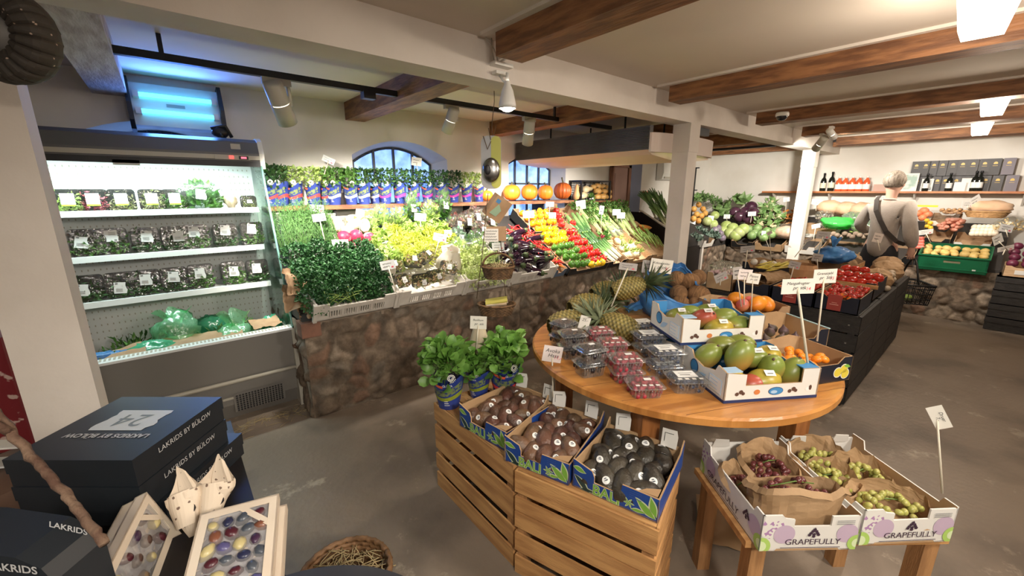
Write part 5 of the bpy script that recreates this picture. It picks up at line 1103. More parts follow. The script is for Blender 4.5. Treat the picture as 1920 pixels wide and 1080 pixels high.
def coco(px,py,dep,r,label,i):
    c=bg+FW*(dep+.03); p=Dp(px,py,(c.x,c.y,.9)); make(('coconut',MB().ball((0,0,0),(r,r,r*1.12),20,14,0,lambda d:1+.05*noise.noise(d*3+Vector((i,0,0)))+.02*noise.noise(d*11)).mesh('coconut',mCoc),[]),TM(p,i,1.2+.3*i,.4*i),label,'coconut','coconuts in the blue bag')
for i,(px,py,dep,r,l) in enumerate([(1268,523,.10,.056,'coconut, left of the top row in the blue bag'),(1293,528,.07,.060,'coconut in the middle of the top row'),(1309,520,.14,.055,'coconut, right of the top row, half hidden'),(1272,550,.02,.058,'dark coconut at the left of the middle row'),(1310,553,-.02,.066,'large coconut at the right of the middle row'),(1276,570,-.06,.055,'coconut at the left of the bottom row'),(1305,575,-.08,.060,'round coconut at the front right of the bag')]): coco(px,py,dep,r,l,i)
# ---- berry punnets
mBlk=mat('blackberry',(.012,.009,.014),.3,rnd=.2); mRas=mat('raspberry',(.40,.03,.05),.45,(.28,.02,.04),30); mBlu=mat('blueberry',(.022,.03,.06),.5,(.06,.075,.13),40)
mPun=film('punnet_plastic',(.93,.94,.94),.05,.38,.16,.05)
def punnet(kind,W=.115,D=.10,Hh=.058,seed=0):
    g=random.Random(seed); b=MB(); be=MB()
    ring=lambda w,d,z,r=.018:[(x,y,z) for x,_,y in rr(-w/2,w/2,-d/2,d/2,r)]
    def loft(rs,mb,m=0,bottom=True):
        n=len(rs[0]); vs=[p for r_ in rs for p in r_]; fs=[]
        for k in range(len(rs)-1):
            for i in range(n): j=(i+1)%n; fs.append((k*n+i,k*n+j,k*n+n+j,k*n+n+i))
        mb.add(vs,fs,m,True); 
        if bottom: mb.poly(rs[0][::-1],m)
    loft([ring(W*.84,D*.84,0),ring(W*.96,D*.96,Hh*.8),ring(W*1.04,D*1.04,Hh*.82)],b)
    for k in range(9):
        x=-W*.36+W*.72*k/8; b.tube([(x,-D*.42,.003),(x*1.1,-D*.485,Hh*.75)],.0018,4); b.tube([(x,D*.42,.003),(x*1.1,D*.485,Hh*.75)],.0018,4)
    l=MB(); loft([ring(W*1.05,D*1.05,Hh*.82),ring(W*1.04,D*1.04,Hh*.90),ring(W*.90,D*.90,Hh*.98),ring(W*.86,D*.86,Hh*1.06)],l,0,False); l.poly(ring(W*.86,D*.86,Hh*1.06))
    l.tube([(*p[:2],Hh*.86) for p in ring(W*1.06,D*1.06,0)+ring(W*1.06,D*1.06,0)[:1]],.0022,4,0)
    if kind in('r','u'):
        for k in range(4): x=-W*.30+W*.2*k; l.add([(x-.008,-D*.40,Hh*1.065),(x+.008,-D*.40,Hh*1.065),(x+.008,-D*.28,Hh*1.065),(x-.008,-D*.28,Hh*1.065)],[(0,1,2,3)],1); 
    r_={'k':.0105,'r':.0095,'u':.0075}[kind]; n={'k':52,'r':60,'u':95}[kind]
    for i in range(n):
        z=g.choice((.18,.5,.78))*Hh if i>n*.55 else Hh*.8; x=g.uniform(-W*.42,W*.42); y=g.uniform(-D*.42,D*.42)
        if kind=='u': be.ball((x,y,z),r_,7,5)
        else: be.ball((x,y,z),(r_,r_,r_*1.15),8,6,0,lambda d:1+.12*math.sin(d.x*9)*math.sin(d.y*9+1)*math.cos(d.z*8))
    lb=MB()
    if kind=='u': 
        lb.box((-W*.30,-D*.22,Hh*1.066),(W*.28,D*.30,Hh*1.07)); lb.box((-W*.2,-D*.06,Hh*1.0702),(W*.1,D*.0,Hh*1.0706),1); lb.box((-W*.2,D*.1,Hh*1.0702),(W*.2,D*.14,Hh*1.0706),1)
    else: lb.box((W*.02,D*.05,Hh*1.066),(W*.24,D*.24,Hh*1.07))
    mt={'k':mBlk,'r':mRas,'u':mBlu}[kind]
    return ('berry_punnet',None,[('tub',b.mesh('tub',mPun)),('lid',l.mesh('lid',[mPun,mWh])),('berries',be.mesh('berries',mt)),('label',lb.mesh('label',[mLab,mGreyInk]))])
PU={k:punnet(k,*d) for k,d in dict(k=(.125,.105,.062,1),r=(.135,.11,.05,2),u=(.145,.115,.058,3)).items()}
az=math.atan2(-.54,.84)
def stack(px,py,kind,n,rz,what,group):
    base=Zp(px,py,.75); hh={'k':.067,'r':.054,'u':.063}[kind]
    for k in range(n):
        o=make(PU[kind],TM(base+Vector((R.uniform(-.004,.004),R.uniform(-.004,.004),.0005+hh*k)),az+rz+R.uniform(-.06,.06)),'%s, %s'%(what,'standing alone' if n==1 else ('bottom of its stack','on top of its stack')[k] if n==2 else ('bottom of its stack','middle of its stack','top of its stack')[k]),'berry punnet',group)
        if kind in('k','r'):
            for c in o.children:
                if c.name.startswith('berries'): c['kind']='stuff'
        else:
            for c in o.children:
                if c.name.startswith('berries'): c['kind']='stuff'
stack(1105,700,'k',2,.25,'punnet of blackberries nearest the table rim at the left','blackberry punnets')
stack(1073,668,'k',2,.1,'punnet of blackberries behind, beside the avocado price card','blackberry punnets')
stack(1056,645,'k',2,.6,'punnet of blackberries at the far left end of the table','blackberry punnets')
stack(1207,738,'r',1,-.1,'punnet of raspberries nearest the table rim','raspberry punnets')
stack(1172,710,'r',2,-.05,'punnet of raspberries second from the rim','raspberry punnets')
stack(1145,676,'r',2,0,'punnet of raspberries third from the rim','raspberry punnets')
stack(1122,652,'r',2,0,'punnet of raspberries farthest from the rim','raspberry punnets')
stack(1283,728,'u',1,-.1,'punnet of blueberries nearest the mango box front','blueberry punnets')
stack(1243,700,'u',2,-.02,'punnet of blueberries second from the front','blueberry punnets')
stack(1215,668,'u',2,.0,'punnet of blueberries third from the front','blueberry punnets')
stack(1203,643,'u',2,.1,'punnet of blueberries at the back by the pineapple','blueberry punnets')
# ---- mango boxes
mSky=mat('sky_blue_card',(.05,.24,.52),.5); mPaleB=mat('pale_blue_print',(.38,.55,.74),.5); mNv=mat('navy_print',(.015,.03,.11),.5); mOrP=mat('orange_print',(.60,.20,.06),.5); mBrP=mat('brown_print',(.10,.05,.035),.5)
def disc2(cx,cz,r,rz_=None,y=-.001,n=16): return [(cx+r*math.cos(2*PI*k/n),y,cz+(rz_ or r)*math.sin(2*PI*k/n)) for k in range(n)]
def mango_box(p0,p1,D,z,label,hh=.125):
    p0=Vector((*p0,z)); p1=Vector((*p1,z)); M=frame(p0,p1-p0); W=(p1-p0).length; t=thing('fruit_box',M,label,'box','white and blue mango boxes'); T=.006; b=MB(); b.box((0,0,0),(W,D,.006),1)
    def wl(P,o,x):
        F=frame(o,x); bb=b.M; b.M=F; n=len(P); A=[(q,0,zz) for q,zz in P]; B=[(q,T,zz) for q,zz in P]
        b.poly(A,0); b.poly(B[::-1],2); b.add(A+B,[(i,(i+1)%n,n+(i+1)%n,n+i) for i in range(n)],1); b.M=bb
    wl([(0,0),(W,0),(W,hh),(W-.075,hh),(W-.075,hh*.55),(.085,hh*.55),(.085,hh*.92),(0,hh)],(0,0,0),(1,0,0)); wl([(0,0),(W,0),(W,hh),(W-.08,hh),(W-.08,hh*.6),(.08,hh*.6),(.08,hh),(0,hh)],(W,D,0),(-1,0,0))
    sd=[(0,0),(D,0),(D,hh),(D-.06,hh*1.02),(D-.08,hh*.80),(D*.5,hh*.70),(.07,hh*.86),(.055,hh*1.08),(0,hh)]
    wl(sd,(W,0,0),(0,1,0)); wl([(D-a,c) for a,c in sd][::-1],(0,D,0),(0,-1,0))
    part('box_body',b,[mWh,mKr2,mSky],t)
    for x in (.0,W-.075): part('corner_flap',MB().box((x+.004,.006,hh-.002),(x+.07,.05,hh+.002)),mSky if x else mPaleB,t)
    pr=MB(); pr.box((0,-.0012,0),(W,0,.012),2)
    for x,k in ((.16,0),(.34,1),(.54,2),(.72,0),(.89,3)):
        x*=W; zc=hh*.32
        if k==0: 
            for dx,dz,r in ((-.012,-.004,.008),(.004,.004,.009),(.014,-.003,.007)): pr.poly(disc2(x+dx,zc+dz,r,None,-.0012-.0004*(dx>0)),1)
        elif k==1: pr.poly(disc2(x,zc,.013,.011),3)
        elif k==2: pr.poly(disc2(x,zc,.032,.017),2); pr.poly(disc2(x,zc,.030,.015,-.0016),0); pr.poly(disc2(x-.008,zc-.003,.014,.007,-.002),5)
        else: pr.poly(disc2(x,zc,.012,.008),4); pr.poly(disc2(x+.008,zc+.006,.006,.011,-.0016),1)
    F=frame((0,D,0),(0,-1,0)); pr.M=F
    pr.poly(disc2(D*.30,hh*.52,.030,.030),2); pr.poly(disc2(D*.30,hh*.52,.026,.026,-.0016),0); pr.box((0,-.0012,0),(D,0,.012),2)
    pr.box((D*.66,-.0012,hh*.18),(D*.93,0,hh*.66),5); pr.box((D*.67,-.0016,hh*.20),(D*.92,-.001,hh*.64),4)
    for k in range(3): pr.box((D*.69,-.002,hh*(.28+.12*k)),(D*.85,-.0015,hh*(.30+.12*k)),5)
    pr.poly([(a,-.0012,c) for a,c in leaf2d(D*.36,hh*.2,.08,.02,.5)],5)
    pr.M=Matrix(); part('print',pr,[mSky,mBrP,mNv,mOrP,mLab,mPaleB],t)
    return M,W
mMan=mat('mango_skin',(.20,.24,.045),.35,(.45,.15,.05),2.6,2,rnd=.12,rndhue=.015,ramp=(.50,.72)); mManY=mat('yellow_mango_skin',(.50,.37,.05),.35,(.34,.30,.05),3,2,rnd=.1); mManR=mat('red_mango_skin',(.42,.08,.05),.35,(.32,.24,.05),3,2,ramp=(.45,.6))
def mango_mesh(m): return MB().ball((0,0,0),(.048,.042,.062),20,14,0,lambda d:1+.05*d.x*d.z+.06*max(0,d.z)*d.x).mesh('skin',m)
MG={k:mango_mesh(m) for k,m in (('g',mMan),('y',mManY),('r',mManR))}
mst=MB().tube([(0,0,.058),(.003,0,.066)],[.006,.004],6).mesh('stem',mBrP); mlb=MB().poly([(-.018,-.0005,-.012),(.016,-.0005,-.014),(.019,-.0005,.012),(-.016,-.0005,.014)]).poly([(-.01,-.001,-.005),(.01,-.001,-.005),(.01,-.001,0),(-.01,-.001,0)],1)
mlm=mlb.mesh('sticker',[mLab,mGreyInk])
def mango(M,x,y,z,k,lab,rz,rx,ry,label,s=1.0):
    o=make(('mango',None,[('skin',MG[k]),('stem',mst)]+([('sticker',mlm)] if lab else [])),M@TM((x,y,z),rz,rx,ry,s),label,'mango','mangoes')
    if lab:
        for c in o.children:
            if c.name.startswith('sticker'):
                Mw=(M@TM((x,y,z),rz,rx,ry,s)); up=(Mw.to_3x3().inverted()@(Vector((0,0,1))-FW*.55)).normalized(); p=Vector((up.x*.049,up.y*.043,up.z*.063))*1.04; n=Vector((up.x/.049,up.y/.043,up.z/.063)).normalized()
                x_=(Mw.to_3x3().inverted()@RT); x_=(x_-n*x_.dot(n)).normalized(); zz=x_.cross(-n); q=Matrix((x_,-n,zz)).transposed().to_4x4(); q.translation=p; c.matrix_local=q
M1,W1=mango_box((1.536,.562),(1.871,.346),.30,.7505,'front white and blue box with a heap of green mangoes')
M3,W3=mango_box((1.690,.815),(2.02,.600),.31,.7505,'lower white box hidden under the back mango box')
M2,W2=mango_box((1.672,.822),(2.005,.604),.30,.8765,'back white and blue mango box, raised on another box')
k=0
for (x,y,z,kd,lab,rz,rx,ry,s,l) in [(.06,.22,.10,'g',0,.3,.5,.3,1.1,'green red mango at the left back of the front box'),(.15,.14,.13,'g',0,.1,.15,.1,1.18,'large upright green mango at the middle left of the front box'),(.14,.25,.135,'g',0,1,1.3,.2,1.0,'green mango with a dark tip at the back of the heap'),(.23,.25,.135,'g',0,.4,1.2,.5,1.05,'green orange mango at the back right of the heap'),(.22,.16,.11,'g',1,.6,1.2,.3,1.05,'mango with a creased white label in the middle of the heap'),(.32,.19,.10,'y',1,-.4,1.1,-.4,1.12,'yellow green mango with a square label at the right back'),(.26,.09,.09,'g',0,.2,.4,-.5,1.1,'green mango with a red shoulder, front middle of the heap'),(.34,.07,.075,'g',0,.5,.2,.2,1.12,'plain green mango at the front right corner'),(.21,.062,.055,'y',1,1.45,1.45,.1,1.12,'long yellow mango lying along the front edge of the front box'),(.08,.09,.05,'y',0,.7,1.2,0,1,'yellow mango half hidden at the left of the front box'),(.15,.06,.045,'r',0,.9,1.2,0,.9,'small reddish mango in the gap behind the front rim')]:
    mango(M1,x,y,z,kd,lab,rz,rx,ry,l,s)
for (x,y,z,kd,lab,rz,rx,ry,s,l) in [(.09,.20,.07,'g',1,1.2,1.3,.1,1,'green mango with a white label at the left of the back box'),(.16,.22,.075,'g',0,1.3,1.4,.1,1,'green orange mango lying at the back left of the back box'),(.17,.12,.08,'r',1,.3,.9,.2,1.05,'red mango with a white label in the middle of the back box'),(.24,.20,.085,'g',1,.5,1.2,.1,1.02,'green mango with a white label at the back of the back box'),(.28,.13,.08,'g',0,1.2,1.3,.2,1.05,'green orange mango at the right of the back box'),(.32,.07,.06,'g',0,1.4,1.4,.2,1.05,'green mango at the front right of the back box'),(.21,.05,.055,'y',1,1.3,1.35,.1,1.05,'yellow mango with a white label at the front of the back box')]:
    mango(M2,x,y,z,kd,lab,rz,rx,ry,l,s)
# ---- kumquat box, fig box, dragon fruit box
def plain_box(p0,p1,D,z,hh,mo,mi,label,name='fruit_box',low=.6,back=1.0,cat='box'):
    p0=Vector((*p0,z)); p1=Vector((*p1,z)); M=frame(p0,p1-p0); W=(p1-p0).length; t=thing(name,M,label,cat); b=MB(); T=.005; b.box((0,0,0),(W,D,.005),1)
    def wl(P,o,x):
        F=frame(o,x); bb=b.M; b.M=F; n=len(P); A=[(q,0,zz) for q,zz in P]; B=[(q,T,zz) for q,zz in P]
        b.poly(A,0); b.poly(B[::-1],1); b.add(A+B,[(i,(i+1)%n,n+(i+1)%n,n+i) for i in range(n)],1); b.M=bb
    wl([(0,0),(W,0),(W,hh),(W-.05,hh),(W-.08,hh*low),(.08,hh*low),(.05,hh),(0,hh)],(0,0,0),(1,0,0)); wl([(0,0),(W,0),(W,hh),(W-.07,hh*back*1.15),(W*.5,hh*back),(.07,hh*back*1.15),(0,hh)],(W,D,0),(-1,0,0)); wl([(0,0),(D,0),(D,hh),(0,hh)],(W,0,0),(0,1,0)); wl([(0,0),(D,0),(D,hh),(0,hh)],(0,D,0),(0,-1,0))
    part('box_body',b,[mo,mi],t); return t,M,W
mBkP=mat('black_print_card',(.010,.012,.022),.45); mLem=mat('lemon_print',(.68,.55,.06),.5); mTeal=mat('teal_print',(.16,.50,.56),.5)
t,MK,WK=plain_box((1.800,.468),(2.165,.300),.25,.7505,.11,mBkP,mKr2,'black printed card box of kumquats at the right rim of the table',low=.75,back=1.0)
part('lettering',MB().text('Kumquats',.055,0,Matrix.Translation((WK*.27,-.0012,.042))@Matrix.Rotation(PI/2,4,'X'),sx=.92),mLab,t); pr=MB()
for dx,dz,r in ((-.02,-.004,.024),(.012,.010,.022),(.022,-.014,.024)): pr.poly(disc2(WK*.86+dx,.048+dz,r,None,-.0012),0); pr.poly(disc2(WK*.86+dx,.048+dz,r*.86,None,-.0016-.0003*(dx>0)),1)
pr.poly([(a,-.002,c) for a,c in leaf2d(WK*.88,.072,.04,.012,-.2)],2)
part('lemon_print',pr,[mLab,mLem,mPal],t)
mKum=mat('kumquat_skin',(.80,.25,.015),.35,(.72,.20,.01),20,2,.15,120,rnd=.06); KQ=MB().ball((0,0,0),(.0165,.0165,.021),14,10).mesh('kumquat',mKum)
g=random.Random(3)
for i in range(34):
    x=.05+(WK-.10)*((i*7)%11+.5*g.random())/11; y=.05+.16*((i*5)%4+.5*g.random())/4; z=.055+.024*(i>19)+g.uniform(0,.008)
    make(('kumquat',KQ,[]),MK@TM((x,y,z),g.uniform(0,6),g.uniform(.8,1.9)),'bright orange kumquat in the black printed box','kumquat','kumquats in the black box')
t,MF,WF=plain_box((2.03,.735),(2.50,.46),.27,.7505,.115,mBkP,MATS['tan_card'],'black card box of figs behind the mangoes',low=.6)
pr=MB(); Q=Matrix.Translation((WF*.56,-.0012,.040))@Matrix.Rotation(PI/2,4,'X'); pr.text('BAZ',.062,0,Q,shear=.2,sx=1.1,bold=.03); part('print',pr,[mTeal],t)
part('teal_rim',MB().box((WF-.006,0,.114),(WF+.004,.27,.118)),mat('pale_teal_card',(.40,.58,.60),.5),t)
mFig=mat('fig_skin',(.075,.035,.05),.5,(.12,.10,.05),5,3,rnd=.2); FG=MB().lathe([(.002,-.022),(.016,-.020),(.026,-.006),(.024,.008),(.012,.022),(.005,.032),(.004,.038)],14).mesh('fig',mFig); mGrP=mat('green_fig',(.20,.24,.07),.5)
for i in range(15):
    c=i%5; r=i//5; make(('fig',FG,[]),MF@TM((.06+.085*c,.05+.075*r,.055+.012*(r%2)),g.uniform(0,6),g.uniform(-.8,.8)),'dark purple fig, %s in the %s row of the black box'%(nth(c,5),ORD[r]),'fig','figs in the black box')
solid('fig',MB().lathe([(.002,-.03),(.02,-.026),(.033,-.006),(.028,.012),(.014,.03),(.006,.06),(.005,.075)],16),mGrP,MF@TM((.16,.06,.09),0,.1),'pale green pear shaped fig standing up among the purple ones','fig')
t,MD,WD=plain_box((2.37,.93),(2.72,.70),.26,.7605,.13,mat('kraft_box_card',(.36,.22,.12),.7),MATS['tan_card'],'tan card box of orange and pink fruit behind the back mango box',low=.7)
mOr=mat('papaya_orange',(.80,.30,.02),.4,(.72,.22,.02),4,2,rnd=.06); mPk_=mat('pink_fruit',(.62,.14,.14),.4,(.70,.28,.12),5,2,rnd=.1)
OM=MB().ball((0,0,0),(.045,.045,.062),16,12).mesh('orange_fruit',mOr); PM=MB().ball((0,0,0),(.036,.036,.04),14,10).mesh('pink_fruit',mPk_)
for i,(x,y,z,o) in enumerate([(.10,.10,.10,0),(.18,.09,.12,0),(.27,.08,.13,1),(.34,.10,.12,1),(.12,.19,.11,0),(.21,.19,.13,1),(.30,.19,.11,0),(.05,.06,.08,0),(.36,.19,.09,0)]):
    make(('orange_fruit',OM,[]) if o else ('pink_fruit',PM,[]),MD@TM((x,y,z),i,1.3 if o else .3*i),('long orange fruit' if o else 'pink red round fruit')+', %s in the tan box behind the mangoes'%['front left','second at the front','large one at the front','front right','back left','back middle','back right','far left corner','far right corner'][i],'fruit','orange and pink fruit in the tan box')
# ================================================================ grape boxes on a small stand
g1=(Vector((1.264,.303,0)),Vector((1.503,.111,0)))
t=thing('low_stand',frame(g1[0]+Vector((.02,.03,0)),g1[1]-g1[0]),'low pale wooden stand carrying the grape boxes','stand')
part('stand_top',MB().box((-.015,.0,.425),(.66,.36,.449)),mPine,t)
for x,y in ((.02,.02),(.60,.02),(.02,.31),(.60,.31)): part('leg',MB().cbox((x+.02,y+.015,.212),(.05,.05,.425)),MATS['pine_post'],t)
part('stretcher',MB().box((.04,.03,.10),(.62,.05,.15)),mPine,t)
mLil=mat('lilac_print',(.52,.40,.52),.55); mLilD=mat('dotted_lilac_print',(.72,.70,.66),.55,(.40,.22,.42),85,0,ramp=(.56,.60)); mLime=mat('lime_print',(.40,.60,.14),.5); mLimeP=mat('pale_lime_print',(.66,.76,.46),.5); mPlum=mat('plum_print',(.05,.025,.05),.5)
def grape_box(p0,p1,D,label,z=.4495,hh=.125):
    p0=Vector((*p0,z)); p1=Vector((*p1,z)); M=frame(p0,p1-p0); W=(p1-p0).length; t=thing('grape_box',M,label,'box','white grape boxes'); T=.005; b=MB(); b.box((0,0,0),(W,D,.005),1)
    def wl(P,o,x):
        F=frame(o,x); bb=b.M; b.M=F; n=len(P); A=[(q,0,zz) for q,zz in P]; B=[(q,T,zz) for q,zz in P]
        b.poly(A,0); b.poly(B[::-1],0 if x[0] else 1); b.add(A+B,[(i,(i+1)%n,n+(i+1)%n,n+i) for i in range(n)],0); b.M=bb
    wl([(0,0),(.05,0),(.055,.008),(W-.055,.008),(W-.05,0),(W,0),(W,hh),(W-.09,hh),(W-.09,hh*.72),(.10,hh*.72),(.10,hh*.92),(.07,hh*.96),(.06,hh*1.05),(0,hh*1.05)],(0,0,0),(1,0,0)); wl([(0,0),(W,0),(W,hh),(0,hh)],(W,D,0),(-1,0,0)); wl([(0,0),(D,0),(D,hh*1.12),(D-.05,hh*1.12),(D-.06,hh*.86),(.05,hh*.86),(.04,hh*1.05),(0,hh*1.05)],(W,0,0),(0,1,0)); wl([(0,0),(D,0),(D,hh*1.05),(D-.04,hh*1.05),(D-.05,hh*.86),(.06,hh*.86),(.05,hh*1.12),(0,hh*1.12)],(0,D,0),(0,-1,0))
    part('box_body',b,[mWh,mKr2],t)
    pr=MB()
    def face(F,L,s):
        pr.M=F
        def clip(cx,cz,r,m,y): pr.poly([(min(L-.0005,max(.0005,a)),yy,min(hh*(.70 if .11<a<L-.1 else .9),max(.002,c))) for a,yy,c in disc2(cx,cz,r,None,y,28)],m)
        clip(.028,hh*.70,.040,1,-.0010); clip(.072,hh*.50,.034,0,-.0014); clip(.0,hh*.15,.034,2,-.0018); clip(.0,hh*.15,.020,3,-.0022); clip(L,hh*.22,.030,2,-.0018); clip(L,hh*.22,.016,3,-.0022); clip(L-.035,hh*.5,.034,0,-.001)
        cx=L*.54 if s else L*.60
        pr.text('GRAPEFULLY',.030 if s else .036,4,Matrix.Translation((cx if s else L*.42,-.0026,hh*.27))@Matrix.Rotation(PI/2,4,'X'),sx=1.02)
        pr.box((cx-.10 if s else L*.42-.11,-.0026,hh*.10),(cx+.09 if s else L*.42+.11,-.0022,hh*.115),4)
        gx=cx if s else L*.80
        for dx,dz in ((0,0),(-.010,.004),(.010,.004),(-.005,.011),(.006,.011),(0,-.008),(-.014,-.003),(.014,-.002),(.0,.018)): pr.poly(disc2(gx+dx,hh*.50+dz,.0052,None,-.0026,8),4)
        pr.poly([(gx-.001,-.0026,hh*.62),(gx+.001,-.0026,hh*.62),(gx+.002,-.0026,hh*.70),(gx+.0,-.0026,hh*.70)],4)
        pr.M=Matrix()
    face(Matrix(),W,1); face(frame((0,D,0),(0,-1,0)),D,0)
    for k in range(3): pr.box((W-.075,-.003,hh*.78+.006*k),(W-.02,-.0026,hh*.78+.006*k+.002),5)
    part('print',pr,[mLil,mLilD,mLime,mLimeP,mPlum,MATS['grey_ink']],t)
    for x in (.03,W-.10): part('end_flap',MB().prism([(0,0,0),(.07,0,0),(.06,0,.035),(.005,0,.04)],(0,.003,0)),mWh,t,TM((x,D-.012,hh*.9),0,.25))
    return M,W
MGa,WGa=grape_box((1.264,.303),(1.503,.111),.385,'left white printed grape box with brown bags of red grapes')
MGb,WGb=grape_box((1.530,.108),(1.775,-.078),.385,'right white printed grape box with brown bags of green grapes')
mBagK=mat('brown_bag_paper',(.42,.27,.145),.7,(.34,.21,.105),7,3,.35,18,rnd=.06)
def paper_bag(M,a,b,h,seed,label,open_=.9,front=1.0):
    """open kraft bag: oval ring walls, crumpled, higher at the back"""
    mb=MB(); nu,nv=36,12
    def fn(u,v):
        q=2*PI*u; c,s=math.cos(q),math.sin(q); e=.75; x=a*math.copysign(abs(c)**e,c); y=b*math.copysign(abs(s)**e,s); hh=h*(1+.35*s*front)*(1+.12*noise.noise((c*3,s*3,seed)))
        n1=noise.noise((c*2.5,s*2.5,v*2.2+seed)); n2=noise.noise((c*7,s*7,v*5+seed)); k=1+.12*v*open_+.14*n1*v+.05*n2
        return Vector((x*k,y*k,hh*v+.012*n1*v))
    mb.grid(fn,nu,nv,0,False,True); mb.poly([fn(i/nu,0) for i in range(nu)])
    mb.grid(lambda u,v:fn(u,1)+Vector((math.cos(2*PI*u),math.sin(2*PI*u),0))*(.012*v)+Vector((0,0,-.018*v)),nu,3,0,False,True)
    return solid('paper_bag',mb,mBagK,M,label,'paper bag','brown paper bags of grapes')
mGrR=mat('red_grape',(.11,.025,.03),.28,(.16,.05,.04),10,rnd=.25); mGrG=mat('green_grape',(.36,.37,.09),.28,(.44,.40,.13),10,rnd=.12)
GR={k:MB().ball((0,0,0),(.0105,.0105,.0125),10,7).mesh('grape',m) for k,m in (('r',mGrR),('g',mGrG))}
def bunch(M,a,b,h,kd,n,label,seed):
    gg=random.Random(seed); t=thing('grape_bunch',M,label,'grapes','bunches of grapes')
    st=MB().tube([(-a*.7,0,h*.7),(0,0,h*.9),(a*.6,.01,h*.75)],.0022,5); part('stalk',st,MATS['chilli_stem'],t)
    for i in range(n):
        d=rdir(gg,0); k=gg.uniform(.75,1); part('grape',GR[kd],None,t,TM((d.x*a*k,d.y*b*k,.012+d.z*h*.8),gg.uniform(0,6),gg.uniform(0,3)))
for i,(M,x,y,a,b,h,rz,kd,l,n) in enumerate([(MGa,.19,.27,.085,.075,.12,.15,'r','at the back of the left box',42),(MGa,.165,.105,.130,.068,.165,-.05,'r','lying across the front of the left box',34),(MGa,.06,.20,.05,.07,.09,.3,'r','squashed at the left side of the left box',14),(MGb,.10,.30,.10,.065,.115,.1,'g','at the back of the right box',40),(MGb,.07,.20,.07,.06,.10,-.2,'g','at the left of the right box',30),(MGb,.20,.22,.085,.06,.10,.2,'g','in the middle of the right box',34),(MGb,.18,.09,.11,.06,.085,-.25,'g','at the front of the right box',44)]):
    MM=M@TM((x,y,.006),rz); paper_bag(MM,a,b,h*.95,i*3.3,'crumpled brown paper bag %s'%l,front=1.0 if i!=1 else -.6)
    bunch(MM@Matrix.Translation((0,.0,h*.42)),a*.88,b*.85,h*.62,kd,n,'bunch of %s grapes in the bag %s'%('red' if kd=='r' else 'green',l),i)
# ================================================================ black slatted stand in the middle
mBlkW=mat('black_stained_board',(.011,.0095,.009),.6,(.022,.019,.017),5,5,.4,25,stretch=(3,3,9),rnd=.15)
t=thing('produce_stand',TM((3.6,.50,0)),'long black slatted stand in the middle of the shop','stand')
mods=[(0,.72),(.735,1.46),(1.475,2.2)]
for i,(a,b) in enumerate(mods):
    m=MB()
    for k in range(5): m.box((a,0,.02+.135*k),(b,.02,.02+.135*k+.125))
    part('side_boards',m,mBlkW,t); part('corner_post',MB().box((a,.02,0),(a+.05,.06,.69)),mBlkW,t)
m=MB()
for k in range(5): m.box((-.001,0,.02+.135*k),(.02,1.2,.02+.135*k+.125)); 
part('end_boards',m,mBlkW,t)
sc_=MB()
for k in range(5):
    for y in (.06,.6,1.14): sc_.lathe([(.0,0),(.006,.0)],8,cap=False) if 0 else sc_.cbox((-.003,y,.08+.135*k),(.004,.010,.010))
part('screws',sc_,mat('screw_steel',(.45,.43,.40),.35,metal=.8),t)
part('top_board',MB().box((.02,.02,.665),(2.2,1.2,.69)),mBlkW,t)
m=MB()
for k in range(5): m.box((2.18,0,.02+.135*k),(2.2,1.2,.02+.135*k+.125))
part('far_boards',m,mBlkW,t)
TZ=.691
# front tomato boxes
mRedC=mat('red_label_card',(.30,.045,.035),.5); mTom=mat('tomato_skin',(.55,.035,.015),.16,(.48,.02,.012),4,rnd=.12,coat=.5); mTomO=mat('orange_cherry_tomato',(.70,.15,.015),.16,rnd=.1,coat=.5); mTomS=mat('tomato_calyx',(.06,.14,.03),.6)
def tomato(r,nm,mt,n=14):
    b=MB().ball((0,0,0),(r,r,r*.86),n,n*2//3,0,lambda d:1-.10*math.exp(-(1-d.z)/.05)); c=MB()
    for k in range(5): a=k*1.257; c.leaf((0,0,r*.80),(math.cos(a),math.sin(a),.1),(0,0,1),r*.55,r*.2,.4)
    return (nm,None,[('skin',b.mesh('skin',mt)),('calyx',c.mesh('calyx',mTomS))])
CH=tomato(.017,'cherry_tomato',mTom,10); CHO=tomato(.016,'cherry_tomato',mTomO,10); TO=tomato(.040,'tomato',mTom,18)
def stand_box(px0,px1,D,label,mo,hh=.12,zz=TZ,red=True,low=.8):
    t,M,W=plain_box(px0,px1,D,zz,hh,mo,MATS['tan_card'],label,'fruit_box',low)
    if red:
        part('red_label',MB().box((W*.30,-.008,.01),(W*.62,-.004,hh*1.05)).box((W*.36,-.0095,hh*.42),(W*.56,-.008,hh*.46),1).box((W*.40,-.0095,hh*.54),(W*.52,-.008,hh*.57),1),[mRedC,mat('faint_red_print',(.60,.30,.25),.5)],t)
    return M,W
tb=[((3.63,1.36),(3.63,1.10),'front black card box at the left end of the stand'),((3.63,1.08),(3.63,.80),'front black card box of cherry tomatoes with a red label'),((3.63,.79),(3.63,.53),'front black card box of cherry tomatoes at the aisle corner with a red label')]
g=random.Random(21); cnt=0
BX=[]
for i,(a,b,l) in enumerate(tb): BX.append(stand_box(a,b,.42,l,mBkP,red=i>0))
for bi,(bx,n) in enumerate(((BX[1],85),(BX[2],105))):
    M,W=bx
    for i in range(n):
        x=g.uniform(.025,W-.025); y=g.uniform(.03,.40); z=.085+.03*g.random()+.03*(y/.4)
        make(CHO if (i%6==0 and y<.12) else CH,M@TM((x,y,z),g.uniform(0,6),g.uniform(-1.2,1.2)),'%scherry tomato in the %s front box with a red label'%('orange ' if (i%6==0 and y<.12) else 'red ','left' if bi==0 else 'aisle side'),'cherry tomato','cherry tomatoes in front boxes')
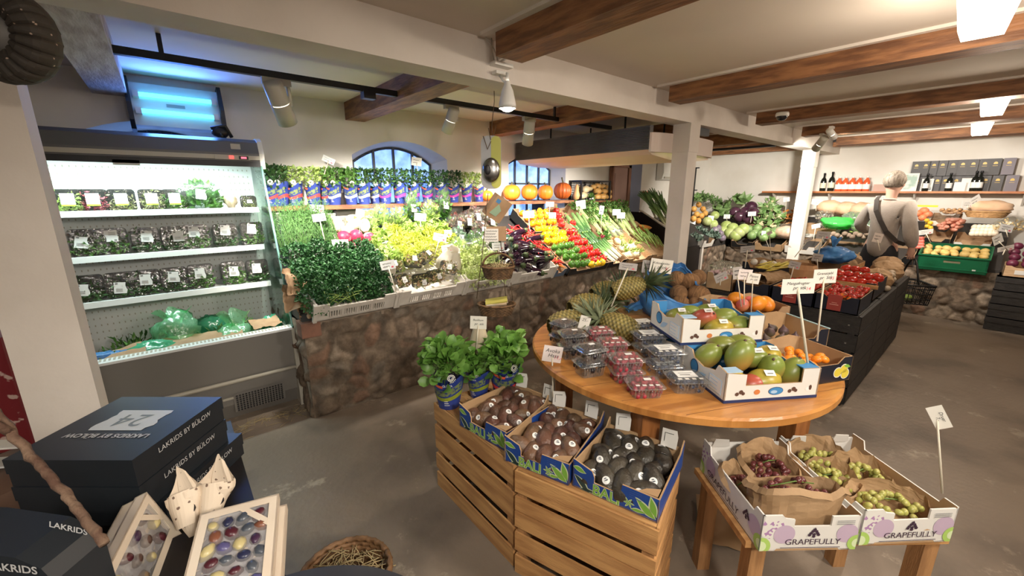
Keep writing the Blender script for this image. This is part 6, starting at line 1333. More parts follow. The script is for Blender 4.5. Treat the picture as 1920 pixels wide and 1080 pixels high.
# second row: large tomatoes
MT,WT=stand_box((4.10,.86),(4.10,.53),.50,'wooden box of large red tomatoes behind the cherry tomatoes',mBkP,.13,TZ+.03,False)
for i in range(18):
    r,k=i//5,i%5; make(TO,MT@TM((.05+.062*k+(.02 if r%2 else 0),.06+.10*r,.12+.02*(r%2)+.03*r/3),i,g.uniform(-.6,.6),g.uniform(-.6,.6),g.uniform(.88,1.08)),'large red tomato, %s in the %s row behind the cherry tomatoes'%(nth(k,5 if r<3 else 3),ORD[r]),'tomato','large tomatoes')
solid('wood_strip',MB().box((0,0,0),(.36,.012,.03)),mPine,frame((4.085,.87,TZ+.12),(0,-1,0)),'thin wooden strip across the front of the large tomatoes','wood strip')
# left end: white netted boxes of garlic and ginger
mGar=mat('pinkish_garlic',(.70,.55,.52),.5,(.56,.36,.38),9,rnd=.08)
GA=('garlic_bulb',None,[('bulb',MB().ball((0,0,0),(.024,.024,.02),14,8,0,lambda d:1-.1*abs(math.sin(4*math.atan2(d.y,d.x)))).mesh('bulb',mGar)),('neck',MB().tube([(0,0,.015),(0,0,.03),(.003,0,.045)],[.009,.004,.003],6).mesh('neck',mPaper))])
t,Mg,Wg=plain_box((3.66,1.62),(3.66,1.40),.32,TZ+.0,.15,MATS['tan_card'],MATS['white_card'],'pale box of pink garlic at the left end of the stand')
for i in range(22): make(GA,Mg@TM((.03+.035*(i%6),.04+.07*(i//6),.14+.015*(i%2)),i,.3*(i%4)-.4),'pink garlic bulb, %s in the %s row of the pale box'%(nth(i%6,6 if i<18 else 4),ORD[i//6]),'garlic','garlic bulbs')
solid('clear_bag',shell(.13,.12,.09,3,.02),mBag,Mg@TM((.10,.13,.15)),'clear film bag lying over the pink garlic','bag')
# paper bags with yellow beans, orange paper bag
mYB=mat('wax_bean',(.66,.50,.06),.4,(.50,.46,.10),6,rnd=.12)
def Bx(px,py,z): return Zp(px,py,z)
def lying_bag(M,L,a,seed,label,m=None): 
    mb=MB().grid(lambda u,v:Vector((L*v,a*(1-.15*v)*math.cos(2*PI*u)*(1+.15*noise.noise((math.cos(2*PI*u)*2,math.sin(2*PI*u)*2,v*3+seed))),max(-.02,a*.6*math.sin(2*PI*u))+.03+.02*noise.noise((math.cos(2*PI*u)*4,math.sin(2*PI*u)*4,v*6+seed)))),24,12,0,False,True)
    return solid('paper_bag',mb,m or mBagK,M,label,'paper bag','brown paper bags on the stand')
pB=Bx(1420,530,TZ+.10); lying_bag(TM(pB,-.35),.30,.085,2,'brown paper bag lying open with yellow beans')
WB=MB().tube([(0,0,0),(.003,0,.06),(.002,0,.14),(0,0,.18)],[.002,.007,.007,.002],6).mesh('wax_bean',mYB)
for i in range(26): make(('wax_bean',WB,[]),TM(pB+Vector((.02+.25*g.random(),g.uniform(-.07,.07),.10+.03*g.random())),-.35+g.uniform(-.25,.25),0,1.5+g.uniform(-.15,.15)),'long yellow bean spilling from the open paper bag','bean','yellow wax beans')
pO=Bx(1510,545,TZ+.02)
solid('paper_bag',MB().lathe([(.085,0),(.095,.09),(.10,.18),(.085,.22)],20,lobe=lambda a,k:1+.10*math.sin(3*a+1)*k+.05*math.sin(8*a),cap=False,smooth=False),mat('orange_brown_paper',(.50,.28,.13),.7,(.42,.21,.09),7,3,.3,20),TM(pO+Vector((.05,.05,0))),'upright orange brown paper bag in the middle of the stand','paper bag')
lying_bag(TM(Bx(1450,500,TZ+.09),-.9),.3,.08,5,'brown paper bag behind the yellow beans')
gb=MB()
for i in range(26): q=Vector((g.uniform(-.08,.08),g.uniform(-.06,.06),g.uniform(0,.05))); d=rdir(g,-.2)*Vector((1,1,.4)).length*.05; gb.tube([q-d,q+Vector((0,0,.01)),q+d],.006,6)
solid('green_peppers_heap',gb,mat('long_green_pepper',(.24,.36,.07),.35,(.32,.42,.12),10),TM(Bx(1535,530,TZ+.06)),'small heap of long thin green peppers beside the orange brown bag','green peppers',kind='stuff')
# egg cartons / white balls in a dark box at the back
t,Me,We=plain_box((4.55,1.66),(4.55,1.30),.3,TZ,.14,mBkP,MATS['tan_card'],'dark box with two white onions at the back of the stand')
for i in range(3): solid('white_onion',MB().ball((0,0,0),(.035,.035,.034),14,10),mat('white_onion_skin',(.78,.74,.66),.4),Me@TM((.08+.09*i,.08,.135)),'white onion, %s in the dark box'%nth(i,3),'onion','white onions')
# knotted blue bag and brown bags by the tomatoes
pb=Bx(1575,478,TZ+.22)
def knotbag():
    mb=shell(.19,.15,.16,8,.04,6,(30,18)); 
    mb.grid(lambda u,v:Vector((-.05-.05*u+(v)*.05,.05*math.sin(6*u)*v,.13+.12*v+.02*math.sin(11*u))),12,8)
    return mb
t=plain_box((4.95,1.22),(4.95,.80),.36,TZ,.17,mPine,mKraft,'wooden tray under the knotted blue bag')[0]
solid('plastic_bag',knotbag(),mBlueBag,TM(Vector((5.10,1.02,TZ+.15))),'crumpled knotted blue plastic bag on a wooden tray','bag')
for i,(x,y,z,a,l) in enumerate([(4.80,.62,TZ+.0,.12,'folded brown paper bag behind the large tomatoes'),(5.25,.62,TZ+.02,.13,'larger folded brown paper bag farther along the stand'),(5.60,.66,TZ+.02,.12,'brown paper bag farthest along the stand'),(5.4,.95,TZ+.05,.11,'brown paper bag beside the knotted blue bag')]):
    mb=MB().box((-a,-a*.7,0),(a,a*.7,.16)); 
    mb=MB(); mb.ball((0,0,.085),(a*1.25,a*.95,.10),22,14,0,lambda d:1+.13*noise.noise(d*2.2+Vector((i*3,0,0)))+.06*noise.noise(d*6))
    for v in mb.v:
        if v.z<0: v.z=0
    for k in range(len(mb.sm)): mb.sm[k]=False
    solid('paper_bag',mb,mBagK,TM((x,y,z),.3*i),l,'paper bag','brown paper bags on the stand')
mMush=mat('net_of_onions',(.55,.45,.35),.6,(.42,.34,.24),18); 
for i in range(6): solid('garlic_bulb',MB().ball((0,0,.0),(.03,.03,.026),12,8,0,lambda d:1-.1*abs(math.sin(4*math.atan2(d.y,d.x)))),mMush,TM((4.72+.055*i,.535+.02*(i%2),TZ+.03+.05*(i%3))),'grey white garlic bulb, %s in the string at the stand edge'%nth(i,6),'garlic','garlic string at the stand edge')
# tray rows further back on the stand
for i,(y,l) in enumerate(((1.56,'left'),(1.28,'middle'))):
    pass
gh=MB()
# ================================================================ corner counter behind the white post
def LM(x,y,z,rz=0,rx=0,ry=0,s=1): return TM((x,y,z),rz,rx,ry,s)
def lz(y): return .86+.0*y+.56*(y-3.0)
t=thing('tray_rail',TM((5.42,3.0,0)),'pale sloping tray edge under the leeks','tray'); part('edge',MB().prism([(0,0,1.0),(0,.0,1.03),(0,.5,1.28),(0,.5,1.25)],(.03,0,0)),mBeam,t)
for r in range(2):
    for k in range(5): make(('leek',LK[k%2],[]),LM(5.60+.10*k,3.12+.20*r,1.01+.14*r,g.uniform(-.15,.15),-.62+g.uniform(-.12,.12),g.uniform(-.25,.05),1.05),'thick leek, %s in the %s row left of the white post'%(nth(k,5),('front','back')[r]),'leek','leeks by the white post')
mKale=mat('blue_green_kale',(.16,.25,.20),.5,(.28,.36,.30),12,rnd=.1,trans=.1); mCab=mat('pale_cabbage',(.42,.54,.16),.4,(.55,.62,.28),4,3,rnd=.1); mRC=mat('red_cabbage',(.045,.012,.03),.25,(.10,.04,.07),4,3,rnd=.15,coat=.2); mSav=mat('savoy_leaf',(.14,.27,.08),.45,(.26,.38,.15),9,3,.4,30,rnd=.1); mCau=mat('cauliflower_curd',(.74,.66,.44),.7,(.60,.50,.30),30,3,.6,60); mCar=mat('carrot',(.72,.30,.08),.45,(.62,.24,.05),8,rnd=.1); mSwe=mat('yellow_beet',(.74,.40,.10),.5,(.62,.28,.06),6,rnd=.08)
def cab(r,mt,nm,seed,n=9,loose=1.02):
    gg=random.Random(seed); mb=MB().ball((0,0,0),r,18,12)
    for k in range(n):
        a=k*2.4; t0=gg.uniform(.2,1.0)
        def fn(u,v,a=a,k=k):
            th=2.5-2.2*v; ph=a+(u-.5)*2.0*math.sin(PI*min(1,.25+v*.7)); q=r*(loose+.014*k/n+.09*max(0,v-.75)*(1 if k%2 else 0)+.012*math.sin(14*u)); return Vector((q*math.sin(th)*math.cos(ph),q*math.sin(th)*math.sin(ph),q*math.cos(th)*.95))
        mb.grid(fn,9,8)
    return mb.mesh(nm,mt)
CB=[cab(.085,mCab,'cabbage',s) for s in (1,2)]; RCm=cab(.095,mRC,'red_cabbage',3,7,1.0); SV=cab(.085,mSav,'savoy_cabbage',5,12,1.05)
cfl=MB(); 
for i in range(40): d=rdir(g,-.1); cfl.ball(d*.05,.020,8,6)
CAU=('cauliflower',None,[('curd',cfl.mesh('curd',mCau)),('outer_leaves',foliage(26,lambda g:(rdir(g,-.9)*Vector((1,1,.3)).length*.042*Vector((1,1,1)).normalized().length,Vector((g.uniform(-1,1),g.uniform(-1,1),.7))),.13,.07,0,.3,None,.3).mesh('outer_leaves',mSav))])
big=MB()
for k in range(8): big.leaf((0,0,0),(g.uniform(-.6,.6),g.uniform(-.3,.3),1),(0,-1,.2),.30,.16,.35)
for i,(px,py,X,what) in enumerate([]): pass
def at(px,py,y): return Yp(px,py,y)
def rowp(lst,proto,label,cat,group,rx=0,s=1,jit=.5):
    n=len(lst)
    for i,(px,py,y) in enumerate(lst):
        make(proto[i%len(proto)] if isinstance(proto,list) else proto,Matrix.Translation(at(px,py,y))@TM((0,0,0),g.uniform(0,6),rx+g.uniform(-jit,jit),g.uniform(-jit,jit),s),label%nth(i,n),cat,group)
YB_=MB().ball((0,0,0),(.05,.05,.052),14,10,0,lambda d:1+.08*noise.noise(d*3)).mesh('yellow_turnip',mSwe)
rowp([(1301,392,3.5),(1310,384,3.6),(1318,392,3.5),(1306,402,3.4),(1315,405,3.35),(1322,400,3.4),(1300,410,3.3),(1309,414,3.28)],('yellow_turnip',YB_,[]),'yellow orange root, %s in the heap beside the white post','root vegetable','yellow roots by the white post')
KAL=foliage(120,dome(.13,.11,.12,.4),.08,.06,0,.7,None,.6).mesh('kale_bunch',mKale); KGr=foliage(90,dome(.12,.1,.16,.4),.09,.05,0,.5,None,.5).mesh('kale_bunch',mSav)
rowp([(1303,452,3.03),(1322,448,3.06),(1312,438,3.16),(1336,445,3.0)],('kale_bunch',KAL,[]),'blue green kale head, %s in the pale box at the corner','kale','blue green kale',0,.8,.2)
rowp([(1303,378,3.62),(1316,374,3.64),(1329,378,3.62),(1343,384,3.60)],('kale_bunch',KGr,[]),'dark leafy bunch, %s at the back beside the white post','leaf vegetable','leafy bunches at the back',0,.75,.2)
PUR=cab(.06,mat('purple_kohlrabi',(.20,.14,.22),.4,(.28,.25,.28),5,rnd=.1),'kohlrabi',9,6)
rowp([(1340,432,3.0),(1350,438,2.98),(1354,446,2.96),(1346,428,3.08)],('kohlrabi',PUR,[]),'purple grey kohlrabi, %s in the corner box','kohlrabi','purple kohlrabi')
rowp([(1326,415,3.2),(1337,420,3.15),(1340,404,3.3)],[('cabbage',c,[]) for c in CB],'bright green cabbage, %s behind the kohlrabi','cabbage','green cabbages at the corner',0,.9)
# on the long counter along the far wall (X from 7.2)
def atx(px,py,x): return Xp(px,py,x)
def rowx(lst,proto,label,cat,group,rx=0,s=1,jit=.5):
    n=len(lst)
    for i,(px,py,x) in enumerate(lst): make(proto[i%len(proto)] if isinstance(proto,list) else proto,Matrix.Translation(atx(px,py,x))@TM((0,0,0),g.uniform(0,6),rx+g.uniform(-jit,jit),g.uniform(-jit,jit),s),label%nth(i,n),cat,group)
rowx([(1356,434,7.35),(1368,438,7.3),(1379,442,7.27),(1386,436,7.3),(1374,428,7.4),(1394,430,7.35),(1362,424,7.45)],[('cabbage',c,[]) for c in CB],'pale green cabbage, %s in the front row of the far counter','cabbage','pale cabbages on the far counter',0,1.1)
rowx([(1378,398,7.75),(1387,406,7.65),(1398,398,7.75),(1408,388,7.85),(1402,408,7.65),(1412,400,7.7)],('red_cabbage',RCm,[]),'dark red cabbage, %s in the heap on the far counter','red cabbage','red cabbages',0,1.05)
BL=[]
for s in range(2):
    gg=random.Random(s+70); mb=MB()
    for k in range(7): mb.leaf((0,0,0),(gg.uniform(-1,1),gg.uniform(-1,1),.9),(gg.uniform(-1,1),gg.uniform(-1,1),.5),.22,.14,.4)
    BL.append(mb.mesh('leaf_cabbage',mat('flat_green_leaf',(.17,.30,.10),.4,(.25,.37,.14),5,rnd=.1)))
rowx([(1352,400,7.8),(1366,390,7.9),(1380,382,8.0),(1392,380,8.0),(1360,408,7.7)],[('leaf_cabbage',c,[]) for c in BL],'open dark green pointed cabbage, %s behind the red cabbages','cabbage','leafy cabbages at the back',.3,1.0,.3)
rowx([(1425,420,7.6),(1438,410,7.7),(1436,392,7.85),(1452,396,7.8),(1446,382,7.95),(1458,408,7.7),(1450,425,7.55),(1428,404,7.75)],CAU,'cauliflower with green leaves, %s in the heap on the far counter','cauliflower','cauliflowers',0,.95,.4)
rowx([(1404,430,7.4),(1416,438,7.32),(1428,440,7.3),(1420,428,7.42),(1438,434,7.36),(1410,442,7.28),(1446,440,7.3),(1452,434,7.36),(1432,445,7.26)],('savoy_cabbage',SV,[]),'green savoy cabbage, %s in the front of the far counter','cabbage','savoy cabbages',0,.8)
CRT=('carrot',None,[('root',MB().tube([(0,0,0),(.003,0,.05),(0,0,.12),(0,0,.13)],[.003,.013,.019,.012],10).mesh('root',mCar)),('top',MB().tube([(0,0,.13),(.01,0,.16)],[.006,.003],6).mesh('top',mPst))])
for i in range(34):
    px=g.uniform(1466,1500); py=g.uniform(392,412); make(CRT,Matrix.Translation(atx(px,py,7.75+(405-py)*.01))@TM((0,0,0),g.uniform(.8,2.2),g.uniform(1.2,1.9)),'orange carrot in the heap left of the far white post','carrot','carrots')
for i in range(16):
    px=g.uniform(1470,1500); py=g.uniform(418,436); make(CRT,Matrix.Translation(atx(px,py,7.45))@TM((0,0,0),g.uniform(.8,2.2),g.uniform(1.2,1.9),0,.9),'carrot in the clear bag left of the far white post','carrot','carrots in a clear bag')
t=thing('clear_bag',TM(atx(1478,449,7.36)),'large clear bag of pale pink roots at the foot of the far white post','bag'); part('film',shell(.15,.24,.24,9,.02),mBag,t); part('roots',MB().ball((0,0,.11),(.13,.21,.10),20,12,0,lambda d:1+.1*noise.noise(d*6)),mat('pale_pink_roots',(.72,.42,.30),.6,(.80,.56,.44),16,3,.4,30),t)
# trays under those heaps
def far_tray(y0,y1,x,z,label,mo,D=.42,hh=.12,rx=.35,group='card trays on the far counter'):
    M=frame((x,y1,z),(0,-1,0))@Matrix.Rotation(rx,4,'X'); return card_tray(0,abs(y1-y0),0,D,label,mo,hh,None,M,'card_tray',group)
far_tray(2.48,2.82,7.16,.63,'black tray under the pale cabbages',MATS['black_card']); far_tray(2.08,2.46,7.16,.63,'brown tray under the savoy cabbages',MATS['tan_card']); far_tray(1.66,2.05,7.18,.63,'white tray under the bagged carrots at the post',MATS['white_card'])
far_tray(2.3,2.85,7.6,.84,'brown tray under the red cabbages',MATS['tan_card']); far_tray(1.55,2.25,7.6,.84,'white tray under the cauliflowers and carrots',MATS['white_card'])
card_tray(0,.36,0,.42,'pale card box of kale at the corner of the counter',MATS['white_card'],.12,None,frame((6.3,2.92,.68),(1,0,0))@Matrix.Rotation(.3,4,'X'),'card_tray','card trays on the far counter')
# ================================================================ far wall: bottle shelf
mOrS=mat('orange_lacquered_plank',(.55,.22,.07),.4,(.42,.14,.045),4,4,.1,20,stretch=(8,1,8))
t=thing('wall_shelf',TM((8.17,-.35,1.515)),'long orange brown wall shelf carrying bottles and dark boxes','shelf')
part('plank',MB().box((0,0,0),(.228,3.17,.028)),mOrS,t)
for y in (.2,1.2,2.2,3.0): part('bracket',MB().prism([(.228,y,0),(.228,y,-.16),(.04,y,0)],(0,.02,0)),mBeam,t)
mGls=mat('dark_bottle_glass',(.010,.012,.010),.08); mCrm=mat('cream_label',(.72,.68,.52),.5); mJui=mat('orange_juice_bottle',(.72,.12,.04),.12,coat=.5)
def bottle(kind):
    if kind=='juice':
        b=MB().lathe([(.0,0),(.042,0),(.044,.01),(.044,.12),(.038,.155),(.018,.185),(.016,.20)],18); c=MB().lathe([(.019,.20),(.019,.222),(.0,.222)],14); l=MB().lathe([(.0448,.03),(.0448,.105)],18,cap=False)
        return ('bottle',None,[('glass',b.mesh('glass',mJui)),('cap',c.mesh('cap',mWhiteP)),('label',l.mesh('label',mLab))])
    b=MB().lathe([(.0,0),(.040,0),(.042,.01),(.042,.16),(.034,.20),(.015,.225),(.014,.285),(.0,.285)],18); c=MB().lathe([(.017,.27),(.017,.30),(.0,.30)],14); l=MB().lathe([(.0428,.05),(.0428,.135)],18,cap=False)
    return ('bottle',None,[('glass',b.mesh('glass',mGls)),('cap',c.mesh('cap',mBlack)),('label',l.mesh('label',mCrm if kind=='dark' else mLab))])
BT={k:bottle(k) for k in ('dark','juice','white')}
SHZ=1.543
def shelfpos(px,x=8.24): q=Xp(px,360,x); return q.y
for i,(px,k,s,l) in enumerate([(1497,'white',.72,'small dark bottle left of the far post, first'),(1509,'white',.72,'small dark bottle left of the far post, second'),(1541,'dark',.95,'dark bottle with a cream label just right of the far post'),(1556,'dark',1.0,'taller dark bottle with a cream label beside the orange bottles')]):
    make(BT[k],TM((8.25,shelfpos(px,8.25),SHZ),0,0,0,s),l,'bottle','bottles on the far shelf')
for i,px in enumerate((1570,1582,1595,1608,1622)): make(BT['juice'],TM((8.25,shelfpos(px,8.25),SHZ)),'orange red juice bottle, %s in the row on the far shelf'%nth(i,5),'bottle','orange bottles on the far shelf')
mGft=mat('charcoal_gift_box',(.045,.042,.045),.5,(.065,.06,.065),3,rnd=.2); mGld=mat('gold_emblem',(.62,.42,.08),.4); mGr3=mat('grey_violet_box',(.17,.15,.18),.5)
def giftbox(w,h,mt):
    b=MB().box((-.04,-w/2,0),(.04,w/2,h)); e=MB()
    e.M=frame((-.0415,0,h*.72),(0,-1,0)); e.poly([(.018*math.cos(a*PI/8),0,.018*math.sin(a*PI/8)) for a in range(9)]+[(-.018,0,-.012),(.018,0,-.012)]); e.box((-.022,-.001,-.035),(.022,0,-.031)); e.M=Matrix()
    return ('gift_box',None,[('carton',b.mesh('carton',mt)),('gold_emblem',e.mesh('gold_emblem',mGld))])
GB=giftbox(.094,.205,mGft); GB2=giftbox(.104,.205,mGr3)
xs_=[1708,1725,1740,1756,1775,1793,1812,1833,1853,1878]
for i,px in enumerate(xs_):
    y=shelfpos(px,8.30); z=SHZ+.206
    make(GB2 if i==9 else GB,TM((8.33,y,z)),'charcoal gift box with a gold emblem, %s in the upper row'%nth(i,10),'gift box','charcoal gift boxes on the far shelf')
for i,px in enumerate((1715,1732,1753,1768,1788,1806,1824,1842,1865,1892)):
    make(GB2 if i==9 else GB,TM((8.33,shelfpos(px,8.30),SHZ-.006),0,0,0,1),'charcoal gift box with a gold emblem, %s in the lower row'%nth(i,10),'gift box','charcoal gift boxes on the far shelf')
for i,(px,s) in enumerate(((1733,.8),(1776,.8),(1823,.86),(1832,.86))):
    make(BT['white'],TM((8.215,shelfpos(px,8.215),SHZ),0,0,0,s),'dark bottle with a white label in front of the gift boxes, %s'%nth(i,4),'bottle','bottles in front of the gift boxes')
def card(px,py,x,w,h,label,mt,rot=.12): solid('photo_card',MB().box((0,-w/2,0),(.004,w/2,h)).box((-.0005,-w*.42,h*.1),(0,w*.42,h*.92),1),[mWh,mt],TM((x,Xp(px,py,x).y,SHZ),0,0,rot),label,'card','standing cards on the far shelf')
card(1703,340,8.20,.20,.25,'framed green and white landscape picture behind the person',mat('landscape_print',(.30,.42,.36),.5,(.72,.76,.74),8,4)); card(1737,350,8.24,.12,.17,'white and black picture card among the gift boxes',mat('grey_landscape',(.60,.63,.60),.5,(.10,.11,.11),9)); card(1817,345,8.23,.15,.17,'white printed card behind the bottles',mWh); card(1799,350,8.19,.11,.12,'plain white card standing at the shelf front',mWh)
solid('carton',MB().box((-.05,-.11,0),(.05,.11,.10)),mat('pink_block',(.52,.34,.28),.6),TM((8.30,shelfpos(1655,8.3),SHZ)),'low dusty pink carton at the back of the far shelf','carton')  # plain pink block at the back of the shelf
# ---- produce on the far counter, right of the post
mGreen=mat('green_crate_plastic',(.010,.13,.055),.4,(.012,.16,.07),5); 
FM=frame((7.12,.575,.60),(0,-1,0))@Matrix.Rotation(.28,4,'X')
t=thing('plastic_crate',FM,'green plastic crate full of potatoes on the far counter','crate'); b=MB(); W,D,hh=.58,.40,.20
b.box((0,0,0),(W,D,.01)); b.box((0,0,0),(W,.014,.11)).box((0,0,.14),(W,.014,hh)).box((0,0,.11),(W*.38,.014,.14)).box((W*.62,0,.11),(W,.014,.14)); b.box((0,D-.014,0),(W,D,hh)); b.box((0,0,0),(.014,D,hh)).box((W-.014,0,0),(W,D,hh)); b.box((-.008,-.008,hh-.014),(W+.008,.014,hh)).box((-.008,D-.014,hh-.014),(W+.008,D+.008,hh)).box((-.008,0,hh-.014),(.014,D,hh)).box((W-.014,0,hh-.014),(W+.008,D,hh)).box((-.004,-.004,.03),(W+.004,0,.045))
part('crate_shell',b,mGreen,t); part('hand_slot',MB().box((W*.38,.004,.112),(W*.62,.012,.138)),mat('slot_board',(.30,.27,.17),.6),t); part('badge',MB().box((W*.80,-.006,.04),(W*.85,0,.055)),mWh,t)  # plain tan board set in the hand slot
mPot=mat('potato_skin',(.60,.43,.15),.55,(.52,.35,.10),5,3,.15,50,rnd=.1); POT=MB().ball((0,0,0),(.044,.036,.032),14,10,0,lambda d:1+.10*noise.noise(d*1.7)).mesh('potato',mPot)
k=0
for r in range(4):
    for c in range(7): make(('potato',POT,[]),FM@TM((.05+.08*c+g.uniform(-.012,.012),.05+.095*r,.145+.012*(r%2)+.012*r*0+g.uniform(0,.015)),g.uniform(0,6),g.uniform(-.4,.4),g.uniform(-.4,.4),g.uniform(.85,1.15)),'yellow potato, %s in the %s row of the green crate'%(nth(c,7),ORD[r]),'potato','potatoes in the green crate')
mSwp=mat('sweet_potato',(.55,.22,.16),.55,(.62,.30,.20),6,rnd=.1); SWP=MB().tube([(0,0,0),(0,0,.02),(.005,0,.08),(0,0,.15),(0,0,.17)],[.004,.02,.028,.018,.003],10).mesh('sweet_potato',mSwp)
ft=lambda y0,y1,x,z,l,mo,D=.35,hh=.09:far_tray(y0,y1,x,z,l,mo,D,hh,.32)
ft(.36,.60,7.55,.86,'clear sided black tray of pinkish sweet potatoes',MATS['black_card'],.34,.10)
for i in range(18): make(('sweet_potato',SWP,[]),TM(Xp(g.uniform(1764,1802),g.uniform(411,432),7.60),g.uniform(1.0,2.1),1.5),'pinkish orange sweet potato in the clear sided tray','sweet potato','sweet potatoes')
solid('clear_sheet',MB().poly([(7.50,.62,.90),(7.50,.62,1.20),(7.80,.62,1.30),(7.80,.62,1.0)]).poly([(7.5,.62,1.2),(7.5,.34,1.2),(7.8,.34,1.3),(7.8,.62,1.3)]),mClear,Matrix(),'clear plastic hood over the ginger and sweet potatoes','hood')
ft(.33,.60,7.72,1.10,'white tray of ginger above the sweet potatoes',MATS['white_card'],.30,.07)
mGin=mat('ginger',(.50,.30,.14),.6,(.36,.18,.09),12,rnd=.12); GN=MB().ball((0,0,0),(.035,.02,.018),12,8,0,lambda d:1+.35*noise.noise(d*2)).ball((.03,.015,0),(.02,.018,.015),10,7).mesh('ginger_root',mGin)
for i in range(11): make(('ginger_root',GN,[]),TM(Xp(1768+3.6*i,393+3*(i%3),7.82),i,.3*(i%3)),'knobbly brown ginger root, %s in the white tray'%nth(i,11),'ginger','ginger roots')
ft(.02,.33,7.55,.84,'white tray of pale garlic and eggs above the potato crate',MATS['white_card'],.34,.09)
WO=MB().ball((0,0,0),(.034,.034,.036),12,9).mesh('white_bulb',mat('ivory_bulb',(.76,.67,.54),.5,(.70,.58,.46),8,rnd=.06))
for r in range(3):
    for c in range(6): make(('white_bulb',WO,[]),TM(Xp(1824+8.2*c+2*r,438-6*r,7.52+.09*r),g.random()*6,g.uniform(-.5,.5)),'ivory white bulb, %s in the %s row above the green crate'%(nth(c,6),ORD[r]),'bulb','ivory white bulbs')
bk=Xp(1850,398,7.85)
basket(TM((7.85,bk.y,bk.z-.06),1.57),'shallow straw basket with a beige paper bag on the far counter',.19,.13,.07,None,40,0,'far counter basket',mat('pale_wicker',(.55,.33,.15),.7,(.42,.24,.10),25,2,.4,60))
solid('paper_bag',MB().ball((0,0,.06),(.19,.12,.085),20,12,0,lambda d:1+.16*noise.noise(d*2.4)+.07*noise.noise(d*6)),mat('peach_paper',(.66,.45,.30),.7,(.58,.36,.22),6,3,.3,20),TM((7.85,bk.y-.02,bk.z),1.57),'peach coloured paper bag in the straw basket under the far shelf','paper bag')
for i,(px,py) in enumerate(((1722,400),(1733,395),(1740,402),(1730,408))): solid('squash_half',MB().ball((0,0,0),(.05,.045,.045),14,9,0,lambda d:1+.15*noise.noise(d*2)),mat('coral_squash',(.72,.22,.10),.5,rnd=.08),TM(Xp(px,py,7.8),i),'coral orange squash piece, %s right of the person'%nth(i,4),'squash','coral squash pieces')
solid('yellow_box',MB().box((0,-.13,0),(.02,.13,.025)),mat('yellow_plastic',(.75,.62,.02),.4),TM(Xp(1733,388,7.95)),'bright yellow strip of a box right of the person','box')
for i,(px,py) in enumerate(((1738,413),(1744,418),(1739,424),(1745,427))): solid('lemon',MB().ball((0,0,0),(.03,.026,.026),12,8),mat('lemon_skin',(.78,.52,.04),.4,rnd=.06),TM(Xp(px,py,7.7),i),'small yellow fruit, %s between the person and the pink tray'%nth(i,4),'fruit','small yellow fruit')
for i in range(12): solid('radish',MB().ball((0,0,0),.024,10,7),mat('salmon_radish',(.70,.17,.13),.4,rnd=.1),TM(Xp(1721+4*(i%3),447+5.5*(i//3),7.30+.02*(3-i//3))),'salmon pink round root, %s in the %s row by the person'%(nth(i%3,3),ORD[i//3]),'radish','salmon pink roots by the person')
# left of the person: bags and sacks
mNeonG=film('neon_green_bag',(.10,.90,.15),.12,.5,.2,.55,1,16); mFaintG=film('faint_green_bag',(.80,1,.85),.12,.6,.12,.12,1,18)
for i,(px,py,x,a,b,h,m_,l) in enumerate([(1570,418,7.55,.16,.20,.19,mNeonG,'bright neon green plastic bag on the far counter'),(1602,408,7.75,.13,.15,.17,mFaintG,'clear greenish bag behind the neon green bag'),(1622,425,7.5,.13,.15,.17,mFaintG,'clear greenish bag beside the person')]):
    t=thing('plastic_bag',TM(Xp(px,py,x)-Vector((0,0,h/2))),l,'bag','bags on the far counter'); part('film',shell(a,b,h,i*3+2,.03,6,(24,14)),m_,t); part('contents',foliage(80,dome(a*.8,b*.8,h*.7,.2),.05,.02),gLight if i else gLeaf,t)
for i,(px,py,x,l) in enumerate([(1556,385,8.0,'brown paper sack at the back right of the far post'),(1588,388,8.0,'beige paper sack at the back, middle'),(1618,390,7.95,'beige paper sack at the back beside the person')]):
    solid('paper_sack',MB().ball((0,0,.07),(.14,.17,.11),20,12,0,lambda d:1+.12*noise.noise(d*2.4+Vector((i,0,0)))+.06*noise.noise(d*6)),mat('peach_paper'),TM(Xp(px,py,x)-Vector((0,0,.10))),l,'paper sack','paper sacks on the far counter')
for i,(px,py,x,l) in enumerate([(1545,405,7.75,'clear bag of mushrooms right of the far post'),(1550,420,7.6,'black and white printed bag right of the far post')]): leafbag('produce_bag',TM(Xp(px,py,x)-Vector((0,0,.07))),.10,.12,.15,mat('mushroom',(.55,.47,.36),.6,(.10,.10,.12),12),90,.04,.03,l,'bag','clear bags right of the far post',seed=80+i)
for i in range(14): solid('beetroot',MB().ball((0,0,0),(.035,.035,.033),12,8,0,lambda d:1+.06*noise.noise(d*3)),mat('earthy_root',(.26,.19,.14),.8,(.34,.26,.19),9,rnd=.15),TM(Xp(1542+7*i,438+3*(i%3),7.32+.03*(i%2)),i),'earthy brown root, %s along the front of the far counter'%nth(i,14),'root vegetable','earthy roots on the far counter')
far_tray(.62,1.05,7.18,.62,'dark tray at the front of the far counter behind the person',MATS['black_card']); far_tray(1.07,1.60,7.18,.62,'brown card tray of earthy roots on the far counter',MATS['tan_card'])
